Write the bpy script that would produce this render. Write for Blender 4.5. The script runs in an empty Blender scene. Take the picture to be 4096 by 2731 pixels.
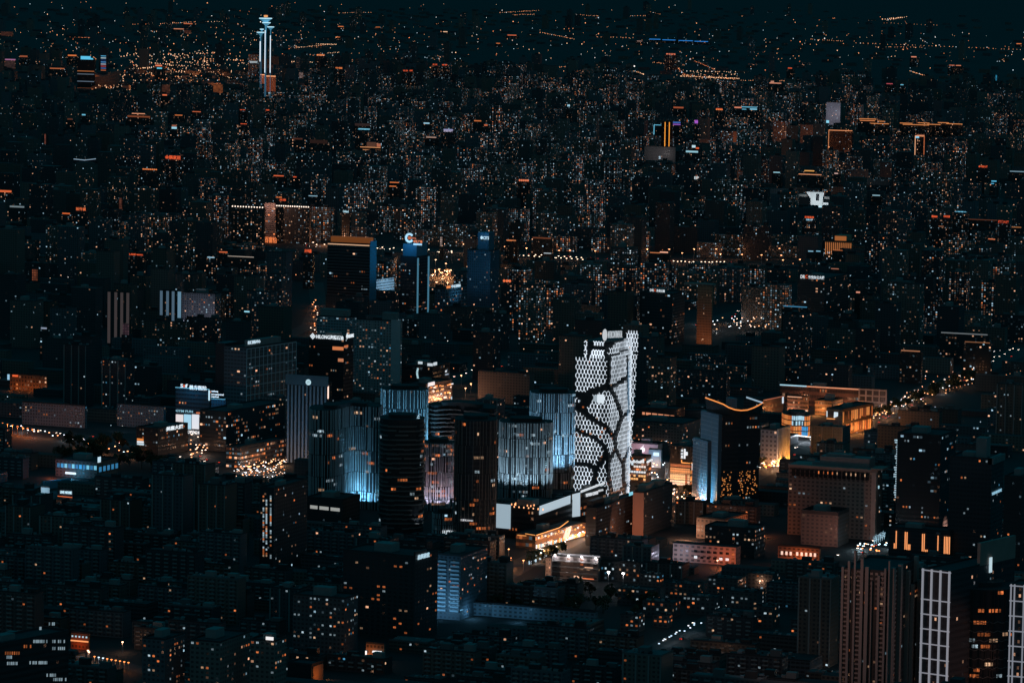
import bpy, math, random
import numpy as np
from mathutils import Vector, Matrix
R = math.radians
random.seed(7)
sc = bpy.context.scene
COL = sc.collection
# ---------------------------------------------------------------- camera
# photo pixels (4096 x 2731) are used to survey the place; everything stands on real ground
FPX, PW, PH, CAMH = 16400.0, 4096, 2731, 500.0
YAW, PITCH, ROLL = R(22), math.atan((1365.5 + 265) / 16400.0), R(0.9)
fw = Vector((-math.sin(YAW) * math.cos(PITCH), math.cos(YAW) * math.cos(PITCH), -math.sin(PITCH)))
r0 = Vector((math.cos(YAW), math.sin(YAW), 0)); u0 = r0.cross(fw)
rt = r0 * math.cos(ROLL) + u0 * math.sin(ROLL)
up = u0 * math.cos(ROLL) - r0 * math.sin(ROLL)
cam_d = bpy.data.cameras.new('camera'); cam = bpy.data.objects.new('camera', cam_d); COL.objects.link(cam)
cam_d.sensor_width = 36; cam_d.lens = FPX / PW * 36; cam_d.clip_end = 200000; cam_d.clip_start = 5
CP = Vector((0, 0, CAMH))
m = Matrix((rt, up, -fw)).transposed().to_4x4(); m.translation = CP; cam.matrix_world = m
sc.camera = cam
sc.view_settings.view_transform = 'Standard'; sc.view_settings.look = 'None'
sc.view_settings.exposure = 0; sc.view_settings.gamma = 1
# ---------------------------------------------------------------- world: deep blue night sky
w = bpy.data.worlds.new('World'); sc.world = w; w.use_nodes = True
nt = w.node_tree; nt.nodes.clear()
sky = nt.nodes.new('ShaderNodeTexSky'); sky.sky_type = 'NISHITA'; sky.sun_disc = False
sky.sun_elevation = R(8); sky.sun_rotation = R(150); sky.altitude = 100
hs = nt.nodes.new('ShaderNodeMix'); hs.data_type = 'RGBA'; hs.blend_type = 'MIX'; hs.inputs[0].default_value = 0.992
hs.inputs[7].default_value = (0.004, 0.46, 0.70, 1)
bg = nt.nodes.new('ShaderNodeBackground'); bg.inputs[1].default_value = 0.128
wo = nt.nodes.new('ShaderNodeOutputWorld')
nt.links.new(sky.outputs[0], hs.inputs[6]); nt.links.new(hs.outputs[2], bg.inputs[0]); nt.links.new(bg.outputs[0], wo.inputs[0])
# faint warm low light: the glow of the city beyond the camera
sd = bpy.data.lights.new('sun', 'SUN'); sd.energy = 0.02; sd.angle = R(20); sd.color = (1, .55, .36)
so = bpy.data.objects.new('sun', sd); COL.objects.link(so)
so.rotation_euler = (R(82), 0, R(30))
sc.cycles.max_bounces = 3; sc.cycles.diffuse_bounces = 0; sc.cycles.glossy_bounces = 2
sc.cycles.sample_clamp_indirect = 0.5; sc.cycles.use_adaptive_sampling = False
sc.cycles.use_denoising = True
sc.cycles.caustics_reflective = False; sc.cycles.caustics_refractive = False

def ray(x, y):
    return fw + rt * ((x - PW / 2) / FPX) + up * ((PH / 2 - y) / FPX)
def G(x, y, z=0.0):
    d = ray(x, y); return CP + d * ((z - CAMH) / d.z)
def proj(p):
    v = Vector(p) - CP; zz = v.dot(fw)
    return PW / 2 + FPX * v.dot(rt) / zz, PH / 2 - FPX * v.dot(up) / zz, zz
def solve(f, lo, hi, target, n=40):
    s = 1 if f(hi) > f(lo) else -1
    for _ in range(n):
        mid = (lo + hi) / 2
        if (f(mid) - target) * s > 0: hi = mid
        else: lo = mid
    return (lo + hi) / 2
# ---------------------------------------------------------------- materials
def newmat(name):
    mt = bpy.data.materials.new(name); mt.use_nodes = True; n = mt.node_tree
    return mt, n, n.nodes, n.links, n.nodes['Principled BSDF']
def srgb(c):
    return tuple(((v / 255 + .055) / 1.055) ** 2.4 if v > 10 else v / 255 / 12.92 for v in c)
def plain(name, col, rough=.8, scale=.05, amt=.35, metal=0):
    mt, n, N, L, B = newmat(name)
    tc = N.new('ShaderNodeTexCoord'); no = N.new('ShaderNodeTexNoise'); no.inputs['Scale'].default_value = scale; no.inputs['Detail'].default_value = 6
    mr = N.new('ShaderNodeMapRange'); mr.inputs[3].default_value = 1 - amt; mr.inputs[4].default_value = 1 + amt
    mx = N.new('ShaderNodeVectorMath'); mx.operation = 'SCALE'; mx.inputs[0].default_value = col
    L.new(tc.outputs['Object'], no.inputs['Vector']); L.new(no.outputs[0], mr.inputs[0]); L.new(mr.outputs[0], mx.inputs['Scale'])
    L.new(mx.outputs[0], B.inputs['Base Color']); B.inputs['Roughness'].default_value = rough; B.inputs['Metallic'].default_value = metal
    return mt
def glow(name, col, s, sample=False):
    mt, n, N, L, B = newmat(name)
    B.inputs['Base Color'].default_value = (*[min(.5, v) for v in col], 1)
    B.inputs['Emission Color'].default_value = (*col, 1); B.inputs['Emission Strength'].default_value = s
    mt.cycles.emission_sampling = 'AUTO' if sample else 'NONE'
    return mt
def facade_mat():
    """wall with a grid of windows; attributes: bp=(lit share, warm share, seed, office style) wc=(wall colour, glass share)"""
    mt, n, N, L, B = newmat('facade')
    def M(op, a, b=None, c=None):
        q = N.new('ShaderNodeMath'); q.operation = op
        for i, v in enumerate((a, b, c)):
            if v is None: continue
            if isinstance(v, (int, float)): q.inputs[i].default_value = v
            else: L.new(v, q.inputs[i])
        return q.outputs[0]
    uv = N.new('ShaderNodeUVMap'); uv.uv_map = 'UVMap'
    bp = N.new('ShaderNodeAttribute'); bp.attribute_name = 'bp'
    wc = N.new('ShaderNodeAttribute'); wc.attribute_name = 'wc'
    s = N.new('ShaderNodeSeparateXYZ'); L.new(uv.outputs[0], s.inputs[0])
    sb = N.new('ShaderNodeSeparateColor'); L.new(bp.outputs['Color'], sb.inputs[0])
    frac, warm, seed, style = sb.outputs[0], sb.outputs[1], sb.outputs[2], bp.outputs['Alpha']
    cu, cv = M('FLOOR', s.outputs[0]), M('FLOOR', s.outputs[1])
    fu, fv = M('FRACT', s.outputs[0]), M('FRACT', s.outputs[1])
    def wn(a, b, c):
        cb = N.new('ShaderNodeCombineXYZ'); L.new(a, cb.inputs[0]); L.new(b, cb.inputs[1]); L.new(c, cb.inputs[2])
        q = N.new('ShaderNodeTexWhiteNoise'); q.noise_dimensions = '3D'; L.new(cb.outputs[0], q.inputs[0]); return q
    sd_ = M('MULTIPLY', seed, 977.0)
    n1 = wn(cu, cv, sd_)
    n2 = wn(M('FLOOR', M('DIVIDE', cu, 5.0)), cv, M('ADD', sd_, 13.0))
    n3 = wn(cu, M('FLOOR', M('DIVIDE', cv, 40.0)), M('ADD', sd_, 29.0))     # stair columns
    run = M('ADD', M('MULTIPLY', n2.outputs[0], .75), M('MULTIPLY', n1.outputs[0], .25))
    v = M('ADD', M('MULTIPLY', n1.outputs[0], M('SUBTRACT', 1.0, style)), M('MULTIPLY', run, style))
    colf = M('ADD', M('MULTIPLY', M('POWER', n3.outputs[0], 2.0), 2.2), .3)
    fr = M('MULTIPLY', frac, M('ADD', M('MULTIPLY', colf, M('SUBTRACT', 1.0, style)), style))
    lit = M('LESS_THAN', v, fr)
    su = M('MULTIPLY', M('SUBTRACT', 1.0, style), .2)
    mu = M('MULTIPLY', M('GREATER_THAN', fu, M('ADD', su, .04)), M('LESS_THAN', fu, M('SUBTRACT', .96, su)))
    mv = M('MULTIPLY', M('GREATER_THAN', fv, .3), M('LESS_THAN', fv, .78))
    win = M('MULTIPLY', M('MULTIPLY', mu, mv), M('GREATER_THAN', wc.outputs['Alpha'], .01))
    sc1 = N.new('ShaderNodeSeparateColor'); L.new(n1.outputs[1], sc1.inputs[0])
    br = M('ADD', .06, M('MULTIPLY', M('POWER', sc1.outputs[1], 4.5), 1.35))
    isw = M('LESS_THAN', sc1.outputs[2], warm)
    cr = N.new('ShaderNodeValToRGB'); cr.color_ramp.interpolation = 'CONSTANT'
    E = cr.color_ramp.elements; E[0].position = 0; E[0].color = (*srgb((150, 185, 205)), 1); E[1].position = .28; E[1].color = (*srgb((205, 222, 232)), 1)
    for p_, c_ in ((.5, (238, 176, 138)), (.66, (236, 130, 72)), (.88, (220, 100, 55))):
        e = E.new(p_); e.color = (*srgb(c_), 1)
    sel = M('ADD', M('MULTIPLY', sc1.outputs[0], .499), M('MULTIPLY', isw, .5)); L.new(sel, cr.inputs[0])
    mixc = N.new('ShaderNodeMix'); mixc.data_type = 'RGBA'; L.new(M('MULTIPLY', win, .8), mixc.inputs[0]); L.new(wc.outputs['Color'], mixc.inputs[6]); mixc.inputs[7].default_value = (.02, .024, .03, 1)
    L.new(mixc.outputs[2], B.inputs['Base Color'])
    L.new(cr.outputs[0], B.inputs['Emission Color']); L.new(M('MULTIPLY', M('MULTIPLY', win, lit), M('MULTIPLY', br, 1.3)), B.inputs['Emission Strength'])
    L.new(M('SUBTRACT', .85, M('MULTIPLY', win, .5)), B.inputs['Roughness'])
    mt.cycles.emission_sampling = 'NONE'
    return mt
MF = facade_mat()
M_ground = plain('ground', (.021, .021, .021), .9, .004, .5)
M_road = plain('asphalt', (.055, .052, .05), .85, .05, .3)
M_roof = plain('roof_membrane', (.04, .04, .042), .9, .12, .5)
M_roofl = plain('roof_gravel', (.13, .13, .13), .9, .12, .4)
M_conc = plain('concrete', (.25, .24, .23), .85, .2, .25)
M_dark = plain('dark_metal', (.03, .03, .032), .5, .5, .2)
M_metal = plain('galvanised_metal', (.3, .3, .31), .5, .5, .2)
M_white = plain('white_paint', (.75, .75, .76), .6, .5, .1)
M_brown = plain('brown_stone', (.34, .25, .21), .85, .1, .2)
M_glass = plain('dark_glass', (.02, .025, .03), .15, .1, .2)
M_fin = plain('pale_fin', (.6, .62, .65), .5, .3, .1)
M_band = plain('band_metal', (.17, .15, .14), .5, .3, .15)
M_leaf = plain('leaves', (.06, .07, .035), .9, .3, .5)
M_bark = plain('bark', (.1, .07, .05), .9, .8, .3)
GW = {}
UNIT = {}
def unit_box(name, mat, parent, x0, x1, y0, y1, z0, z1):
    k = (name, mat.name)
    if k not in UNIT:
        b = MB(); b.box(0, 1, 0, 1, 0, 1); o = b.build(name, mat); UNIT[k] = o.data; bpy.data.objects.remove(o)
    o = bpy.data.objects.new(name, UNIT[k]); COL.objects.link(o); o.parent = parent; o.location = (x0, y0, z0); o.scale = (x1 - x0, y1 - y0, z1 - z0); return o
def gl(rgb, s=1.0):
    k = (tuple(rgb), s)
    if k not in GW: GW[k] = glow('light_%d_%d_%d' % tuple(rgb), srgb(rgb), s)
    return GW[k]
def ggrid(rgb, s_):
    """a lit front put in as emission, broken by a grid and noise"""
    mt, n, N, L, B = newmat('lit_grid'); tc = N.new('ShaderNodeTexCoord'); sp = N.new('ShaderNodeSeparateXYZ'); cb = N.new('ShaderNodeCombineXYZ'); L.new(tc.outputs['Object'], sp.inputs[0]); L.new(sp.outputs[0], cb.inputs[0]); L.new(sp.outputs[2], cb.inputs[1])
    br = N.new('ShaderNodeTexBrick'); br.offset = 0; br.inputs['Scale'].default_value = 1; br.inputs['Brick Width'].default_value = 3.6; br.inputs['Row Height'].default_value = 3.2; br.inputs['Mortar Size'].default_value = .7; br.inputs['Color1'].default_value = (.35,) * 3 + (1,); br.inputs['Color2'].default_value = (1.6,) * 3 + (1,); br.inputs['Mortar'].default_value = (.3,) * 3 + (1,)
    L.new(cb.outputs[0], br.inputs[0]); no = N.new('ShaderNodeTexNoise'); no.inputs['Scale'].default_value = .09; L.new(cb.outputs[0], no.inputs[0])
    m1 = N.new('ShaderNodeMath'); m1.operation = 'MULTIPLY'; L.new(br.outputs[0], m1.inputs[0]); L.new(no.outputs[0], m1.inputs[1]); m2 = N.new('ShaderNodeMath'); m2.operation = 'MULTIPLY'; m2.inputs[1].default_value = s_ * 1.9; L.new(m1.outputs[0], m2.inputs[0])
    B.inputs['Base Color'].default_value = (.1, .1, .1, 1); B.inputs['Emission Color'].default_value = (*srgb(rgb), 1); L.new(m2.outputs[0], B.inputs['Emission Strength']); mt.cycles.emission_sampling = 'NONE'; return mt
ORG, PALE, COOL, BLUE, WHT, RED, AMB = (238, 128, 70), (240, 190, 150), (190, 215, 228), (90, 170, 215), (225, 235, 242), (230, 90, 50), (255, 165, 90)
# ---------------------------------------------------------------- mesh collector
class MB:
    def __init__(s): s.v = []; s.f = []; s.mi = []; s.uv = []; s.bp = []; s.wc = []
    def quad(s, a, b, c, d, mi=0, uv=None, bp=(0, 0, 0, 0), wc=(.1, .1, .1, 0)):
        k = len(s.v); s.v += [tuple(a), tuple(b), tuple(c), tuple(d)]; s.f.append((k, k + 1, k + 2, k + 3)); s.mi.append(mi)
        s.uv.append(uv or ((0, 0), (1, 0), (1, 1), (0, 1))); s.bp.append(bp); s.wc.append(wc)
    def ngon(s, pts, mi=0, wc=(.1, .1, .1, 0)):
        k = len(s.v); s.v += [tuple(p) for p in pts]; s.f.append(tuple(range(k, k + len(pts)))); s.mi.append(mi)
        s.uv.append([(0, 0)] * len(pts)); s.bp.append((0, 0, 0, 0)); s.wc.append(wc)
    def wall(s, p, q, z0, z1, cw, ch, bp, wc, mi=0, uo=0.0):
        """outward face to the right of p->q"""
        L = math.hypot(q[0] - p[0], q[1] - p[1]); nu = L / cw
        if uo == 0.0: nu = max(1, round(nu))
        nv = max(1, round((z1 - z0) / ch))
        s.quad((p[0], p[1], z0), (q[0], q[1], z0), (q[0], q[1], z1), (p[0], p[1], z1), mi, ((uo, 0), (uo + nu, 0), (uo + nu, nv), (uo, nv)), bp, wc)
        return uo + nu
    def box(s, x0, x1, y0, y1, z0, z1, mi=0, wc=(.1, .1, .1, 0), bottom=True):
        c = [(x0, y0), (x1, y0), (x1, y1), (x0, y1)]
        for i in range(4):
            p, q = c[i], c[(i + 1) % 4]
            s.quad((*p, z0), (*q, z0), (*q, z1), (*p, z1), mi, wc=wc)
        s.quad(*[(*p, z1) for p in c], mi, wc=wc)
        if bottom: s.quad(*[(*p, z0) for p in c[::-1]], mi, wc=wc)
    def beam(s, a, b, wdt, nrm, dep=.4, mi=0):
        a, b, nrm = Vector(a), Vector(b), Vector(nrm); t = (b - a); 
        if t.length < 1e-6: return
        side = t.normalized().cross(nrm).normalized() * wdt / 2; o = nrm.normalized() * dep
        A = [a - side, a + side, b + side, b - side]
        A2 = [p + o for p in A]
        s.quad(A2[3], A2[2], A2[1], A2[0], mi); s.quad(*A, mi)
        for i in range(4):
            j = (i + 1) % 4; s.quad(A[i], A[j], A2[j], A2[i], mi)
    def build(s, name, mats, parent=None, loc=None):
        if not isinstance(mats, (list, tuple)): mats = [mats]
        me = bpy.data.meshes.new(name); me.from_pydata(s.v, [], s.f)
        for x in mats: me.materials.append(x)
        me.polygons.foreach_set('material_index', s.mi)
        if MF in mats:
            ul = me.uv_layers.new(name='UVMap'); cnt = [len(f) for f in s.f]
            ul.data.foreach_set('uv', np.array([c for u in s.uv for p in u for c in p], dtype=np.float32))
            for nm, dat in (('bp', s.bp), ('wc', s.wc)):
                at = me.color_attributes.new(nm, 'FLOAT_COLOR', 'CORNER')
                at.data.foreach_set('color', np.repeat(np.array(dat, dtype=np.float32), cnt, axis=0).ravel())
        me.update()
        o = bpy.data.objects.new(name, me); COL.objects.link(o)
        if parent: o.parent = parent
        if loc is not None: o.location = loc
        return o
def tag(o, label=None, cat=None, group=None, kind=None):
    if label: o['label'] = label
    if cat: o['category'] = cat
    if group: o['group'] = group
    if kind: o['kind'] = kind
    return o
def empty(name, loc, rz, label, cat, group=None):
    o = bpy.data.objects.new(name, None); o.location = loc; o.rotation_euler = (0, 0, rz); o.empty_display_size = 5
    COL.objects.link(o); return tag(o, label, cat, group)
# shared unit pane for lit windows
def pane_mesh(mat):
    b = MB(); b.box(-.5, .5, -.06, 0, -.5, .5); me = b.build('window', mat); d = me.data; bpy.data.objects.remove(me); return d
def win_mat(rgb, st):
    """a lit room behind the pane: frame bars, curtain and a brighter spot, different for every pane"""
    mt, n, N, L, B = newmat('lit_window'); c = srgb(rgb); B.inputs['Base Color'].default_value = (.03, .03, .03, 1); B.inputs['Roughness'].default_value = .3
    tc = N.new('ShaderNodeTexCoord'); oi = N.new('ShaderNodeObjectInfo'); no = N.new('ShaderNodeTexNoise'); no.noise_dimensions = '4D'; no.inputs['Scale'].default_value = 2.2; no.inputs['Detail'].default_value = 2
    ml = N.new('ShaderNodeMath'); ml.operation = 'MULTIPLY'; ml.inputs[1].default_value = 50; L.new(oi.outputs['Random'], ml.inputs[0]); L.new(ml.outputs[0], no.inputs['W']); L.new(tc.outputs['Object'], no.inputs['Vector'])
    mr = N.new('ShaderNodeMapRange'); mr.inputs[1].default_value = .3; mr.inputs[2].default_value = .7; mr.inputs[3].default_value = .25 * st; mr.inputs[4].default_value = 1.5 * st; L.new(no.outputs[0], mr.inputs[0])
    m2 = N.new('ShaderNodeMapRange'); m2.inputs[3].default_value = .35; m2.inputs[4].default_value = 1.15; L.new(oi.outputs['Random'], m2.inputs[0])
    m3 = N.new('ShaderNodeMath'); m3.operation = 'MULTIPLY'; L.new(mr.outputs[0], m3.inputs[0]); L.new(m2.outputs[0], m3.inputs[1])
    B.inputs['Emission Color'].default_value = (*c, 1); L.new(m3.outputs[0], B.inputs['Emission Strength']); mt.cycles.emission_sampling = 'NONE'; return mt
PANES = {k: [pane_mesh(win_mat(c, s)) for s in ss] for k, c, ss in (('o', ORG, (.5, 1.0)), ('p', PALE, (.4, .9)), ('c', COOL, (.35, .85)), ('b', BLUE, (.45, .85)))}
NWIN = [0]
def place_pane(root, face, u, z, sw, sh, kind=None, warm=.6, name='window', bright=None):
    if kind is None:
        kind = ('o' if random.random() < .65 else 'p') if random.random() < warm else ('c' if random.random() < .9 else 'b')
    me = PANES[kind][1 if (bright if bright is not None else random.random() < .3) else 0]
    o = bpy.data.objects.new(name, me); COL.objects.link(o); o.parent = root
    if face == 'L': o.location = (u, 0, z)
    else: o.location = (0, u, z); o.rotation_euler = (0, 0, R(90))
    o.scale = (sw, 1, sh); NWIN[0] += 1
    return o
# ---------------------------------------------------------------- signs
TXT = {}
def text_mesh(body, bold=True):
    if body in TXT: return TXT[body]
    cu = bpy.data.curves.new('t', 'FONT'); cu.body = body; cu.size = 1; cu.extrude = .03; cu.resolution_u = 2
    if bold and len(body) < 12: cu.offset = .018
    o = bpy.data.objects.new('t', cu); COL.objects.link(o)
    dg = bpy.context.evaluated_depsgraph_get(); me = bpy.data.meshes.new_from_object(o.evaluated_get(dg)); bpy.data.objects.remove(o)
    if len(me.vertices):
        co = np.empty(len(me.vertices) * 3, np.float32); me.vertices.foreach_get('co', co); co = co.reshape(-1, 3)
        mn, mxx = co.min(0), co.max(0); co[:, 0] = (co[:, 0] - mn[0]) / (mxx[0] - mn[0]); co[:, 1] = (co[:, 1] - mn[1]) / (mxx[1] - mn[1])
        co[:, 2] *= 8
        me.vertices.foreach_set('co', co.ravel()); me.update()
    TXT[body] = me; return me
HER = []      # (xmin, xmax, ytop, yvis, depth) picture windows kept free of nearer fillers
FOOT = []     # footprints (cx, cy, radius)
class Bld:
    """box building: front corner at the photo pixel xm; the left face runs to xl, the right face to xr"""
    def __init__(s, name, label, cat, xl, xm, xr, yt, yb=None, h=None, phi=90, wall=(.12, .12, .12), frac=.06, warm=.6, style=0,
                 cw=3.6, ch=3.3, nwin=0, vis=None, roofm=None, box=True, group=None, glass=1, para=1.2, mats=None, wbright=None):
        if h is None: h = solve(lambda q: proj((G(xm, yt, q).x, G(xm, yt, q).y, 0))[1], 2, 330, yb)
        P = G(xm, yt, h); s.P = Vector((P.x, P.y, 0)); s.h = h
        s.dr = Vector((math.cos(R(phi)), math.sin(R(phi)), 0)); s.dl = Vector((-s.dr.y, s.dr.x, 0))
        s.w = solve(lambda q: -proj(s.P + s.dl * q + Vector((0, 0, h)))[0], .5, 500, -xl)
        s.d = solve(lambda q: proj(s.P + s.dr * q + Vector((0, 0, h)))[0], .5, 500, xr)
        s.root = empty(name, s.P, R(phi - 90), label, cat, group)
        s.cw, s.ch = cw, ch; w, d = s.w, s.d
        sd = random.random(); bp = (frac, warm, sd, style); wc = (*wall, glass)
        b = MB(); c = [(-w, 0), (0, 0), (0, d), (-w, d)]
        for i in range(4): b.wall(c[i], c[(i + 1) % 4], 0, h, cw, ch, bp, wc)
        b.build('wall', MF, s.root)
        b = MB(); b.quad(*[(*p, h) for p in c]); 
        if para:
            t = .5
            b.box(-w, 0, 0, t, h, h + para); b.box(-t, 0, t, d, h, h + para); b.box(-w, -w + t, t, d, h, h + para); b.box(-w + t, -t, d - t, d, h, h + para)
        b.build('roof', roofm or M_roof, s.root)
        if box and w > 9 and d > 9:
            b = MB(); x0 = -w * random.uniform(.6, .8); b.box(x0, x0 + min(w * .35, 14), d * .3, d * .3 + min(d * .4, 12), h + .02, h + random.uniform(3.5, 6))
            b.build('roof_house', mats or M_conc, s.root)
        s.win(nwin, warm, style, wbright)
        x0, x1 = min(xl, xm), max(xr, xm); D = proj(s.P)[2]
        yv = vis if vis is not None else (yb if yb else proj(s.P)[1])
        HER.append((x0, x1, yt, yv, D)); 
        cc = s.P + s.dl * w / 2 + s.dr * d / 2; FOOT.append((cc.x, cc.y, w, d, phi, s.P, s.dl, s.dr))
    def win(s, n, warm, style, wb=None):
        if not n: return
        for face, L in (('L', s.w), ('R', s.d)):
            nc = max(1, round(L / s.cw)); nr = max(1, round(s.h / s.ch)); k = int(n * L / (s.w + s.d)) + 1
            cells = set()
            while len(cells) < min(k, nc * nr // 3 + 1):
                a, r = random.randrange(nc), random.randrange(1, nr) if nr > 1 else 0
                run = random.choice((1, 1, 2, 3)) if style > .5 else random.choice((1, 1, 1, 2))
                for q in range(run):
                    if a + q < nc: cells.add((a + q, r))
            a_ = L / nc; hh = s.h / nr
            for (a, r) in cells:
                u = (a + .5) * a_; u = -s.w + u if face == 'L' else u
                if face == 'R': place_pane(s.root, 'R', u, (r + .54) * hh, a_ * .48, hh * .42, warm=warm, bright=wb)
                else: place_pane(s.root, 'L', u, (r + .54) * hh, a_ * .48, hh * .42, warm=warm, bright=wb)
    def on(s, face, x, y):
        """local (u, z) where the photo pixel meets the face plane"""
        n = s.dr if face == 'L' else s.dl
        d = ray(x, y); t = (s.P - CP).dot(n) / d.dot(n); p = CP + d * t - s.P
        return (-(p.dot(s.dl)) if face == 'L' else p.dot(s.dr)), p.z
    def pt(s, face, u, z, o=0.0):
        return (u, -o, z) if face == 'L' else (o, u, z)
    def sign(s, face, text, x0, y0, x1, y1, rgb=WHT, st=1.0, hgt=None, name='sign', off=.5, label=None):
        """text whose lower left pixel is x0,y0 (baseline) and lower right pixel x1; y1 = top pixel at the left end"""
        u0_, z0 = s.on(face, x0, y0); u1_, _ = s.on(face, x1, y0); _, z1 = s.on(face, x0, y1)
        o = bpy.data.objects.new(name, text_mesh(text)); COL.objects.link(o); o.parent = s.root
        me = o.data.copy() if o.data.materials else o.data; o.data = me
        if not me.materials: me.materials.append(gl(rgb, st))
        else: me.materials[0] = gl(rgb, st)
        o.location = s.pt(face, u0_, z0, off); o.rotation_euler = (R(90), 0, 0 if face == 'L' else R(90))
        o.scale = (abs(u1_ - u0_), z1 - z0, 1)
        if label: o['label'] = label
        return o
    def patch(s, name, face, x0, y0, x1, y1, mat, dep=.5, label=None, z=None, off=0.02):
        """upright box on the face between pixel corners (lower left, upper right measured at the left edge)"""
        ua, za = s.on(face, x0, y0); ub, _ = s.on(face, x1, y0); _, zb = s.on(face, x0, y1)
        if z: za, zb = z
        b = MB()
        if face == 'L': b.box(ua, ub, -dep - off, -off, za, zb)
        else: b.box(off, dep + off, ua, ub, za, zb)
        o = b.build(name, mat, s.root)
        if label: o['label'] = label
        return o
    def strip(s, name, pts, mat, wid=.6, face=None):
        """light line through local points"""
        b = MB()
        for p, q in zip(pts, pts[1:]): b.beam(p, q, wid, (0, -1, 0) if abs(p[1] - q[1]) < abs(p[0] - q[0]) + 1e-3 else (1, 0, 0), wid)
        return b.build(name, mat, s.root)
    def boxp(s, name, x0, x1, y0, y1, z0, z1, mat, label=None):
        b = MB(); b.box(x0, x1, y0, y1, z0, z1); o = b.build(name, mat, s.root)
        if label: o['label'] = label
        return o
def lamp_or_fill(loc, rgb, power, kind='POINT', size=1.0, parent=None, tgt=None, ang=90, name='lamp_or_fill'):  # street and shop lamps, plus added facade lights without fixtures
    d = bpy.data.lights.new(name, kind); d.color = srgb(rgb); d.energy = power; d.shadow_soft_size = size
    o = bpy.data.objects.new(name, d); COL.objects.link(o); o.location = loc
    if kind == 'SPOT': d.shadow_soft_size = 0; d.spot_size = R(ang); d.spot_blend = .6
    if tgt is not None: o.rotation_euler = (Vector(tgt) - Vector(loc)).to_track_quat('-Z', 'Y').to_euler()
    if parent: o.parent = parent
    return o
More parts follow.
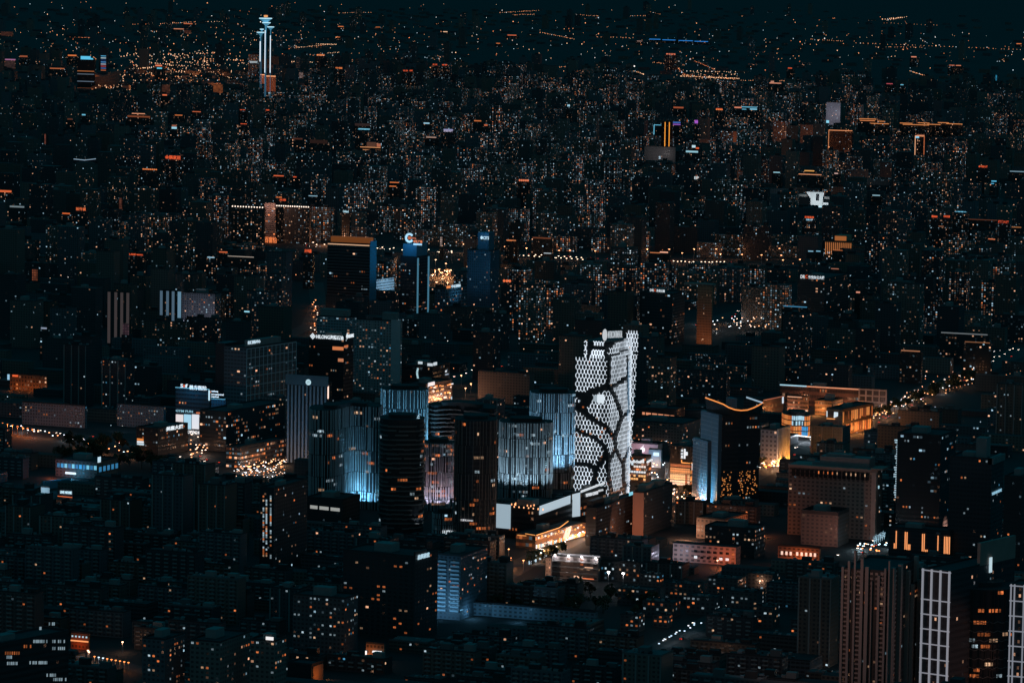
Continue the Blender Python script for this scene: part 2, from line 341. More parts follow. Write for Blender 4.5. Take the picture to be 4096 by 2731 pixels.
# ================================================================ the honeycomb hotel tower
def seg_dist(px, py, poly):
    best = 1e9
    for (ax, ay), (bx, by) in zip(poly, poly[1:]):
        dx, dy = bx - ax, by - ay; t = max(0, min(1, ((px - ax) * dx + (py - ay) * dy) / (dx * dx + dy * dy)))
        best = min(best, math.hypot(px - ax - t * dx, py - ay - t * dy))
    return best
def honeycomb():
    h1 = solve(lambda q: proj((G(2305, 1432, q).x, G(2305, 1432, q).y, 0))[1], 40, 250, 2045)
    P = G(2305, 1432, h1); P = Vector((P.x, P.y, 0))
    root = empty('hotel_tower', P, 0, 'tall curved hotel tower wrapped in a glowing white honeycomb screen split by dark branching gaps', 'hotel tower')
    path = [(0.0, 0.0)]; th = 0; segs = [(24.5, 0), (10, 84), (37, 8), (26, 24)]; u = 0
    ths = [0]
    for L, turn in segs:
        n = max(2, int(L / 1.5)); 
        for i in range(n):
            th += turn / n; ths.append(th); x, y = path[-1]; path.append((x + L / n * math.cos(R(th)), y + L / n * math.sin(R(th))))
    us = [0]
    for p, q in zip(path, path[1:]): us.append(us[-1] + math.hypot(q[0] - p[0], q[1] - p[1]))
    U = us[-1]
    def at(u):
        u = max(0, min(U - 1e-4, u)); i = max(k for k in range(len(us)) if us[k] <= u); i = min(i, len(path) - 2)
        f = (u - us[i]) / (us[i + 1] - us[i]); t = ths[i + 1]
        return path[i][0] + f * (path[i + 1][0] - path[i][0]), path[i][1] + f * (path[i + 1][1] - path[i][1]), Vector((math.sin(R(t)), -math.cos(R(t)), 0))
    print('honeycomb edge', proj(P + Vector((*path[-1], h1))), h1, U, proj(P + Vector((*at(24.5)[:2], h1))))
    body = [p for p in path] + [(-4, path[-1][1])]
    def inset(p, n, k): return (p[0] - n.x * k, p[1] - n.y * k)
    b = MB(); uo = 0
    H2 = h1 + 15
    pl = [inset((x, y), at(uu)[2], .9) for (x, y), uu in zip(path, us)] + [(2.0, path[-1][1] - 3)]
    for p, q in zip(pl, pl[1:] + pl[:1]): uo = b.wall(p, q, 0, h1, 3.15, 3.75, (.05, .8, .37, .3), (.03, .032, .036, 1), uo=max(uo, 1e-6))
    b.build('wall', MF, root)
    b = MB(); b.ngon([(*p, h1) for p in pl]); b.build('roof', M_roof, root)
    # recessed crown
    b = MB(); cr = [(6, 4), (25, 4), (30, 12), (30, 44), (20, 54), (6, 54)]; uo = 0
    for p, q in zip(cr, cr[1:] + cr[:1]): uo = b.wall(p, q, h1 + .02, H2, 3.2, 3.75, (.03, .4, .9, .4), (.035, .04, .048, 1), uo=max(uo, 1e-6))
    b.ngon([(*p, H2) for p in cr], 0); b.build('crown', MF, root)
    cracks = [([(2434, 1425), (2434, 1500), (2430, 1545)], 6.5), ([(2430, 1545), (2395, 1556), (2350, 1575), (2322, 1582), (2300, 1575)], 10), ([(2322, 1582), (2352, 1600), (2330, 1630), (2300, 1625)], 13),
              ([(2300, 1625), (2343, 1655), (2379, 1680), (2423, 1705), (2450, 1741), (2459, 1751)], 7.5), ([(2434, 1540), (2460, 1590), (2479, 1642), (2484, 1673), (2475, 1696), (2459, 1751)], 6),
              ([(2434, 1544), (2459, 1542), (2512, 1505)], 6), ([(2484, 1673), (2516, 1644)], 5), ([(2300, 1715), (2339, 1732), (2379, 1750), (2414, 1780), (2426, 1812), (2430, 1848), (2437, 1929), (2446, 1976), (2450, 2030)], 6),
              ([(2459, 1751), (2461, 1790), (2480, 1839), (2493, 1860), (2493, 1911), (2499, 2030)], 5), ([(2493, 1845), (2516, 1790)], 4), ([(2461, 1792), (2432, 1848)], 5.5),
              ([(2300, 1853), (2350, 1856), (2372, 1866), (2382, 1885), (2381, 1905), (2372, 1945)], 8.5), ([(2396, 1852), (2426, 1818)], 9), ([(2386, 1876), (2405, 1846)], 8), ([(2446, 1976), (2472, 1968), (2512, 1938)], 5),
              ([(2428, 1424), (2472, 1412), (2512, 1396)], 2.6), ([(2507, 1420), (2510, 1500), (2512, 1580), (2516, 1640)], 2.6)]
    a, p_ = 3.15, 3.72; q_ = p_ * .29; ht = p_ * .71
    edges = {}
    def addhex(cx, cz, ok, fn, tagk):
        vs = [(cx, cz + ht), (cx + a / 2, cz + q_), (cx + a / 2, cz - q_), (cx, cz - ht), (cx - a / 2, cz - q_), (cx - a / 2, cz + q_)]
        for i in range(6):
            A, B_ = vs[i], vs[(i + 1) % 6]; ka = (tagk, round(A[0], 2), round(A[1], 2)); kb = (tagk, round(B_[0], 2), round(B_[1], 2))
            k = (min(ka, kb), max(ka, kb))
            if k in edges: continue
            mid = ((A[0] + B_[0]) / 2, (A[1] + B_[1]) / 2)
            if ok(mid): edges[k] = (A, B_, fn)
    def fmain(u, z):
        x, y, n = at(u); return Vector((x, y, z)), n
    def okm(mid):
        u, z = mid
        if u < -.2 or u > U + .1 or z < 3: return False
        pt, n = fmain(u, z); x, y, _ = proj(P + pt)
        if any(seg_dist(x, y, c) < wd * 1.32 + .8 for c, wd in cracks): return False
        lim = h1 + .3 if u < 29 else h1 + 13 + (u - 29) * .06
        if z > lim: return False
        if u >= 29 and z > h1 - 2 and y < 1408 - (x - 2432) * .72 + 0 and x < 2490: return y > 1398 - (x - 2432) * .75
        return True
    rows = int((h1 + 24) / p_) + 1
    for r_ in range(rows):
        for c_ in range(int(U / a) + 2):
            addhex(c_ * a + (a / 2 if r_ % 2 else 0), 4 + r_ * p_, okm, fmain, 'm')
    # end screen standing out past the far corner
    ex, ey = path[-1]
    def fend(u, z): return Vector((ex - 1 + u, ey - .5, z)), Vector((0, -1, 0))
    def oke(mid):
        u, z = mid; W_ = 1.4 + 6.2 * max(0, (z + 8) / (h1 + 20)) ** 1.2
        if not ((-3 if z > h1 + 3 else -.3) <= u <= W_ and 6 < z < h1 + 19.5): return False
        x, y, _ = proj(P + fend(u, z)[0])
        return not any(abs(y - yy) < 7 and random.random() < .5 for yy in (1410, 1490, 1600, 1665))
    for r_ in range(rows + 1):
        for c_ in range(-4, 4): addhex(c_ * a * .8 + (a * .4 if r_ % 2 else 0), 4 + r_ * p_, oke, fend, 'e')
    # crown remnants
    def fcr(u, z): return Vector((6 + u, 3.6, z)), Vector((0, -1, 0))
    def okc(mid):
        u, z = mid
        if not (-.2 <= u <= 19): return False
        if u < 2.2 and h1 < z < H2: return True
        if h1 < z < h1 + 7.5 and u > 5 - (z - h1) * -.3 : return True
        return H2 - 3 < z < H2 - .3 and u > 9
    for r_ in range(5):
        for c_ in range(8): addhex(c_ * a * .78 + (a * .39 if r_ % 2 else 0), h1 + 1.5 + r_ * p_, okc, fcr, 'c')
    # connected islands of the lattice are the separate panels
    par = {}
    def find(k):
        while par.setdefault(k, k) != k: k = par[k]
        return k
    for (ka, kb) in edges: par[find(ka)] = find(kb)
    grp = {}
    for k, e in edges.items(): grp.setdefault(find(k[0]), []).append(e)
    mat = glow('honeycomb_floodlit', srgb((214, 226, 238)), 1.0); n_ = mat.node_tree; tc = n_.nodes.new('ShaderNodeTexCoord'); no = n_.nodes.new('ShaderNodeTexNoise'); no.inputs['Scale'].default_value = .09; mr = n_.nodes.new('ShaderNodeMapRange'); mr.inputs[1].default_value = .3; mr.inputs[2].default_value = .7; mr.inputs[3].default_value = .7; mr.inputs[4].default_value = 1.25  # floodlight on the white frames put in as uneven emission
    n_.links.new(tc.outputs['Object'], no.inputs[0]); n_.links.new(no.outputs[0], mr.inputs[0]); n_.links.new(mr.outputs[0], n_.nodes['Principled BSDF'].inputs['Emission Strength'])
    small = []
    big = [g for g in grp.values() if len(g) > 25]
    small = [e for g in grp.values() if len(g) <= 25 for e in g]
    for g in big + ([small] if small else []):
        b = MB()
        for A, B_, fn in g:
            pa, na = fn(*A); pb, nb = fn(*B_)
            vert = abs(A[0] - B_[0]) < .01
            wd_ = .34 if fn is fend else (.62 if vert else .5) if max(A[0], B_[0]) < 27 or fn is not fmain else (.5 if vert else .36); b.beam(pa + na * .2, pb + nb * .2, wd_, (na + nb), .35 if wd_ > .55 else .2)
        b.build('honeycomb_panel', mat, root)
    # washed-out bright slots put in as glowing panes on the east side
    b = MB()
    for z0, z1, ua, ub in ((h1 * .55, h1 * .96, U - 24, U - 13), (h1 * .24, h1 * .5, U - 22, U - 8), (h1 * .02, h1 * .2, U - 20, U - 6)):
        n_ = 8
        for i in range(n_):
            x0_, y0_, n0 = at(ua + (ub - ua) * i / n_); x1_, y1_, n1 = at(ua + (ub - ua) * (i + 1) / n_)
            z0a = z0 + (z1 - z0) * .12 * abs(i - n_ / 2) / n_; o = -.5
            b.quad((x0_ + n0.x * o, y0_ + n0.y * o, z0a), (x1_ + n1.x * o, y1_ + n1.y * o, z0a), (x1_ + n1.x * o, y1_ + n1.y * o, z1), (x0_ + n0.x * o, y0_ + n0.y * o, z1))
    b.build('washed_glow_pane', glow('washed_glow', srgb((95, 130, 155)), .5), root)
    # bright display on the panel over the middle
    b = MB(); b.box(20.5, 27, -1.2, -.7, 96.5, 104); o = b.build('display', gl((215, 226, 235), 1.0), root)
    b = MB(); b.box(17, 20.4, -1.2, -.7, 97.5, 103); b.build('display', gl((190, 205, 215), .6), root)
    # rooftop sign, leaning along the east edge
    s = Vector((math.cos(R(52)), math.sin(R(52)), 0)); o = bpy.data.objects.new('sign', text_mesh('INTERCONTINENTAL')); COL.objects.link(o); o.parent = root
    o.data.materials.append(gl(WHT, .55)); o.location = (26, 8, H2 + 3); o.rotation_euler = (R(90), 0, R(52)); 
    L = solve(lambda q: proj(P + Vector((26, 8, H2 + 3)) + s * q)[0], 1, 80, 2489); o.scale = (L, 6.2, 1)
    b = MB()
    for k in range(6): b.box(26 + s.x * L * k / 5.5 - .15, 26 + s.x * L * k / 5.5 + .15, 8.2 + s.y * L * k / 5.5, 8.5 + s.y * L * k / 5.5, H2, H2 + 3.2)
    b.build('sign_frame', M_dark, root)
    b = MB(); b.ngon([(23.6 + 1.9 * math.cos(t) , 6.4 + 1.9 * math.cos(t) * .4, H2 + 5.8 + 5.2 * math.sin(t)) for t in [k * math.pi / 10 for k in range(20)]])
    b.ngon([(23.6 - 1.9 * math.cos(t) , 6.9 - 1.9 * math.cos(t) * .4, H2 + 5.8 + 5.2 * math.sin(t)) for t in [k * math.pi / 10 for k in range(20)]])
    b.build('logo', gl((215, 220, 225), .75), root)
    b = MB(); b.box(23.4, 23.8, 6.5, 6.8, H2, H2 + 1.5); b.build('sign_frame', M_dark, root)
    for k in range(26):
        uu = random.uniform(1, 40); x, y, n = at(uu); z = random.uniform(10, h1)
        o = bpy.data.objects.new('window', PANES[random.choice('oopc')][0]); COL.objects.link(o); o.parent = root
        o.location = (x - n.x * .75, y - n.y * .75, z); o.rotation_euler = (0, 0, math.atan2(n.y, n.x) + R(90)); o.scale = (1.7, 1, 1.4)
    HER.append((2300, 2548, 1335, 1985, proj(P)[2])); FOOT.append((P.x + 15, P.y + 35, 45, 75, 90, P + Vector((38, -2, 0)), Vector((-1, 0, 0)), Vector((0, 1, 0))))
    return P, root
PH_, RH_ = honeycomb()
# ================================================================ curved office towers with fins
def curved_tower(name, label, cx, yb, yt, pts, fin=None, bands=None, frac=.06, warm=.7, style=.6, vis=None, wall=(.03, .032, .036), lights=(), nwin=0, fincol=None, xr=None, cw=3, fin_stag=True):
    """pts: plan outline in metres (x to the east, y to the north) about the centre, anticlockwise"""
    P = G(cx, yb); h = solve(lambda q: -proj(P + Vector((0, 0, q)))[1], 2, 300, -yt)
    root = empty(name, P, 0, label, 'office tower', None)
    b = MB(); uo = 1e-6; sd = random.random()
    for p, q in zip(pts, pts[1:] + pts[:1]): uo = b.wall(p, q, 0, h, cw, 3.9, (frac, warm, sd, style), (*wall, 1), uo=uo)
    b.build('wall', MF, root)
    k = 1.0; b = MB(); b.ngon([(*p, h) for p in pts])
    ci = [(p[0] * .62, p[1] * .62) for p in pts]
    for p, q in zip(ci, ci[1:] + ci[:1]): b.quad((*p, h), (*q, h), (*q, h + 3.2), (*p, h + 3.2))
    b.ngon([(*p, h + 3.2) for p in ci]); b.build('roof', M_roof, root)
    # sample outline
    L = [math.hypot(q[0] - p[0], q[1] - p[1]) for p, q in zip(pts, pts[1:] + pts[:1])]; T = sum(L)
    def at(u):
        u %= T
        for i, l in enumerate(L):
            if u <= l or i == len(L) - 1:
                p, q = pts[i], pts[(i + 1) % len(pts)]; f = u / l; t = Vector((q[0] - p[0], q[1] - p[1], 0)).normalized()
                return Vector((p[0] + f * (q[0] - p[0]), p[1] + f * (q[1] - p[1]), 0)), Vector((t.y, -t.x, 0))
            u -= l
    view = Vector((P.x, P.y, 0)).normalized()
    if fin:
        b = MB(); u = 0; zs = [0, .17, .36, .57, .8, 1]
        while u < T:
            c, n = at(u)
            if n.dot(view) < .25:
                for z0, z1 in zip(zs, zs[1:]):
                    jj = (random.random() - .5) * fin * .5 if fin_stag else 0
                    c2, n2 = at(u + jj)
                    if random.random() < .93: b.beam(c2 + Vector((0, 0, h * z0 + .2)), c2 + Vector((0, 0, h * z1 - .3)), .42, n2, .7)
            u += fin * random.choice((.7, 1, 1.3))
        b.build('fin', fincol or M_fin, root)
    if bands:
        b = MB(); nst = int(h / bands)
        for i in range(1, nst):
            z = i * bands; u = 0; 
            while u < T:
                l_ = random.uniform(3, 14); c, n = at(u); c2, n2 = at(min(u + l_, T))
                if n.dot(view) < .3 and random.random() < .93:
                    st = max(1, int(l_ / 2)); 
                    for j in range(st):
                        a_, na = at(u + l_ * j / st); b_, nb = at(u + l_ * (j + 1) / st)
                        b.beam(a_ + na * .1 + Vector((0, 0, z + (.5 if l_ > 9 else 0))), b_ + nb * .1 + Vector((0, 0, z + (.5 if l_ > 9 else 0))), 1.15, na + nb, .6)
                u += l_
        b.build('sun_shade', M_band, root)
    for i in range(nwin):
        u = random.random() * T; c, n = at(u)
        if n.dot(view) > -.1: continue
        r_ = random.randrange(1, max(2, int(h / 3.9)))
        run = random.choice((1, 2, 2, 3, 4)); kd = ('o' if random.random() < .75 else 'p') if random.random() < warm else 'c'
        for q in range(run):
            c, n = at(u + q * 2.1); o = bpy.data.objects.new('window', PANES[kd][random.random() < .4]); COL.objects.link(o); o.parent = root; NWIN[0] += 1
            o.location = c + n * .1 + Vector((0, 0, r_ * 3.9 + 2)); o.rotation_euler = (0, 0, math.atan2(n.y, n.x) + R(90)); o.scale = (1.7, 1, 2.2)
    xs = [proj(P + Vector((p[0], p[1], h)))[0] for p in pts]
    HER.append((min(xs), max(xs), yt - 15, vis or yb, proj(P)[2])); w_ = max(p[0] for p in pts) - min(p[0] for p in pts); d_ = max(p[1] for p in pts) - min(p[1] for p in pts)
    FOOT.append((P.x, P.y, w_, d_, 90, P + Vector((w_ / 2, -d_ / 2, 0)), Vector((-1, 0, 0)), Vector((0, 1, 0))))
    for (ang, dist, rgb, pw, sp) in lights:
        l = lamp_or_fill((dist * math.cos(R(ang)), dist * math.sin(R(ang)), 1.5), rgb, pw, 'SPOT', 1.5, root, None, sp, 'uplight')
        tgt = Vector((0, 0, h * .55)); l.rotation_euler = (tgt - l.location).to_track_quat('-Z', 'Y').to_euler()
    root['_h'] = h
    return root, P, h, at, T
def oval(a, b, rot=0, n=36, pw=1.0):
    o = []
    for k in range(n):
        t = 2 * math.pi * k / n; x, y = a * math.copysign(abs(math.cos(t)) ** pw, math.cos(t)), b * math.copysign(abs(math.sin(t)) ** pw, math.sin(t))
        o.append((x * math.cos(R(rot)) - y * math.sin(R(rot)), x * math.sin(R(rot)) + y * math.cos(R(rot))))
    return o
def px2m(cx, yb, pts):
    """plan outline given by photo-pixel offsets across and metres of depth away from the camera"""
    P = G(cx, yb); k = proj(P)[2] / FPX; out = []
    rr = Vector((rt.x, rt.y, 0)).normalized(); ff = Vector((-rr.y, rr.x, 0))
    for x, d in pts:
        v = rr * (x * k) + ff * d; out.append((v.x, v.y))
    return out
def smooth(pts, it=2):
    for _ in range(it):
        o = []
        for p, q in zip(pts, pts[1:] + pts[:1]): o += [(p[0] * .75 + q[0] * .25, p[1] * .75 + q[1] * .25), (p[0] * .25 + q[0] * .75, p[1] * .25 + q[1] * .75)]
        pts = o
    return pts
def tw(name, label, xl, xr, yb, yt, depth, shape='oval', **k):
    cx = (xl + xr) / 2; hw = (xr - xl) / 2
    if shape == 'oval': pts = px2m(cx, yb, smooth([(-hw, 0), (-hw * .7, -depth * .45), (0, -depth * .62), (hw * .7, -depth * .45), (hw, 0), (hw * .75, depth * .5), (0, depth * .6), (-hw * .75, depth * .5)]))
    elif shape == 'rnd': pts = px2m(cx, yb, smooth([(-hw, -depth * .45), (0, -depth * .56), (hw, -depth * .4), (hw, depth * .4), (0, depth * .5), (-hw, depth * .5)], 2))
    else: pts = px2m(cx, yb, smooth(shape, 2))
    return curved_tower(name, label, cx, yb, yt, pts, **k)
SOHO = 'curved office towers round the floodlit plaza'
BL = (110, 185, 225)
# S-plan tower on the left
hw = 140
Sshape = [(-hw - 4, 10), (-hw, -16), (-70, -24), (-20, -8), (20, 22), (70, 18), (hw, 6), (hw + 2, 34), (60, 48), (-10, 50), (-60, 18), (-120, 22)]
t1 = tw('office_tower', 'dark S-curved glass tower whose right half has fins floodlit blue from below', 1238, 1517, 2045, 1630, 40, Sshape, fin=2.0, frac=.03, warm=.6, vis=2030, nwin=60, style=.7)
t2 = tw('office_tower', 'dark rounded office tower ringed by staggered horizontal shades from top to foot', 1514, 1692, 2120, 1668, 34, 'rnd', bands=3.9, frac=.02, warm=.85, vis=2090, nwin=24)
t3 = tw('office_tower', 'blue floodlit finned tower standing behind the banded round tower', 1522, 1706, 1930, 1552, 30, 'rnd', fin=3.2, frac=.05, warm=.3, vis=1640, nwin=10)
t4 = tw('office_tower', 'long curved office tower with grey horizontal shades behind the plaza', 1700, 1982, 1935, 1625, 44, [(-141, 26), (-120, 2), (-40, 14), (30, 4), (100, -16), (141, -12), (141, 16), (60, 34), (-60, 44)], bands=3.9, frac=.06, warm=.75, vis=1760, nwin=20)
t5 = tw('office_tower', 'lower tower with pink and white fins glowing over the plaza between two darker towers', 1688, 1815, 2035, 1765, 26, 'rnd', fin=1.5, frac=.2, warm=.7, vis=2030, nwin=70, style=.9)
t6 = tw('office_tower', 'black narrow finned tower with scattered orange office windows beside the mall screen', 1815, 1980, 2165, 1672, 36, 'rnd', fin=2.6, fincol=M_band, frac=.012, warm=.9, vis=2130, nwin=42, style=.7)
t7 = tw('office_tower', 'mid-height pale-finned tower left of the honeycomb hotel, before its taller twin', 1994, 2206, 2000, 1682, 34, 'rnd', fin=1.9, frac=.12, warm=.35, vis=1975, nwin=60, style=.7)
t8 = tw('office_tower', 'tallest blue-finned tower with a rooftop name sign beside the honeycomb hotel', 2116, 2302, 1945, 1565, 34, 'rnd', fin=1.9, frac=.14, warm=.4, vis=1925, nwin=60, style=.7)
for t in (t1, t2, t3, t4, t5, t6, t7, t8): t[0]['group'] = SOHO
def flood(t, x0, x1, n, rgb, pw, ang=70, away=5, aim=.9):
    """floodlights set in the ground a few metres before the facade, pointing up it, between two photo columns"""
    root, P, h, at, T = t; vw = Vector((P.x, P.y, 0)).normalized(); c0 = []
    for k in range(240):
        c, n_ = at(T * k / 240)
        if n_.dot(vw) < -.05:
            x = proj(P + c)[0]
            if x0 <= x <= x1: c0.append((x, c, n_))
    c0.sort(key=lambda q: q[0])
    if not c0: print('no flood', root.name); return
    for i in range(n):
        x, c, n_ = c0[int((i + .5) * len(c0) / n)]; o = c + n_ * away
        l = lamp_or_fill((o.x, o.y, .8), rgb, pw, 'SPOT', .8, root, None, ang, 'floodlight'); v = Vector((c.x, c.y, h * aim)) - Vector((o.x, o.y, .8)); l.rotation_euler = v.to_track_quat('-Z', 'Y').to_euler()
flood(t1, 1385, 1520, 9, BL, 4.2e4); flood(t1, 1300, 1385, 2, BL, 5e3)
flood(t3, 1520, 1706, 7, BL, 3e5, 50, 12); flood(t5, 1688, 1815, 5, (215, 205, 235), 2.4e4); flood(t5, 1688, 1815, 3, (235, 170, 165), 2e4, 60, 9)
flood(t7, 1994, 2206, 7, (160, 195, 215), 1e5, 50, 10); flood(t8, 2116, 2302, 9, (125, 180, 215), 2.1e5, 50, 12); flood(t4, 1720, 1980, 5, (180, 180, 190), 6e4, 50, 10); flood(t2, 1650, 1692, 2, (200, 220, 235), 6e3); flood(t6, 1940, 1980, 2, (220, 190, 170), 4e3)
def free_sign(root, P, text, x0, y0, x1, y1, ytop, rgb, st=1.0, away=0, name='sign'):
    """sign letters whose ends stand over two photo pixels (x0,y0)-(x1,y1) at the distance of P"""
    D = proj(Vector(P))[2] - away
    def at(x, y):
        d = ray(x, y); return CP + d * D / d.dot(fw)
    A = at(x0, y0); B = at(x1, y0); z1 = at(x0, ytop).z
    o = bpy.data.objects.new(name, text_mesh(text)); COL.objects.link(o); o.parent = root
    me = o.data.copy(); me.materials.clear(); me.materials.append(gl(rgb, st)); o.data = me
    o.location = A - Vector(root.location); o.rotation_euler = (R(90), 0, math.atan2(B.y - A.y, B.x - A.x)); o.scale = ((B - A).length, z1 - A.z, 1)
    if y1 != y0:                                  # the far end stands further off: turn it in plan, keep it level
        o.rotation_euler.z += R(28 if y1 < y0 else -20)
        L = (B - A).length; f = lambda q: proj(A + Vector((math.cos(o.rotation_euler.z), math.sin(o.rotation_euler.z), 0)) * q)[0]
        o.scale[0] = solve(f, .5, 200, x1)
    return o
free_sign(t8[0], t8[1], '三里屯SOHO', 2252, 1586, 2288, 1576, 1577, (225, 200, 190), 1.0, 20)
free_sign(t6[0], t6[1], '三里屯 SOHO', 1842, 2082, 1892, 2085, 2074, (215, 215, 220), .8, 22)
# crystal light ribbon down the round tower's right flank
def ribbon(t, px, y0, y1, n, rgb, away, w=1.2, label=None):
    root, P, h, at, T = t; D = proj(P)[2] - away; b = MB()
    for i in range(n):
        y = y0 + (y1 - y0) * (i + random.random() * .6) / n; d = ray(px + random.uniform(-6, 6), y); p = CP + d * D / d.dot(fw) - P
        s_ = random.uniform(.4, w); b.beam(p + Vector((-s_, 0, 0)), p + Vector((s_, 0, random.uniform(-1.2, 1.2))), .5, (0, -1, 0), .3)
    b.build('light_ribbon', gl(rgb, .9), root)
ribbon(t2, 1675, 1655, 1860, 60, (170, 205, 225), 17); ribbon(t7, 2178, 1690, 1880, 60, (170, 210, 230), 17); ribbon(t8, 2222, 1585, 1850, 70, (170, 210, 230), 17); ribbon(t3, 1648, 1560, 1640, 30, (150, 210, 235), 15)
# small round pavilion between the towers
pv = tw('shop_pavilion', 'small dark round pavilion with short fins at the foot of the black finned tower', 1730, 1822, 2155, 2048, 14, 'rnd', fin=1.6, frac=.1, warm=.3, vis=2130, nwin=8)
pv[0]['category'] = 'shop'; ff_ = free_sign(pv[0], pv[1], 'UUTT HH', 1770, 2137, 1821, 2137, 2120, WHT, 1.0, 9)
# plaza lights
pl_root = None
# ================================================================ named box buildings
B_ = Bld
OT, AP = 'office tower', 'apartment building'
b = B_('striped_office', 'dark office slab with pale vertical stripes and a round white roof emblem', OT, 1147, 1310, 1328, 1535, 1858, wall=(.03, .033, .037), cw=3, vis=1845, nwin=0, frac=.004)
mb = MB(); n = 11
for i in range(n):
    x = -b.w + b.w * (i + .5) / n; mb.box(x - b.w / n * .24, x + b.w / n * .24, -.5, -.02, 0, b.h - 3)
mb.build('stripe', plain('stripe_panel', (.34, .42, .5), .6, .2, .1), b.root)
mb = MB(); mb.box(-b.w - 1, 1, -.8, -.03, b.h - 2.6, b.h + 7); mb.build('sign_panel', plain('blue_panel', (.2, .28, .34), .6, .2, .2), b.root)
uu, zz = b.on('L', 1235, 1528); mb = MB(); mb.ngon([(uu + 2.7 * math.cos(t), -1.0, zz + 2.7 * math.sin(t)) for t in [k * math.pi / 10 for k in range(20)]]); mb.build('logo', gl((190, 225, 235), 1), b.root)
mb = MB()
for k in (-1.0, 0, 1.0): mb.beam((uu - 1.8, -1.1, zz + k - .3), (uu + 1.8, -1.1, zz + k + .4), .3, (0, -1, 0), .1)
mb.build('logo_mark', M_glass, b.root)
mb = MB(); mb.box(.02, .9, .2, 1.2, b.h - 14, b.h - 2); mb.build('light_strip', gl((255, 215, 195), 1.4), b.root)
lamp_or_fill((-b.w * .4, -60, 20), (110, 160, 205), 2e4, 'SPOT', 2, b.root, None, 100).rotation_euler = (R(95), 0, 0)  # blue spot hangs mid-air without fixture, added to light the stripes

b = B_('grid_office', 'long dark office block with pale window grid and white rooftop name', OT, 897, 987, 1185, 1392, h=76, phi=82, wall=(.16, .165, .175), frac=.07, warm=.35, style=.7, cw=4, ch=3.8, nwin=34, vis=1590)
mb = MB()
for i in range(0, 13): mb.beam((.1, b.d * i / 12, 3), (.1, b.d * i / 12, b.h - 1), .6, (1, 0, 0), .3)
for j in range(1, 9): mb.beam((.15, 0, b.h * j / 8 - 1), (.15, b.d, b.h * j / 8 - 1), .6, (1, 0, 0), .4)
mb.build('facade_grid', plain('grid_stone', (.75, .77, .8), .7, .1, .2), b.root)
b.boxp('sign_panel', -8, -1, 8, b.d * .7, b.h, b.h + 7, M_conc); b.sign('R', '佳汇国际中心', 993, 1378, 1043, 1364, (195, 220, 235), .9, off=-.6)
b.boxp('stair_tower', -b.w - 12, -b.w - .05, 2, 26, 0, b.h + 3, M_dark)

b = B_('apartment_slab', 'broad apartment slab behind the diamond-logo office, many small windows over dark brown walls', AP, 1425, 1603, 1609, 1288, h=82, wall=(.42, .38, .38), frac=.10, warm=.62, cw=3.4, ch=3, nwin=46, vis=1560)
mb = MB()
for i in range(7): mb.box(-b.w * i / 6.4 - .5, -b.w * i / 6.4, -.5, -.02, 0, b.h)
mb.box(-11, 0, -.7, -.03, 0, b.h + 2); mb.build('pilaster', plain('taupe_render', (.55, .5, .5), .85, .2, .15), b.root)
b.boxp('roof_house', -b.w * .45, -b.w * .45 + 16, 4, 12, b.h, b.h + 9, M_conc)
b = B_('apartment_slab', 'broad slab with bluish lit office floors directly above the diamond-logo roof sign', AP, 1268, 1410, 1426, 1272, h=80, wall=(.34, .37, .4), frac=.16, warm=.3, style=.6, cw=3.4, ch=3.1, nwin=30, vis=1340)
b.boxp('roof_house', -b.w + 2, -b.w + 34, 4, 14, b.h, b.h + 8, M_conc)
b = B_('sign_office', 'black glass office with big white diamond logo and name letters along the roof', OT, 1236, 1375, 1414, 1356, h=72, wall=(.03, .032, .035), frac=.05, warm=.7, style=1, cw=2.6, ch=3.9, nwin=26, vis=1590)
b.sign('L', 'HILONG', 1265, 1353, 1320, 1338, WHT, 1.0); b.sign('L', '海隆石油', 1321, 1357, 1374, 1340, WHT, 1.0); b.sign('R', 'HILONG', 1391, 1352, 1413, 1338, WHT, 1.0)
uu, zz = b.on('L', 1252, 1344); mb = MB()
mb.quad((uu - 3.4, -.7, zz), (uu, -.7, zz - 3.4), (uu + 3.4, -.7, zz), (uu, -.7, zz + 3.4)); mb.build('logo', gl(WHT, 1), b.root)
mb = MB(); mb.beam((uu - 2.4, -.75, zz - .8), (uu + .6, -.75, zz + 2.0), .35, (0, -1, 0), .1); mb.beam((uu - .6, -.75, zz - 2), (uu + 2.4, -.75, zz + .8), .35, (0, -1, 0), .1); mb.build('logo_mark', M_dark, b.root)
uu, zz = b.on('R', 1386, 1344); mb = MB(); mb.quad((.7, uu - 3, zz), (.7, uu, zz - 3.6), (.7, uu + 3, zz), (.7, uu, zz + 3.6)); mb.build('logo', gl(WHT, 1), b.root)
b.patch('lit_floor', 'L', 1330, 1399, 1374, 1385, gl((225, 130, 80), .8), .1); b.patch('lit_floor', 'L', 1352, 1446, 1374, 1433, gl((215, 135, 95), .7), .1); b.patch('lit_floor', 'R', 1376, 1392, 1392, 1382, gl((215, 120, 75), .7), .1)

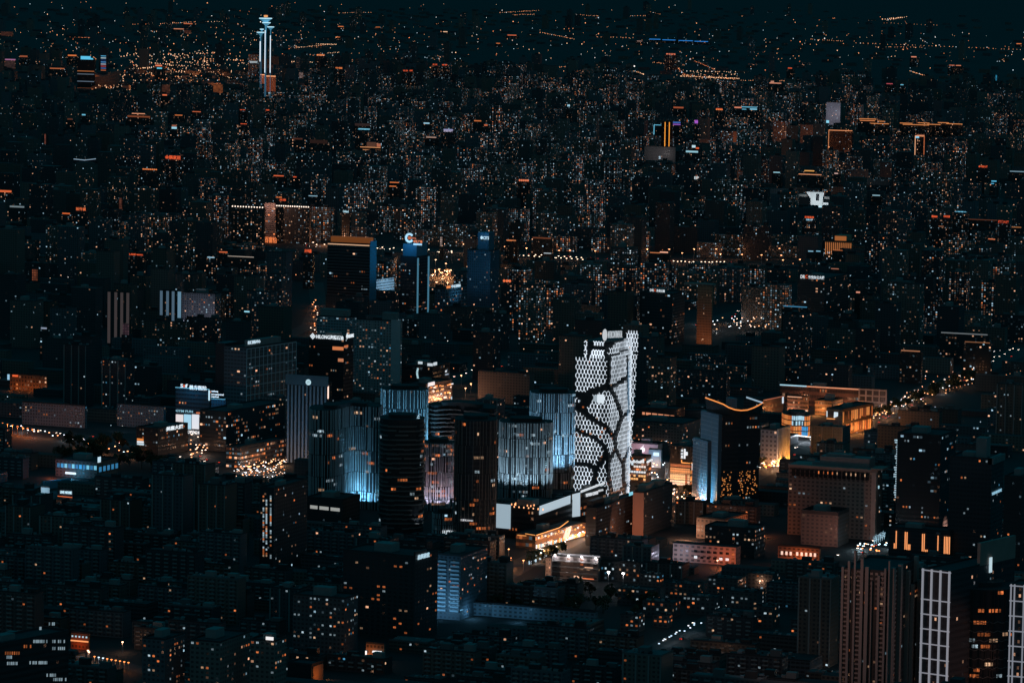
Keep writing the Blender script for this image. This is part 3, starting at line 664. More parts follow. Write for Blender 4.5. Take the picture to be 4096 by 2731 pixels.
# hospital with three tall advertising screens
b = B_('hospital', 'hospital block edged in blue light with rooftop letters and three tall bright screens', 'hospital', 703, 838, 845, 1560, 1758, wall=(.08, .1, .12), frac=.10, warm=.7, style=1, cw=3, ch=4, nwin=8, vis=1738)
b.sign('L', 'S', 723, 1549, 733, 1534, WHT, 1.0); b.sign('L', '✦', 733, 1551, 741, 1536, RED, 1.0); b.sign('L', 'f', 741, 1551, 752, 1535, WHT, 1.0); b.sign('L', '善方医院', 758, 1557, 827, 1539, WHT, 1.0)
b.strip('light_strip', [(-b.w, -.4, b.h + .8), (0, -.4, b.h + .8)], gl((130, 205, 235), .8), .5); b.strip('light_strip', [(.2, -.4, b.h), (.2, -.4, b.h - 10)], gl((190, 225, 240), 1.0), 1.2)
for xa, xb, c in ((704, 733, (225, 215, 215)), (736, 765, (160, 205, 228)), (768, 796, (218, 222, 230))): b.patch('advertising_screen', 'L', xa, 1712 if xa < 730 else 1714, xb, 1656, gl(c, 1.0), .5, label='tall bright advertising screen')
b.sign('L', 'GYM FUN', 704, 1646, 772, 1637, (150, 200, 220), .7); b.sign('L', 'OPEN24', 751, 1733, 798, 1720, (225, 230, 235), .9); b.patch('lit_floor', 'L', 785, 1654, 830, 1647, gl((220, 120, 80), .7), .2)
lamp_or_fill((-b.w / 2, -14, b.h + 6), (60, 160, 215), 9e3, 'POINT', 1, b.root)
b = B_('hospital_wing', 'blue-edged office wing right of the tall screens, three lines of English lettering', 'office wing', 839, 902, 908, 1600, h=30, wall=(.06, .1, .14), frac=.03, cw=3, vis=1690)
for i, (t, x1) in enumerate((('Shanfang', 874), ('International', 896), ('Hospital', 876))): b.sign('L', t, 837, 1567 + i * 11, x1, 1559 + i * 11, WHT, 1.0, off=1)
b.strip('light_strip', [(-b.w, -.4, b.h + .8), (0, -.4, b.h + .8)], gl((120, 190, 220), .7), .45); lamp_or_fill((-b.w / 2, -12, b.h + 8), (60, 160, 215), 8e3, 'POINT', 1, b.root)
b = B_('sign_office', 'low dark office with four big white characters on its leaning roof fascia', 'office building', 545, 632, 752, 1716, h=26, wall=(.05, .052, .055), frac=.07, warm=.7, cw=3, ch=3.6, nwin=22, vis=1840, phi=84)
b.sign('R', '美惠大厦', 663, 1724, 730, 1707, WHT, 1.0, off=.6)
b.patch('billboard', 'L', 549, 1769, 575, 1762, gl((235, 240, 245), .9), .4); b.patch('billboard', 'L', 549, 1778, 576, 1771, gl((190, 220, 235), .9), .4); b.patch('billboard', 'L', 549, 1760, 574, 1752, gl((235, 140, 70), .9), .4)
b = B_('office_block', 'dark mid-rise office right of the three bright screens with broken rows of lights', 'office building', 800, 905, 1140, 1650, h=38, wall=(.06, .06, .065), frac=.13, warm=.7, style=.9, cw=3, ch=3.8, nwin=60, vis=1850, phi=84)
b = B_('office_block', 'long stepped office with orange shop floors leading down to the striped slab', 'office building', 905, 960, 1148, 1790, h=20, wall=(.1, .09, .085), frac=.3, warm=.8, style=1, cw=3, ch=4, nwin=30, vis=1870, phi=84)

# crowned office and its neighbours
b = B_('crowned_office', 'dark glass office with glowing orange roof crown and blue-lit narrow east side', OT, 1310, 1480, 1506, 978, h=92, wall=(.03, .035, .04), frac=.07, warm=.75, style=1, cw=3, ch=3.9, nwin=22, vis=1190)
b.patch('light_cornice', 'L', 1312, 980, 1478, 976, gl((245, 190, 150), .8), .5, z=(b.h - 2.2, b.h - 1)); b.boxp('crown', -b.w + 2, -2, 6, b.d - 6, b.h + .02, b.h + 8, glow('crown_glow', srgb((165, 92, 45)), .35))
b.boxp('blue_face', .03, .4, 0, b.d, 8, b.h + 4, plain('blue_metal', (.12, .35, .5), .6, .3, .3)); lamp_or_fill((60, b.d / 2, b.h * .9), (60, 160, 215), 3e4, 'SPOT', 1, b.root, None, 70).rotation_euler = (R(85), 0, R(90))  # blue spot added in mid-air to light the east side
mb = MB()
for j in range(3, 23): mb.beam((.45, 0, j * 4), (.45, b.d, j * 4), .5, (1, 0, 0), .5); mb.beam((-b.w, -.05, j * 4), (0, -.05, j * 4), .35, (0, -1, 0), .3)
mb.build('sun_shade', M_metal, b.root)
b = B_('logo_tower', 'tower with ring logo, orange rooftop characters and two vertical blue light bands', OT, 1602, 1668, 1718, 1030, h=82, wall=(.035, .04, .045), frac=.12, warm=.35, style=1, cw=3, ch=3.9, nwin=16, vis=1250)
for yy in (3, b.d - 3): b.boxp('light_band', .03, .5, yy - 2.2, yy + 2.2, 4, b.h - 1, gl((95, 160, 190), .42))
mb = MB()
for k in range(14):
    t0, t1_ = R(35 + k * 290 / 14), R(35 + (k + 1) * 290 / 14); mb.beam((-b.w * .45 + 5.0 * math.cos(t0), -1, b.h + 25 + 5 * math.sin(t0)), (-b.w * .45 + 5 * math.cos(t1_), -1, b.h + 25 + 5 * math.sin(t1_)), 2.8, (0, -1, 0), .5)
mb.build('logo', gl((175, 215, 235), 1), b.root)
mb = MB(); mb.box(-b.w * .45 - 2, -b.w * .45 + 2, -1.6, -1.2, b.h + 23, b.h + 27); mb.box(-b.w * .45 + 2, -b.w * .45 + 9, -1.6, -1.2, b.h + 24.2, b.h + 25.6); mb.build('logo_mark', gl((200, 95, 55), .8), b.root)
b.boxp('crown', -b.w + 2, -2, 3, b.d - 3, b.h, b.h + 17, plain('crown_metal', (.1, .25, .35), .6, .2, .2)); lamp_or_fill((-b.w / 2, -14, b.h + 16), (40, 150, 215), 8e3, 'POINT', 1, b.root)
b.sign('L', '中汇广场', 1655, 971, 1690, 960, (240, 130, 75), 1.0, off=1); b.patch('sign', 'L', 1655, 980, 1689, 973, gl((170, 215, 240), 1), .4, off=1)
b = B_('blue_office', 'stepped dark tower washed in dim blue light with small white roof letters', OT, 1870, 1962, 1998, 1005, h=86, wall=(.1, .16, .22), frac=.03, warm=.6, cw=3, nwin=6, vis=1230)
b.sign('L', '●CITS', 1923, 957, 1957, 944, (195, 225, 238), 1.0, off=1); b.boxp('crown', -b.w * .6, -4, 3, 22, b.h, b.h + 24, plain('crown_metal2', (.08, .17, .24), .6, .2, .2)); lamp_or_fill((-b.w * .3, -12, b.h + 24), (40, 150, 215), 4e3, 'POINT', 1, b.root); lamp_or_fill((-b.w / 2, -50, b.h * .7), (60, 130, 170), 2e4, 'SPOT', 1, b.root, None, 80).rotation_euler = (R(90), 0, 0)  # mid-air blue spot added for the wash, no fixture
b = B_('white_grid_office', 'low bluish office with white frame grid, orange emblem and four white roof characters', 'office building', 1740, 1782, 1880, 1158, h=34, wall=(.14, .2, .26), frac=.05, cw=4, ch=4, nwin=6, vis=1230, phi=84)
b.sign('R', '中保国际', 1804, 1152, 1841, 1140, (200, 225, 240), .9); b.patch('logo', 'R', 1786, 1154, 1801, 1144, gl((240, 140, 80), 1), .4)
mb = MB()
for i in range(9): mb.beam((.1, b.d * i / 8, 0), (.1, b.d * i / 8, b.h), .6, (1, 0, 0), .3)
for j in range(1, 9): mb.beam((.15, 0, b.h * j / 8), (.15, b.d, b.h * j / 8), .6, (1, 0, 0), .4)
mb.build('facade_grid', plain('grid_blue', (.4, .5, .56), .7, .1, .2), b.root); lamp_or_fill((22, b.d * .4, 30), (80, 160, 205), 7e3, 'SPOT', 1, b.root, None, 90).rotation_euler = (R(90), 0, R(90))  # fixtureless spot added off the east grid
b = B_('lit_office', 'small pale blue floodlit office with ribbon windows between two dark towers', 'office building', 1500, 1503, 1577, 1120, h=26, wall=(.5, .55, .6), frac=.25, warm=.1, style=1, cw=3, ch=3.6, vis=1165, phi=84)
lamp_or_fill((50, b.d * .5, 14), (150, 195, 225), 1.1e5, 'SPOT', 1, b.root, None, 90).rotation_euler = (R(90), 0, R(90))  # added spot in mid-air washes this front
b = B_('apartment_slab', 'apartment block with four floodlit pale blue vertical bands at its left end', AP, 640, 722, 725, 1165, h=66, wall=(.06, .065, .07), frac=.05, cw=3, vis=1290)
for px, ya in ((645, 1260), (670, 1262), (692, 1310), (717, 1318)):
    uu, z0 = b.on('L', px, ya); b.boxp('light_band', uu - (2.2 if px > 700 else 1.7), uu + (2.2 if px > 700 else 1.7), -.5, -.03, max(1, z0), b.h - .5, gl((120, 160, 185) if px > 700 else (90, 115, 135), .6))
b = B_('apartment_slab', 'grey apartment block with plain lit gable just right of the pale blue bands', AP, 728, 860, 884, 1178, h=48, wall=(.2, .2, .22), frac=.12, warm=.5, cw=3.2, ch=3, nwin=14, vis=1275); lamp_or_fill((-b.w / 2, -50, 20), (170, 170, 190), 4e4, 'SPOT', 1, b.root, None, 100).rotation_euler = (R(92), 0, 0)  # spot without fixture added to lift the front wall
b = B_('apartment_slab', 'dark block with four faint brown vertical bands left of the pale blue bands', AP, 430, 516, 520, 1170, h=66, wall=(.06, .06, .06), frac=.02, cw=3, vis=1290)
for px in (436, 463, 487, 511): uu, z0 = b.on('L', px, 1280); b.boxp('light_band', uu - 1.8, uu + 1.8, -.5, -.03, 4, b.h - .5, gl((75, 66, 66), .6))
b = B_('hotel_tower', 'pink-lit hotel tower with three large orange characters at its foot', 'hotel tower', 1058, 1101, 1104, 815, 975, wall=(.35, .27, .25), frac=.35, warm=.85, style=.8, cw=3, ch=3.4, vis=982)
lamp_or_fill((-b.w / 2, -26, 74), (255, 190, 165), 4e4, 'SPOT', 1, b.root, None, 110).rotation_euler = (R(55), 0, 0)  # pinkish spot added in the air before the hotel, aimed down
b.sign('L', '百富怡', 1061, 970, 1111, 946, (235, 125, 70), 1.0, off=3)
for (xa, xb, y) in ((930, 1056, 832), (1108, 1238, 830)):
    b = B_('apartment_slab', 'long dark apartment slab, white roof lamps in a row, %s the three-character hotel' % ('left of' if xa < 1000 else 'right of'), AP, xa - 5, xb, xb + 6, y + 3, h=58, wall=(.08, .07, .065), frac=.17, warm=.8, cw=3.4, ch=3, vis=972)
    k = 12 if xa < 1000 else 15
    for i in range(k): b.boxp('roof_lamp', -b.w + b.w * (i + .3) / k, -b.w + b.w * (i + .3) / k + 1.6, -.6, .4, b.h + 1, b.h + 2.6, gl((255, 230, 210), 2))

# yellow twin-line tower
b = B_('office_slab', 'grey office slab with a white mark below the twin yellow light lines', 'office building', 2578, 2702, 2704, 590, h=36, wall=(.16, .15, .15), frac=.02, cw=3, vis=645); b.sign('L', 'S', 2635, 636, 2643, 625, (170, 200, 220), .9)
lamp_or_fill((-b.w / 2, -50, 20), (170, 160, 160), 5e4, 'SPOT', 1, b.root, None, 100).rotation_euler = (R(92), 0, 0)  # added fixtureless spot brightens the slab
b = B_('outlined_tower', 'black tower with two tall parallel yellow light lines', OT, 2646, 2688, 2692, 490, h=70, wall=(.02, .02, .022), frac=.05, cw=4, vis=588)
for px in (2659, 2676): uu, z0 = b.on('L', px, 587); b.boxp('light_strip', uu - .9, uu + .9, -.8, -.03, max(0, z0), b.h, gl((255, 160, 60), 1))
b = B_('outlined_block', 'low block outlined by one cyan light frame beside the twin yellow lines', 'office building', 2617, 2645, 2647, 501, h=36, wall=(.03, .03, .032), frac=.02, vis=545)
b.strip('light_strip', [(-b.w, -.4, 1), (-b.w, -.4, b.h)], gl((110, 200, 235), .9), 1.3); b.strip('light_strip', [(-b.w, -.4, b.h), (0, -.4, b.h)], gl((110, 200, 235), .9), 1.3)
# right half of the picture
b = B_('white_clinic', 'low floodlit white building with a square dark window and flat roof wings', 'public building', 3243, 3292, 3296, 770, h=32, wall=(.6, .62, .62), frac=0, glass=0, cw=3, vis=822, roofm=M_roofl)
mb = MB(); mb.box(-b.w * .56, -b.w * .3, -.4, -.02, b.h * .52, b.h * .9); mb.build('window', M_glass, b.root); mb = MB(); t_ = b.h * .62
for (xa, xb, za) in ((-b.w, -b.w - 9, 1), (0, 2, -1)): mb.quad((xa, -.4, t_), (xa, -.4, b.h), (xb, -.4, b.h), (xb, -.4, b.h)); mb.quad((xa, 9, t_), (xb, 9, b.h), (xb, 9, b.h), (xa, 9, b.h)); mb.quad((xa, -.4, t_), (xb, -.4, b.h), (xb, 9, b.h), (xa, 9, t_)); mb.quad((xa, -.4, b.h), (xa, 9, b.h), (xb, 9, b.h), (xb, -.4, b.h))
mb.build('flared_eave', M_white, b.root); b.boxp('wing', .03, 24, 4, 16, b.h * .62, b.h * .76, M_conc); b.boxp('wing', .03, 13, 1, 14, b.h * .12, b.h * .42, M_white); b.boxp('wing', -b.w - 40, -b.w - 9.5, 4, 16, b.h * .7, b.h * .84, M_conc)
lamp_or_fill((-b.w / 2, -38, 16), (215, 225, 230), 7.5e4, 'SPOT', 1, b.root, None, 110).rotation_euler = (R(92), 0, 0)  # spot in mid-air added to whiten the front
b.sign('L', 'Oriental', 3262, 828, 3288, 823, (160, 215, 235), .9, off=2); b.patch('sign', 'L', 3262, 836, 3296, 830, gl((150, 210, 235), .9), .4, off=2)
b = B_('drum_hall', 'low hall crowned by a glowing orange colonnade', 'hall', 3300, 3408, 3412, 968, h=26, wall=(.3, .2, .12), frac=.3, warm=1, style=.6, cw=3, ch=3, vis=985)
b.boxp('colonnade', -b.w, 0, -.5, -.02, 4, b.h - .5, plain('brown_screen', (.3, .17, .09), .7, .3, .2)); b.boxp('crown', -b.w * .68, -b.w * .22, 4, 30, b.h, b.h + 9, plain('warm_stone', (.5, .3, .17), .7, .3, .2))
for k in range(14): b.boxp('column_light', -b.w * (k + .5) / 14 - .5, -b.w * (k + .5) / 14 + .5, -1, -.52, 5, b.h - 2, gl((235, 145, 85), .55))
b.boxp('lit_crown_glow', -b.w * .66, -b.w * .24, 3.4, 3.98, b.h + 1, b.h + 8, gl((205, 120, 65), .5))
for (nm, lb, xl, xm, xr, yt, h, tx, x0, y0, x1, y1, rgb, extra) in (
    ('sign_office', 'broad dark office with long white and red rooftop lettering at the right', 3190, 3300, 3396, 1118, 58, 'DR', 3203, 1113, 3221, 1099, (225, 228, 230), (('C', 3222, 1113, 3231, 1099, RED), ('外交办公大楼', 3234, 1115, 3298, 1101, WHT))),
    ('sign_office', 'dark twin office with small white and red rooftop lettering near the centre', 2560, 2690, 2740, 1178, 62, 'DR', 2601, 1165, 2617, 1155, (215, 222, 228), (('C', 2618, 1165, 2625, 1155, RED), ('外交公寓', 2627, 1168, 2660, 1157, WHT)))):
    b = B_(nm, lb, 'office building', xl, xm, xr, yt, h=h, wall=(.07, .07, .072), frac=.13, warm=.62, style=.8, cw=3.2, ch=3.6, nwin=14, vis=yt + 120)
    b.sign('L', tx, x0, y0, x1, y1, rgb, .9, off=1)
    for (t, xa, ya, xb, yb2, c) in extra: b.sign('L', t, xa, ya, xb, yb2, c, .9, off=1)
b = B_('orange_office', 'tower with an orange floodlit ribbed wall rising over a bright street corner', OT, 2790, 2850, 2853, 1145, h=72, wall=(.42, .24, .14), frac=.03, cw=2, ch=3.2, vis=1270, phi=88, glass=1)
lamp_or_fill((-b.w * .6, -30, 2), (255, 160, 105), 9e3, 'SPOT', 1, b.root, None, 110).rotation_euler = (R(115), 0, 0)
b.boxp('roof_slab', -b.w - 18, 0, 0, 12, b.h, b.h + 2.5, M_brown)
# foreground right: hotel
b = B_('hotel_block', 'large brown stone hotel slab with regular square windows, projecting cornice and slim lit corner pillar', 'hotel', 3155, 3496, 3530, 1888, 2160, wall=(.26, .2, .17), frac=.022, warm=.7, cw=3.9, ch=3.4, nwin=26, vis=2130, para=.3)
mb = MB(); mb.box(-b.w * 1.0, 3.5, -1.2, b.d + 1, b.h, b.h + 2.2); mb.box(-2, 8, -2.5, b.d * .8, b.h + 2.2, b.h + 3.4); mb.build('cornice', M_brown, b.root)
mb = MB(); mb.box(-b.w * .66, -b.w * .08, 6, 22, b.h + 2.2, b.h + 10); mb.box(-b.w * .6, -b.w * .3, 9, 19, b.h + 10, b.h + 12); mb.build('penthouse', M_conc, b.root)
mb = MB(); mb.box(-1.5, 2.5, -1.5, 3, 0, b.h - .01); mb.box(-.5, 1.5, 3.4, 7, 0, b.h - .01); mb.build('corner_pillar', plain('pink_stone', (.5, .36, .3), .8, .2, .15), b.root)
for i in range(8): place_pane(b.root, 'L', -3 - i * 5.5 - 6, b.h - 3.2, 4.2, 2.2, 'p' if i < 5 else 'o', bright=True)
for i in range(9): b.boxp('sign', 3.0, 3.4, 3.1, 5.2, b.h - 14 - i * 3.1, b.h - 11.6 - i * 3.1, gl((170, 215, 230), .9)) if i == 0 else None
for i in range(17): b.boxp('upper_window', -4 - i * b.w / 18.5 - 3, -4 - i * b.w / 18.5, -1.28, -1.0 - .02, b.h - 7.2, b.h - 1.2, M_glass)
b.sign('R', '北京饭店', 3526, 1992, 3530, 1920, (170, 215, 230), .9, off=1) if False else None
lamp_or_fill((-20, -90, 10), (240, 165, 145), 2.6e4, 'SPOT', 2, b.root, None, 76).rotation_euler = (R(100), 0, R(12)); lamp_or_fill((70, 10, 10), (255, 185, 160), 4e4, 'SPOT', 2, b.root, None, 80).rotation_euler = (R(105), 0, R(90))  # both hotel spots are added, with no fixture behind them
b = B_('hotel_wing', 'low brown wing with a plain cornice in front of the brown stone hotel', 'hotel wing', 3205, 3353, 3397, 2062, h=26, wall=(.13, .105, .095), frac=.05, warm=1, cw=4, vis=2140, para=3); lamp_or_fill((-30, -70, 10), (255, 165, 140), 4e3, 'SPOT', 2, b.root, None, 110).rotation_euler = (R(100), 0, 0)  # unmounted spot added for the wing
b = B_('round_office', 'tall dark rounded office with broken white ribbon windows near its top', OT, 3590, 3765, 3825, 1745, h=92, wall=(.04, .042, .045), frac=.11, warm=.3, style=1, cw=2.6, ch=3.7, nwin=40, vis=2110)
for k in range(22): b.boxp('light_strip', -b.w - .8, -b.w - .05, -.6, .6, b.h - 6 - k * 1.9, b.h - 4.9 - k * 1.9, gl((175, 205, 220), .8)) if k < 1 else None
mb = MB()
for k in range(26): mb.box(-b.w - random.uniform(.1, 2.4), -b.w - .05, -.6, .6, b.h - 6 - k * 1.9, b.h - 4.9 - k * 1.9)
mb.build('light_ribbon', gl((175, 205, 220), .7), b.root)
b = B_('framed_office', 'dark square office tower with slanted blue-white letters low on its east side', OT, 3800, 3968, 4016, 1838, h=86, wall=(.06, .062, .066), frac=.03, warm=.6, style=.5, cw=2.8, ch=3.6, nwin=20, vis=2150)
b.boxp('roof_house', -b.w * .45, -b.w * .2, 8, 20, b.h, b.h + 16, M_conc); b.sign('R', 'SUNSHINE', 3966, 1980, 4003, 1969, (150, 200, 225), .8, off=.6)
b.boxp('cornice', -3, 1.2, 0, b.d, b.h - 4, b.h + 1.2, M_conc)
b = B_('dark_office', 'black office tower at the right edge with faint ledges and scattered lights', OT, 4018, 4090, 4140, 1910, h=84, wall=(.045, .045, .045), frac=.03, warm=.7, cw=3, nwin=10, vis=2250)
# vertical orange line building
b = B_('light_line_block', 'low dark block decorated with vertical orange light lines of uneven length', 'office building', 3556, 3800, 3835, 2128, h=26, wall=(.05, .06, .07), frac=.05, warm=.1, style=1, cw=4, vis=2225, phi=88)
for px, ya, yb2 in ((3578, 2171, 2192), (3586, 2122, 2192), (3622, 2126, 2196), (3629, 2127, 2197), (3634, 2176, 2198), (3640, 2176, 2198), (3691, 2134, 2203), (3698, 2134, 2204), (3703, 2197, 2205), (3709, 2197, 2205), (3753, 2141, 2210), (3779, 2145, 2213), (3786, 2145, 2213), (3792, 2146, 2214), (3799, 2146, 2215)):
    uu, z1 = b.on('L', px, ya); _, z0 = b.on('L', px, yb2); b.boxp('light_strip', uu - .35, uu + .35, -.6, -.05, z0, z1, gl((255, 160, 100), 1))
for px in (3817, 3824): uu, z1 = b.on('R', px, 2178); b.boxp('light_strip', .05, .6, uu - .35, uu + .35, 4, 11, gl((255, 150, 90), .9))
# brown finned apartment tower
b = B_('finned_tower', 'brown apartment tower made of many stepped vertical fins with dark windows between', AP, 3370, 3560, 3662, 2290, h=98, wall=(.05, .045, .042), frac=.03, warm=.9, cw=3.6, ch=3.2, nwin=40, vis=2640, box=False)
mb = MB(); mats_ = plain('brown_render', (.30, .235, .21), .85, .15, .15)
for i, (f0, wd, dz) in enumerate(((0, .05, 2), (.13, .05, 6), (.26, .04, 13), (.4, .06, 8), (.5, .07, 3), (.63, .02, -6), (.76, .05, -2), (.9, .04, 3), (.985, .03, 8))):
    x = -b.w * (1 - f0); mb.box(x, x + b.w * wd, -2.2, -.02, 0, b.h + dz)
for f0 in (0.02, .3, .62, .93):
    y = b.d * f0; mb.box(.02, 2.4, y, y + b.d * .07, 0, b.h + random.uniform(-4, 4))
for z in range(4, int(b.h), 3):
    for f0, f1 in ((.05, .13), (.31, .4), (.81, .9)): mb.box(-b.w * (1 - f0) + .01, -b.w * (1 - f1) - .01, -1.0, -.05, z, z + 1.1)
    for f0, f1 in ((.10, .17), (.16, .22)): mb.box(.05, 1.0, b.d * f0, b.d * f1, z, z + 1.1)
mb.build('fin', mats_, b.root); lamp_or_fill((-40, -110, 95), (235, 175, 160), 8e4, 'SPOT', 2, b.root, None, 90).rotation_euler = (R(72), 0, 0); lamp_or_fill((120, 30, 30), (255, 175, 150), 3e4, 'SPOT', 2, b.root, None, 60).rotation_euler = (R(94), 0, R(90))  # both spots float free, added to bring out the fins
b2 = B_('finned_tower', 'second half of brown finned apartments, lower and nearer the white framed tower', AP, 3575, 3640, 3697, 2345, h=84, wall=(.05, .045, .042), frac=.03, warm=.9, cw=3.6, ch=3.2, nwin=20, vis=2640, box=False)
mb = MB()
for f0, wd, dz in ((0, .1, 3), (.25, .08, 9), (.5, .06, -3), (.86, .14, 8)): x = -b2.w * (1 - f0); mb.box(x, x + b2.w * wd, -2, -.02, 0, b2.h + dz)
for f0 in (.05, .5, .9): y = b2.d * f0; mb.box(.02, 2.2, y, y + b2.d * .08, 0, b2.h + random.uniform(0, 6))
for z in range(4, int(b2.h), 3): mb.box(-b2.w * .9, -b2.w * .76, -1, -.05, z, z + 1.1); mb.box(-b2.w * .5, -b2.w * .16, -1, -.05, z, z + 1.1)
mb.build('fin', mats_, b2.root)
# white framed tower and dark rounded hotel
b = B_('framed_tower', 'dark tower held in a bright white frame of tall mullions and floor lines', OT, 3694, 3800, 4060, 2290, h=96, wall=(.05, .053, .06), frac=.03, warm=.8, cw=3, ch=4.2, nwin=6, vis=2720, box=False, phi=76)
wf = glow('white_frame_glow', srgb((190, 192, 205)), .36); mb = MB(); n = 3  # white mullions given emission of their own
for i in range(n + 1):
    x = -b.w + b.w * i / n
    for o_ in (-.42, .42): mb.box(x + o_ - .1, x + o_ + .1, -1.3, -.05, 0, b.h + 1)
for z in [b.h] + [b.h - 19 - k * 9.6 for k in range(9)]:
    if z > 0: mb.box(-b.w - .9, .9, -1.0, -.03, z - .32, z + .32)
mb.build('white_frame', wf, b.root)
b.boxp('screen_fin', -2, .2, b.d * .45, b.d, b.h, b.h + 15, M_brown); o = b.sign('R', 'H O T E L', 3951, 2290, 3962, 2228, (190, 215, 225), .8, off=1)
b = B_('framed_tower', 'narrow slice of white framed tower at the right edge beyond the dark round hotel', OT, 4040, 4105, 4140, 2345, h=96, wall=(.05, .053, .06), frac=.12, warm=.8, cw=3, ch=4.2, nwin=16, vis=2720, box=False)
mb = MB()
for px in (4044, 4058, 4096):
    uu, _ = b.on('L', px, 2400); mb.box(uu - .35, uu + .35, -1.3, -.05, 0, b.h + 1)
for k in range(10): z = b.h - k * 9.6; mb.box(-b.w, 0, -1, -.03, z - .3, z + .3)
mb.build('white_frame', wf, b.root)
cn = tw('round_hotel', 'black rounded glass hotel with netted facade and small white name at the top right', 3790, 4048, 2830, 2335, 44, 'rnd', fin=3.5, fincol=M_dark, frac=.04, warm=.85, vis=2731, nwin=80, style=.5); cn[0]['category'] = 'hotel'
mb = MB(); ro, P_, h_, at_, T_ = cn
for z in range(6, int(h_ - 20), 6):
    for k in range(int(T_ / 3)):
        c, n = at_(k * 3.0); c2, n2 = at_(k * 3.0 + 3)
        if n.dot(Vector((P_.x, P_.y, 0)).normalized()) < .3: mb.beam(c + n * .3 + Vector((0, 0, z + 1.2 * (k % 2))), c2 + n2 * .3 + Vector((0, 0, z + 1.2 * ((k + 1) % 2))), .5, n + n2, .3)
mb.build('facade_net', M_band, ro)
free_sign(ro, P_, 'CONRAD', 4017, 2385, 4042, 2368, 2370, (205, 215, 220), .8, 14)
# curved-roof tower (turned 45 degrees)
b = B_('curved_roof_tower', 'dark glass tower under an upswept roof edged by a curved orange light line', OT, 2818, 2890, 3040, 1668, h=82, phi=44, wall=(.035, .037, .042), frac=.10, warm=.65, style=1, cw=2.6, ch=3.9, nwin=50, vis=1990, box=False)
b.boxp('glass_wing', -b.w, -.5, -3.5, -.05, 0, b.h + 2, plain('blue_glass', (.09, .14, .18), .3, .15, .3)); b.boxp('glass_wing', -b.w - 8, -b.w * .38, -7, -3.55, 0, b.h * .72, bpy.data.materials['blue_glass'])
mb = MB()
for z in range(4, int(b.h), 4): mb.beam((-b.w, -3.55, z), (-.5, -3.55, z), .4, (0, -1, 0), .15)
for k in range(4): mb.beam((-b.w * .36 + k * .0 - b.w * .2 * k, -3.6 if k < 1 else -7.1, 2), (-b.w * .36 - b.w * .2 * k, -3.6 if k < 1 else -7.1, b.h * (.98 if k < 1 else .7)), .4, (0, -1, 0), .2)
for z in range(3, int(b.h * .72), 3): mb.beam((-b.w - 7.9, -7.05, z), (-b.w * .39, -7.05, z), .5, (0, -1, 0), .3)
mb.build('mullion', M_metal, b.root)
lamp_or_fill((-b.w * .5, -22, 1), (110, 190, 225), 1.6e5, 'SPOT', 1, b.root, None, 80).rotation_euler = (R(125), 0, 0); lamp_or_fill((-b.w * .5, -70, 50), (120, 170, 200), 6e4, 'SPOT', 1, b.root, None, 80).rotation_euler = (R(90), 0, 0)  # the higher spot is added in mid-air for the glass wing
for k in range(44): place_pane(b.root, 'L', -random.uniform(b.w * .4, b.w), random.uniform(1, 14) if k < 20 else b.h * .7 * random.random() ** 1.5, random.uniform(.6, 1.8), .9, 'b' if k % 3 == 0 else 'c', bright=k < 24)
for o in b.root.children[-44:]: o.location.y = -7.2
# reflections of tree lights put in as glowing boxes, lower right face
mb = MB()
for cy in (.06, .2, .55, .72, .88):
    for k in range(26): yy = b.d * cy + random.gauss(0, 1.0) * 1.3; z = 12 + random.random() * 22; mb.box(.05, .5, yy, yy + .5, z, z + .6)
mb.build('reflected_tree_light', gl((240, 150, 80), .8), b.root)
ptsr = [(2821, 1590), (2850, 1600), (2893, 1616), (2915, 1629), (2940, 1638), (2965, 1641), (2990, 1639), (3015, 1630), (3035, 1620), (3053, 1609)]
D0 = proj(b.P)[2] - 6; loc = []
Rm = Matrix.Rotation(-R(44 - 90), 3, 'Z')
for i, (x, y) in enumerate(ptsr):
    d = ray(x, y); t = i / 9; DD = D0 + 44 * (t - .45) ** 2 * 3 ; p = CP + d * DD / d.dot(fw); loc.append(Rm @ (p - b.P))
mb = MB()
for p, q in zip(loc, loc[1:]): mb.beam(p, q, 1.0, -(Rm @ Vector((fw.x, fw.y, 0))), .5)
mb.build('roof_light_line', gl((255, 150, 75), 1), b.root)
mb = MB(); ctr = Vector((-b.w * .45, b.d * .5, b.h + 1))
for p, q in zip(loc, loc[1:]): mb.quad(p + Vector((0, 0, -.3)), q + Vector((0, 0, -.3)), ctr, ctr); mb.quad(p + Vector((0, 0, -.3)), q + Vector((0, 0, -.3)), Vector((q.x, q.y, b.h - 3)) * .9 + ctr * .1, Vector((p.x, p.y, b.h - 3)) * .9 + ctr * .1)
mb.build('swept_roof', M_roof, b.root)
pa, pb2 = [CP + ray(x, y) * ((D0 + o_) / ray(x, y).dot(fw)) - b.P for x, y, o_ in ((2985, 1588, 60), (3050, 1610, 22))]
mb = MB(); mb.beam(Rm @ pa, Rm @ pb2, 1.4, (Rm @ Vector((fw.x, fw.y, 0))) * -1, .4); mb.build('roof_light_line', gl((160, 185, 205), .8), b.root)
mb = MB(); mb.box(-b.w * .75, -b.w * .45, b.d * .45, b.d * .6, b.h, b.h + 14); mb.build('plant_room', plain('blue_grey', (.16, .24, .3), .7, .2, .2), b.root)
SH = 'shopping centre'
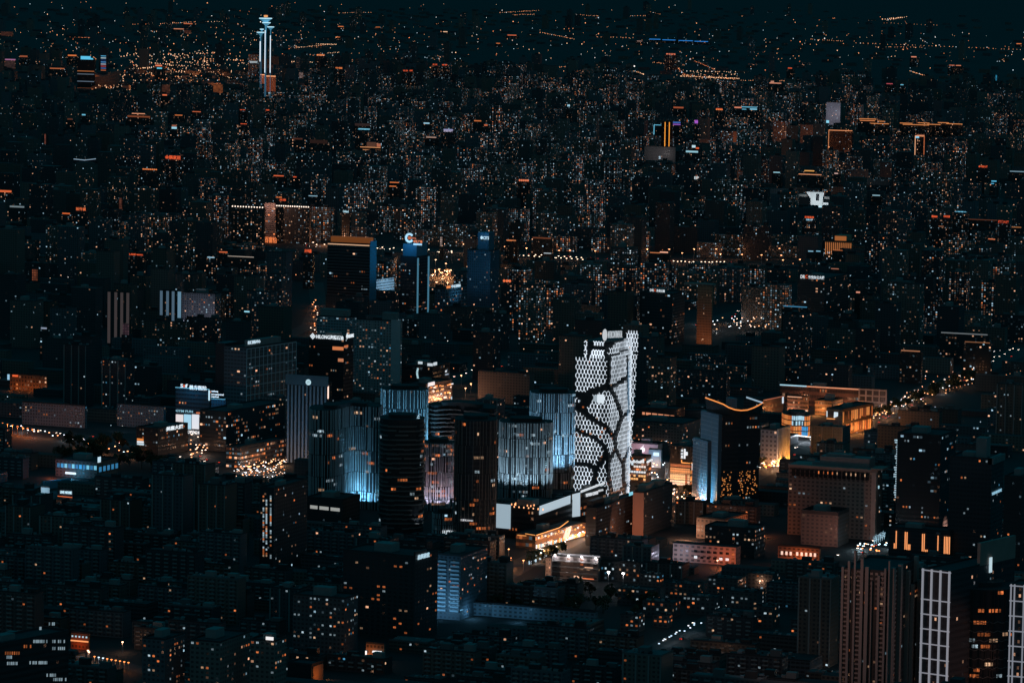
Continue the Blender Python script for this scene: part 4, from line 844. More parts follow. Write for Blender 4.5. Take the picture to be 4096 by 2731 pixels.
# ---- mall in front of the honeycomb hotel
b = B_('shopping_mall', 'black mall block with tall blank grey screen and slanted white screen band', SH, 1958, 2136, 2290, 2040, 2160, wall=(.045, .043, .045), frac=.035, warm=.8, style=.8, cw=3, ch=5, nwin=14, vis=2150, phi=84, para=.8)
b.patch('screen', 'L', 1976, 2108, 2042, 2012, gl((148, 168, 180), 1.0), .8, label='tall blank grey advertising screen')
def rpatch(b, name, face, quadpx, mat, off=.6, label=None):
    mb = MB(); pts = []
    for x, y in quadpx: u, z = b.on(face, x, y); pts.append(b.pt(face, u, z, off))
    mb.quad(*pts); back = [b.pt(face, *(b.on(face, x, y)), .05) for x, y in quadpx]
    for i in range(4): mb.quad(back[i], back[(i + 1) % 4], pts[(i + 1) % 4], pts[i])
    o = mb.build(name, mat, b.root)
    if label: o['label'] = label
    return o
rpatch(b, 'screen', 'R', ((2156, 2058), (2279, 2013), (2280, 1980), (2158, 2023)), gl((168, 185, 196), 1.0), label='long slanted white screen band')
for k in range(8): b.boxp('roof_lamp', -b.w * .6 + k * 4.5, -b.w * .6 + k * 4.5 + .6, 3, 3.6, b.h + .1, b.h + 1.6, gl((255, 175, 120), 2))
for k in range(14): b.boxp('roof_lamp', -b.w * .5 + math.cos(k * .8) * 9, -b.w * .5 + math.cos(k * .8) * 9 + .6, 22 + 7 * math.sin(k * 1.3), 22.6 + 7 * math.sin(k * 1.3), b.h + .1, b.h + 1.5, gl((255, 165, 110), 2))
b = B_('shopping_mall', 'taller mall wing under the honeycomb hotel with a glowing white roof edge and name letters', SH, 2284, 2322, 2424, 1972, 2120, wall=(.05, .045, .045), frac=.10, warm=.85, style=.7, cw=3, ch=5, nwin=14, vis=2090, phi=84, para=.3)
rpatch(b, 'screen', 'L', ((2289, 2067), (2321, 2063), (2321, 1968), (2290, 1976)), gl((172, 187, 197), 1.0), label='narrow tall white screen')
rpatch(b, 'light_cornice', 'R', ((2322, 1970), (2418, 1934), (2418, 1926), (2322, 1961)), gl((205, 212, 218), 1.0))
b.sign('R', 'TOPWIN CENTER', 2340, 1987, 2389, 1974, (215, 220, 225), .9, off=.7); b.sign('R', '通盈中心', 2390, 1967, 2410, 1958, (200, 205, 210), .8, off=.7)
b = B_('mall_podium', 'low shop row at mall foot, orange roof line and leaning poster', 'shops', 2064, 2142, 2344, 2140, 2196, wall=(.2, .12, .08), frac=.5, warm=.8, style=1, cw=3, ch=5, nwin=0, vis=2190, phi=84, para=.6)
b.strip('light_strip', [(-9, -.6, b.h + .8), (0, -.6, b.h + .2)], gl(AMB, .9), .5); b.strip('light_strip', [(.6, 0, b.h + .2), (.6, b.d * .45, b.h + 1.5), (.6, b.d * .62, b.h + 5)], gl(AMB, .8), .6)
b.strip('light_strip', [(-b.w * .9, -.6, b.h - 1), (-b.w * .45, -.6, b.h - 1)], gl(AMB, .8), .6)
rpatch(b, 'poster', 'R', ((2250, 2155), (2274, 2145), (2284, 2102), (2262, 2112)), gl((205, 175, 165), .9), label='leaning lit poster')
for k in range(30):
    y = b.d * (k + .3) / 31; c = random.choice([(230, 240, 245), (255, 190, 130), (255, 160, 90), (150, 205, 235), (245, 225, 210)])
    b.boxp('shop_window', .05, .5, y, y + b.d / 31 * random.uniform(.4, .8), .5, random.uniform(3, 4.6), gl(c, .9))
    if k % 2: y += random.uniform(-1, 1); z = random.uniform(7, b.h - 2); b.boxp('shop_sign', .05, .6, y, y + random.uniform(1, 3), z, z + random.uniform(.8, 2), gl(random.choice([(235, 240, 245), (255, 180, 120), (255, 150, 80)]), .9))
for k in range(8): y = b.d * .12 * k + 4; lamp_or_fill((7, y, 5), (255, 165, 95), 2600, 'POINT', .5, b.root, name='shop_light')
# ---- dark blocks in front of the hotel
b = B_('dark_apartments', 'nearly black apartment block standing in front of the mall street with stepped roof', AP, 2344, 2385, 2546, 2035, 2182, wall=(.05, .05, .052), frac=.05, warm=.3, cw=3.4, ch=3, nwin=16, vis=2150)
b.boxp('roof_house', -b.w, -4, b.d * .02, b.d * .3, b.h, b.h + 6, M_dark); b.boxp('roof_house', -6, -2, b.d * .45, b.d * .62, b.h, b.h + 5, M_brown); b.boxp('sign', -1.5, -.5, b.d * .85, b.d * .93, b.h, b.h + 3.8, gl((130, 205, 225), 1))
b = B_('gable_apartments', 'apartment block with one blank brown lit end wall right of the honeycomb hotel', AP, 2532, 2576, 2690, 1972, 2145, wall=(.42, .29, .23), frac=0, cw=3.4, ch=3, vis=2120, glass=0)
mb = MB(); mb.wall((.06, 0), (.06, b.d), 0, b.h, 3.4, 3, (.05, .6, .3, 0), (.09, .08, .08, 1)); mb.build('side_wall', MF, b.root)
b.boxp('roof_house', -b.w * .9, -1, b.d * .12, b.d * .3, b.h, b.h + 5.5, M_brown); b.boxp('roof_house', -b.w * .9, -1, b.d * .55, b.d * .75, b.h, b.h + 5.5, M_brown)
lamp_or_fill((-b.w / 2, -45, 8), (255, 160, 120), 3.6e4, 'SPOT', 1, b.root, None, 110).rotation_euler = (R(98), 0, 0)  # free-hanging spot added to light the end wall
# ---- open mall right of the hotel
b = B_('shop_block', 'low shop building with a white fruit-shaped emblem on a pale lit wall', SH, 2527, 2632, 2650, 1778, h=15, wall=(.5, .42, .42), frac=0, glass=0, cw=4, vis=1825)
uu, zz = b.on('L', 2571, 1796); mb = MB()
mb.ngon([(uu + 2.4 * math.cos(t) * (1 - .15 * (abs(math.sin(t)) > .9)), -.5, zz + 2.5 * math.sin(t) - .3) for t in [k * math.pi / 9 for k in range(18)]]); mb.ngon([(uu - .2, -.5, zz + 2.6), (uu + .9, -.5, zz + 3), (uu + 1.3, -.5, zz + 4.2), (uu + .2, -.5, zz + 3.8)]); mb.build('logo', gl((235, 235, 240), 1), b.root)
lamp_or_fill((-b.w * .62, -14, 9), (250, 190, 200), 5.5e3, 'POINT', 1, b.root); lamp_or_fill((-b.w * .25, -18, 9), (180, 190, 235), 6e3, 'POINT', 1, b.root)
b = B_('shop_kiosk', 'grey-blue ribbed shop cube with a bright square window beside the emblem wall', 'shop', 2595, 2645, 2650, 1800, h=17, wall=(.3, .4, .5), frac=0, glass=0, cw=2, vis=1838); b.patch('shop_window', 'L', 2614, 1822, 2636, 1808, gl((190, 225, 240), 1), .3)
lamp_or_fill((-8, -12, 9), (150, 195, 225), 5e3, 'POINT', 1, b.root)
b = B_('sport_shop', 'four storey shop with white lowercase lettering and stripes wrapping its corner roof', SH, 2515, 2585, 2606, 1828, h=24, wall=(.1, .08, .075), frac=.5, warm=.75, style=1, cw=2.6, ch=5, nwin=12, vis=1940)
b.sign('L', 'adidas', 2519, 1849, 2566, 1836, WHT, 1); 
for k in range(3): b.boxp('logo_stripe', -7 + k * 1.8, -5.6 + k * 1.8, -.6, -.1, b.h - 5.4, b.h - 4 + k * 1.1, gl(WHT, 1))
b.strip('light_strip', [(.4, 0, b.h - 4.5), (.4, b.d * .9, b.h - 3.5)], gl(WHT, 1), 1.4)
for z, c in ((b.h - 10, (235, 225, 220)), (b.h - 15, (215, 230, 240)), (b.h - 18.5, (255, 190, 130)), (2.5, (255, 185, 120))):
    for k in range(7):
        if random.random() < .75: x = -b.w * (k + .9) / 7; b.boxp('shop_window', x, x + b.w / 9, -.4, -.05, z, z + 1.8, gl(c, .9))
b = B_('glass_store', 'glass store cube glowing orange at its lower floors with vertical white characters above', SH, 2680, 2762, 2812, 1788, 1948, wall=(.05, .045, .045), frac=.12, warm=.8, style=.8, cw=2.4, ch=4, nwin=8, vis=1945, phi=84, para=.3)
hh = b.h
b.sign('L', '太', 2724, 1805, 2734, 1795, WHT, 1); b.sign('L', '古', 2724, 1818, 2734, 1808, WHT, 1); b.sign('L', '里', 2724, 1832, 2734, 1821, WHT, 1)
mb = MB(); 
for (xa, ya, xb, yb2) in ((2736, 1833, 2742, 1794), (2742, 1820, 2751, 1806)): ua, za = b.on('L', xa, ya); ub, _ = b.on('L', xb, ya); _, zb = b.on('L', xa, yb2); mb.box(ua, ub, -.7, -.1, za, zb)
mb.build('logo', gl(WHT, 1), b.root)
b.strip('light_strip', [b.pt('L', *b.on('L', 2728, 1838), .5), b.pt('L', *b.on('L', 2728, 1849), .5)], gl(AMB, 1), .7)
za = b.on('L', 2728, 1849)[1]; b.strip('light_strip', [(b.on('L', 2728, 1849)[0], -.5, za), (0, -.5, za), ], gl(AMB, 1), .7); b.strip('light_strip', [(.5, 0, za), (.5, b.d, za)], gl(AMB, 1), .7)
b.patch('screen', 'L', 2763, 1882, 2776, 1860, gl((225, 225, 230), 1), .5) if False else b.boxp('screen', .1, .6, b.d * .1, b.d * .32, hh * .42, hh * .58, gl((225, 225, 230), 1))
for r_, (z0, z1) in enumerate(((.03, .15), (.17, .31), (.33, .46), (.48, .56))):
    for k in range(9):
        x0_ = -b.w * (k + 1) / 9.3; c = [(255, 215, 190), (255, 195, 150), (250, 160, 105), (190, 110, 70)][r_]
        if r_ < 2 and k in (1,): c = (160, 85, 50)
        b.boxp('shop_window', x0_ + .12, x0_ + b.w / 9.3 - .12, -.4, -.05, hh * z0, hh * z1, gl(c, .95))
    for k in range(8):
        y0_ = b.d * k / 8; b.boxp('shop_window', .05, .4, y0_ + .15, y0_ + b.d / 8 - .15, hh * z0, hh * (z0 * .3 + z1 * .7), gl((240, 150, 80) if (k + r_) % 3 else (190, 100, 50), .8 if r_ else .6))
for k in range(10): b.boxp('roof_light', -b.w + k * b.w / 10, -b.w + k * b.w / 10 + 1.2, 1, 2, hh - 2 - (k % 2) * 2, hh - 1 - (k % 2) * 2, gl((150, 210, 235), 1)) if False else None
mb = MB()
for k in range(19): x_ = -b.w * k / 18; mb.beam((x_, -.42, 0), (x_, -.42, hh * .57), .28, (0, -1, 0), .15)
for j in range(9): mb.beam((-b.w, -.42, hh * (.03 + .065 * j)), (0, -.42, hh * (.03 + .065 * j)), .3, (0, -1, 0), .15)
for k in range(14): y_ = b.d * k / 13; mb.beam((.42, y_, 0), (.42, y_, hh * .57), .28, (1, 0, 0), .15)
mb.build('mullion', M_dark, b.root)
for xx, yy in ((-12, -10), (-30, -12), (8, 15)): lamp_or_fill((xx, yy, 4), (255, 170, 105), 9e3, 'POINT', .8, b.root)
b = B_('office_slab', 'long low grey building with a strip of orange windows behind the mall', 'office building', 2540, 2565, 2850, 1648, h=14, wall=(.05, .05, .052), frac=.01, vis=1700, phi=40)
b = B_('row_block', 'wide pale residential block with dense dark windows behind the open mall', AP, 2520, 2730, 2805, 1698, h=24, wall=(.2, .18, .17), frac=.04, warm=.7, cw=3, ch=3, nwin=8, vis=1745)
lamp_or_fill((-b.w / 2, -60, 10), (200, 170, 160), 3e4, 'SPOT', 1, b.root, None, 120).rotation_euler = (R(95), 0, 0)  # added spot with no mount lights the long front
b = B_('lit_windows_block', 'dark low block with a single line of orange windows right of the honeycomb top', 'office building', 2545, 2700, 2740, 1640, h=22, wall=(.04, .04, .042), frac=0, cw=4, vis=1690)
for k in range(26):
    if k % 5 != 2: u, z = b.on('L', 2572 + k * 4.9, 1651 + k * .55); b.boxp('window', u - .7, u + .7, -.3, -.03, z - 1.6, z + .9, gl((235, 150, 110), .8))
# classical building and curved orange mall
b = B_('domed_block', 'cream curved block with scalloped parapet, its base floodlit yellow', 'public building', 3044, 3110, 3162, 1722, h=34, wall=(.28, .26, .26), frac=.03, warm=1, cw=4, ch=4, vis=1800, phi=88)
for k in range(5): lamp_or_fill((6, b.d * (k + .5) / 5, 1), (255, 160, 60), 7e3, 'POINT', .5, b.root)
lamp_or_fill((-8, -8, 1), (255, 150, 60), 4e3, 'POINT', .5, b.root); lamp_or_fill((-b.w * .6, -40, 25), (140, 160, 190), 7e3, 'SPOT', 1, b.root, None, 100).rotation_euler = (R(90), 0, 0)  # bluish spot added in mid-air above the base lamps
for k in range(9): b.boxp('pilaster', .03, .8, b.d * k / 9, b.d * k / 9 + 1.2, 0, b.h + 1.6, M_white)
pts = smooth([(-55, 14), (-10, -2), (10, 6), (30, -4), (52, 4), (56, 40), (-55, 44)])
cm = curved_tower('curved_mall', 'wave-fronted mall of four glowing orange storeys with blue-white display panels', 3190, 1748, 1660, px2m(3190, 1748, pts), frac=.0, style=1, vis=1745, wall=(.06, .04, .03))
cm[0]['category'] = SH; ro, P_, h_, at_, T_ = cm; vw = Vector((P_.x, P_.y, 0)).normalized()
for r_ in range(4):
    k = 0; u = 0
    while u < T_:
        c, n = at_(u); c2, n2 = at_(u + 1.9)
        if n.dot(vw) < -.02:
            xx = proj(P_ + c)[0]; mb = MB(); o = n * .25; z0, z1 = h_ * (.06 + r_ * .235), h_ * (.06 + r_ * .235 + .19)
            mb.quad(c + o + Vector((0, 0, z0)), c2 + o + Vector((0, 0, z0)), c2 + o + Vector((0, 0, z1)), c + o + Vector((0, 0, z1)))
            col = random.choice([(205, 110, 55), (225, 130, 65), (180, 90, 45), (235, 145, 80)])
            if r_ >= 2 and 3166 < xx < 3212: col = (175, 215, 235) if k % 2 or r_ == 3 else (40, 60, 70)
            if r_ < 2 and 3200 < xx < 3226: col = (60, 150, 215)
            mb.build('glazing_panel', gl(col, .8), ro); k += 1
        u += 2.15
for k in range(22): x = random.uniform(3165, 3265); p = G(x, 1752 + (x - 3160) * .12) - P_; mb = MB(); mb.box(p.x - .8, p.x + .8, p.y - .4, p.y + .4, 3, 4.2); mb.build('entrance_light', gl(random.choice([WHT, (255, 200, 170), WHT]), 1.5), ro)
mb = MB(); p = G(3178, 1742) - P_; mb.box(p.x - 3.4, p.x + 3.4, p.y - 3, p.y - 2.5, 4, 16); mb.build('display', gl((225, 232, 240), 1), ro)
for k in range(4): p = G(3180 + k * 28, 1765 + k * 2) - P_; lamp_or_fill((p.x, p.y, 6), (200, 215, 230), 5e3, 'POINT', 1, ro)
b = B_('long_mall', 'long dark-roofed mall wing with orange lit bays along the tree-lined street', SH, 3305, 3370, 3492, 1640, h=26, wall=(.2, .12, .07), frac=.0, warm=1, style=1, cw=5, ch=8, vis=1700, phi=82)
for k in range(18):
    y = b.d * (k + .2) / 18
    for z0, z1 in ((.5, b.h * .42), (b.h * .5, b.h * .92)):
        if random.random() < .8: b.boxp('shop_window', .05, .4, y, y + b.d / 18 * .6, z0 + random.uniform(0, 3), z1, gl(random.choice([(170, 95, 50), (215, 130, 70), (120, 68, 40), (235, 150, 85)]), .6))
rpatch(b, 'sign', 'L', ((3307, 1667), (3310, 1667), (3310, 1643), (3307, 1643)), gl((205, 220, 228), 1)); rpatch(b, 'sign', 'L', ((3336, 1671), (3352, 1664), (3352, 1648), (3337, 1647)), gl((205, 220, 228), 1)); b.strip('light_strip', [b.pt('L', *b.on('L', 3308, 1673), .5), b.pt('L', *b.on('L', 3341, 1675), .5)], gl(AMB, 1), .7)
for k in range(7): lamp_or_fill((9, b.d * (k + .5) / 7, 3), (255, 160, 85), 3e3, 'POINT', .6, b.root)
b = B_('mall_hall', 'wide flat mall hall outlined by one long straight light line across its back edge', SH, 3120, 3478, 3490, 1562, h=20, wall=(.16, .1, .08), frac=.1, warm=.9, style=1, cw=3, ch=6, nwin=12, vis=1640)
b.boxp('light_cornice', -b.w, -b.w * .7, -.6, -.03, b.h + .1, b.h + 1.4, gl((165, 210, 230), .9)); b.boxp('light_cornice', -b.w * .7, 0, -.6, -.03, b.h + .1, b.h + 1.3, gl((225, 150, 115), .8))
for xx in (-b.w * .75, -b.w * .5, -b.w * .25): lamp_or_fill((xx, -12, 8), (255, 165, 120), 3e3, 'POINT', 1, b.root)
b = B_('courtyard_shops', 'stepped courtyard shops with a bright white ledge inside the flat mall', SH, 3150, 3232, 3236, 1588, h=18, wall=(.3, .2, .16), frac=.1, warm=1, style=1, cw=3, ch=5, nwin=8, vis=1620); b.boxp('light_cornice', -b.w * .6, 0, -.6, -.03, 3, 4, gl((240, 205, 185), 1)); b.boxp('light_cornice', -b.w, -b.w * .3, -.6, -.03, b.h - 1, b.h - .2, gl((235, 175, 145), .8)); lamp_or_fill((-20, -9, 3), (255, 175, 130), 6e3, 'POINT', 1, b.root)
b = B_('courtyard_shops', 'small courtyard shop row with an orange gable right of the white ledge', SH, 3260, 3330, 3372, 1606, h=15, wall=(.3, .2, .14), frac=.15, warm=1, style=1, cw=3, ch=5, nwin=12, vis=1625, phi=84); lamp_or_fill((-14, -9, 5), (255, 165, 90), 9e3, 'POINT', 1, b.root); lamp_or_fill((8, 20, 5), (255, 165, 90), 9e3, 'POINT', 1, b.root)
b = B_('shop_wing', 'narrow mall wing with small screen rising left of the courtyard', SH, 3036, 3052, 3134, 1602, h=20, wall=(.12, .08, .07), frac=.1, warm=1, style=1, cw=3, ch=5, vis=1625, phi=82); b.strip('light_strip', [(.4, 0, b.h + .5), (.4, b.d, b.h + .5)], gl((150, 95, 75), .8), .8); b.boxp('screen', .1, .6, b.d * .93, b.d * .99, b.h - 7, b.h, gl((190, 215, 230), 1)); lamp_or_fill((9, b.d * .3, 10), (255, 160, 90), 8e3, 'POINT', 1, b.root)
b = B_('frame_block', 'open concrete grid frame building at the end of the mall street', 'office building', 3438, 3546, 3552, 1562, h=26, wall=(.1, .085, .08), frac=.02, cw=8, ch=6, vis=1625)
mb = MB()
for i in range(5): mb.box(-b.w * i / 4 - .7, -b.w * i / 4 + .7, -1.2, -.03, 0, b.h + 1)
for j in range(1, 5): mb.box(-b.w, 0, -1.0, -.05, b.h * j / 4 - .7, b.h * j / 4 + .7)
mb.build('frame', plain('frame_stone', (.42, .36, .34), .8, .2, .1), b.root); lamp_or_fill((-b.w / 2, -40, 10), (255, 185, 165), 9e3, 'SPOT', 1, b.root, None, 110).rotation_euler = (R(95), 0, 0)  # frame lit by an added spot without fixture
# ---- left commercial block behind the blue towers
b = B_('neon_mall', 'mall corner covered with white and orange shop signs above a busy junction', SH, 1620, 1704, 1810, 1540, h=22, wall=(.1, .085, .085), frac=.2, warm=.6, style=1, cw=3, ch=5, nwin=8, vis=1580, phi=84)
for k in range(26):
    y = b.d * random.random(); z = random.choice((3, 8, 13, 17)) + random.uniform(0, 1.5); b.boxp('shop_sign', .05, .7, y, y + random.uniform(1.5, 6), z, z + random.uniform(.8, 2), gl(random.choice([(235, 240, 245), (255, 170, 110), (255, 150, 90), (245, 215, 195)]), 1))
rpatch(b, 'screen', 'R', ((1711, 1545), (1736, 1539), (1736, 1525), (1712, 1531)), gl((225, 220, 222), 1), off=1.0)
for k in range(5): lamp_or_fill((10, b.d * (k + .3) / 5, 5), (255, 180, 140), 7e3, 'POINT', .8, b.root)
b = B_('stepped_mall', 'dark stepped mall with two white rooftop screens and a column of pale lamps', SH, 1600, 1730, 1800, 1468, h=24, wall=(.05, .055, .06), frac=.08, warm=.4, style=1, cw=3, ch=5, nwin=10, vis=1540)
b.patch('screen', 'L', 1673, 1455, 1690, 1445, gl((190, 205, 212), 1), .5); rpatch(b, 'screen', 'R', ((1733, 1462), (1745, 1459), (1745, 1447), (1733, 1450)), gl((195, 205, 212), 1), off=1) ; b.patch('screen', 'L', 1710, 1463, 1731, 1452, gl((195, 205, 212), 1), .5)
for k in range(8): u, z = b.on('L', 1672 - 3 * math.sin(k * .45), 1474 + k * 5.2); b.boxp('lamp', u - 1, u + 1, -.6, -.03, z - .5, z + .5, gl((180, 220, 230), 1))
b = B_('wedge_shop', 'small blue-lit shop wedge with tilted white fascia right of the rooftop screens', 'shop', 1744, 1748, 1800, 1490, h=16, wall=(.1, .13, .17), frac=0, glass=0, vis=1520, phi=84); rpatch(b, 'screen', 'R', ((1745, 1498), (1785, 1487), (1785, 1480), (1745, 1489)), gl((210, 218, 225), 1), off=.8); rpatch(b, 'screen', 'R', ((1746, 1510), (1794, 1497), (1790, 1493), (1746, 1502)), gl((140, 160, 175), .9), off=.8)
# ---- bottom middle: floodlit slab with roof lamps
b = B_('lamp_slab', 'long four storey slab with four glaring white roof lamps and lit stair windows', AP, 2208, 2394, 2400, 2235, 2325, wall=(.2, .17, .16), frac=.06, warm=.9, cw=5.2, ch=3.3, vis=2320, nwin=6, box=False, para=.3)
for px in (2222, 2275, 2329, 2385):
    u, z = b.on('L', px, 2226 + (px - 2222) * .12); b.boxp('roof_lamp', u - .5, u + .5, -1.6, -.6, b.h + .4, b.h + 1.4, gl((255, 245, 240), 6)); lamp_or_fill((u, -1.8, b.h - .4), (240, 235, 240), 1500, 'POINT', .4, b.root)
mb = MB()
for j in range(4): mb.box(-b.w, 0, -1.1, -.03, b.h * j / 4 + .4, b.h * j / 4 + 1.3)
mb.build('balcony', M_conc, b.root)
b.boxp('roof_edge', -b.w * .9, 0, 2, 4, b.h + .4, b.h + 2.2, M_metal)
for (x0_, x1_, y, c) in ((2296, 2331, 2305, (250, 190, 155)), (2339, 2372, 2270, (250, 190, 155)), (2332, 2375, 2320, (250, 130, 80))):
    ua, z = b.on('L', x0_, y); ub, _ = b.on('L', x1_, y); b.boxp('lit_windows', ua, ub, -.4, -.02, max(.5, z - .7), max(.5, z - .7) + 1.5, gl(c, .85))
b = B_('lamp_slab', 'narrow gable stair tower with lit windows left of the four glaring roof lamps', AP, 2183, 2204, 2209, 2232, 2322, wall=(.3, .22, .18), frac=.45, warm=.9, cw=2.4, ch=3.2, vis=2310, box=False); lamp_or_fill((-3, -16, 12), (255, 200, 170), 7e3, 'POINT', 1, b.root)
b = B_('low_slab', 'dim long slab, broken line of white windows, right of the four roof lamps', AP, 2402, 2560, 2570, 2255, 2330, wall=(.08, .08, .08), frac=.05, warm=.3, cw=3, vis=2300, nwin=10)
for px, y in ((2434, 2289), (2493, 2295)):
    P = G(px, y, 17); root = empty('floodlight_mast', (P.x, P.y, 0), 0, 'tall mast with a glaring white lamp in the dark yard, %s of two' % ('left' if px < 2450 else 'right'), 'floodlight', 'glaring masts in the yard')
    mb = MB(); mb.box(-.12, .12, -.12, .12, 0, 17); mb.build('mast', M_metal, root); mb = MB(); mb.box(-.9, .9, -.5, .5, 17, 18); mb.build('lamp', gl((255, 248, 245), 6), root); lamp_or_fill((0, -.8, 16.5), (245, 240, 240), 1100, 'POINT', .4, root)
b = B_('brick_block', 'three storey block whose white wall turns orange to the right, three lit windows', 'office building', 2692, 2944, 2962, 2190, 2262, wall=(.4, .3, .26), frac=0, cw=5, ch=4, vis=2262, box=False, para=.5)
for k in range(6):
    for j in range(2): x = -b.w * (.66 - k * .1); b.boxp('window', x, x + b.w * .05, -.2, -.03, b.h * (.25 + j * .33), b.h * (.25 + j * .33) + 2, gl((225, 232, 235), .85) if (j == 0 and k in (0, 4, 5)) else M_glass)
lamp_or_fill((-b.w * .9, -16, 7), (190, 190, 215), 9e3, 'POINT', 1, b.root); lamp_or_fill((-b.w * .15, -16, 6), (255, 120, 60), 8e3, 'POINT', 1, b.root)
b = B_('dark_block', 'dark office block with a row of lit lower windows above the orange-washed block', 'office building', 2820, 3020, 3062, 2118, h=24, wall=(.05, .05, .05), frac=.06, warm=.6, cw=3.2, vis=2190, nwin=20)
b = B_('brown_block', 'low brown L-shaped block with small square windows and a bright corner', AP, 2786, 2900, 2990, 2080, h=17, wall=(.32, .24, .2), frac=.06, warm=1, cw=4, ch=4, vis=2130, nwin=3, phi=84); lamp_or_fill((-30, -14, 6), (255, 190, 150), 1.0e4, 'POINT', 1, b.root); lamp_or_fill((14, b.d * .8, 6), (255, 140, 80), 9e3, 'POINT', 1, b.root)
b = B_('lit_school', 'low orange-washed building with eight bright square windows near the avenue', 'school', 3112, 3278, 3284, 2195, h=15, wall=(.3, .19, .13), frac=0, cw=4, vis=2245)
for k, px in enumerate((3128, 3146, 3163, 3189, 3207, 3225, 3243, 3260)): u, z = b.on('L', px, 2210 + k * 1.2); b.boxp('window', u - .9, u + .9, -.2, -.03, z - 1.4, z + 1.4, gl((250, 215, 195), .9))
lamp_or_fill((-14, -10, 5), (255, 130, 70), 7e3, 'POINT', 1, b.root)
# ---- bottom left
b = B_('pagoda_house', 'low hall with bands of orange light and pale round lanterns', 'restaurant', 284, 354, 360, 2536, h=11, wall=(.3, .13, .06), frac=0, cw=3, vis=2590, box=False)
b.boxp('light_cornice', -b.w, 0, -.5, -.03, 5.4, 6.3, gl((255, 165, 105), .9)); lamp_or_fill((-b.w * .5, -6, 3), (255, 110, 40), 1.0e3, 'POINT', 1, b.root)
for k in range(5): b.boxp('lantern', -b.w + b.w * (k + .3) / 5, -b.w + b.w * (k + .3) / 5 + 1, -.7, -.1, 8.4, 9.5, gl((170, 205, 220), .9))
b = B_('slanted_office', 'wide office seen at an angle with slanting rows of white windows at lower left', 'office building', -160, -60, 275, 2590, h=64, wall=(.045, .048, .05), frac=.04, cw=3, ch=4, vis=2731, phi=77, style=.8)
for (xa, ya, xb, n_, c) in ((20, 2617, 82, 7, ORG), (95, 2590, 128, 4, ORG), (133, 2570, 190, 10, COOL), (20, 2633, 48, 5, COOL), (28, 2658, 72, 6, COOL), (118, 2655, 190, 12, COOL), (209, 2570, 262, 7, COOL), (209, 2598, 262, 7, COOL), (186, 2705, 225, 6, COOL), (205, 2722, 276, 9, COOL), (195, 2500, 220, 4, COOL), (157, 2518, 165, 2, COOL)):
    for k in range(n_):
        u, z = b.on('R', xa + (xb - xa) * k / n_, ya); z += 0
        if random.random() < .85: b.boxp('window', .03, .2, u, u + 1.0, z, z + 1.9, gl(c, random.choice((.2, .38))))
b = B_('apartment_block', 'twin-winged grey apartments with balconies at the bottom left', AP, 570, 660, 740, 2560, h=60, wall=(.13, .14, .15), frac=.06, warm=.6, cw=3.2, ch=3, nwin=30, vis=2731)
b = B_('apartment_block', 'brownish stepped apartment tower with a lit gable, second from the bottom left corner', AP, 760, 880, 1000, 2570, h=60, wall=(.2, .18, .16), frac=.06, warm=.7, cw=3.2, ch=3, nwin=20, vis=2731)
b = B_('apartment_block', 'brown-edged apartment tower with small rooftop sign light near the bottom', AP, 1000, 1100, 1146, 2566, h=60, wall=(.22, .17, .15), frac=.04, warm=.8, cw=3.2, ch=3, nwin=16, vis=2731); b.sign('L', 'KFC', 1102, 2552, 1126, 2544, WHT, 1, off=1) if False else b.boxp('sign', -6, -1, -.8, -.1, b.h + 1, b.h + 3, gl((240, 235, 235), 1))
b = B_('low_kiosk', 'small dark block with one orange-lit end wall at the bottom', 'house', 1150, 1246, 1293, 2660, h=13, wall=(.03, .03, .032), frac=0, cw=4, vis=2731, box=False, phi=86); b.boxp('lit_wall', .03, .3, 2, b.d - .5, 0, b.h - 1, plain('ochre_wall', (.4, .22, .12), .8, .2, .2)); lamp_or_fill((7, 5, 6), (255, 150, 70), 1100, 'POINT', .5, b.root)
b = B_('grid_apartments', 'broad apartment block with many dim windows and bright clusters, below centre left', AP, 1172, 1380, 1432, 2395, 2620, wall=(.11, .115, .12), frac=.05, warm=.5, cw=3.0, ch=3, nwin=40, vis=2600)
b = B_('sign_apartments', 'black apartment tower with four slanting pale characters on the roof corner', AP, 1372, 1660, 1752, 2228, 2560, wall=(.05, .052, .055), frac=.012, warm=.9, cw=4.4, ch=3.2, nwin=30, vis=2560, phi=84, wbright=False)
b.boxp('sign_panel', -1, .1, 0, b.d * .5, b.h, b.h + 4, M_dark); b.sign('R', '鑫贤家庭', 1667, 2238, 1714, 2218, (175, 205, 220), .9, off=.8)
b = B_('blue_balconies', 'apartment block with blue-lit stripe balconies right of the four-character roof sign', AP, 1742, 1842, 1950, 2225, 2480, wall=(.10, .12, .14), frac=.02, cw=3.2, ch=3, nwin=26, vis=2470)
mb = MB()
for j in range(2, int(b.h / 3)): 
    for x0_, x1_ in ((.12, .45), (.62, .96)): mb.box(-b.w * (1 - x0_), -b.w * (1 - x1_), -.9, -.03, j * 3, j * 3 + 1.3)
mb.build('balcony', plain('balcony_white', (.42, .5, .56), .7, .2, .1), b.root); lamp_or_fill((-b.w * .9, -32, 8), (110, 175, 220), 4.5e4, 'SPOT', 1, b.root, None, 100).rotation_euler = (R(103), 0, 0)  # blue spot added off the balconies, nothing carries it
b = B_('low_hall', 'long low wall washed faint blue in the dark quarter right of the blue balconies', 'hall', 1870, 2380, 2390, 2450, h=9, wall=(.2, .26, .3), frac=.02, cw=4, vis=2500, box=False); lamp_or_fill((-b.w * .9, -14, 5), (90, 150, 190), 3.5e3, 'POINT', 1, b.root); lamp_or_fill((-b.w * .55, -14, 5), (90, 150, 190), 2.5e3, 'POINT', 1, b.root)
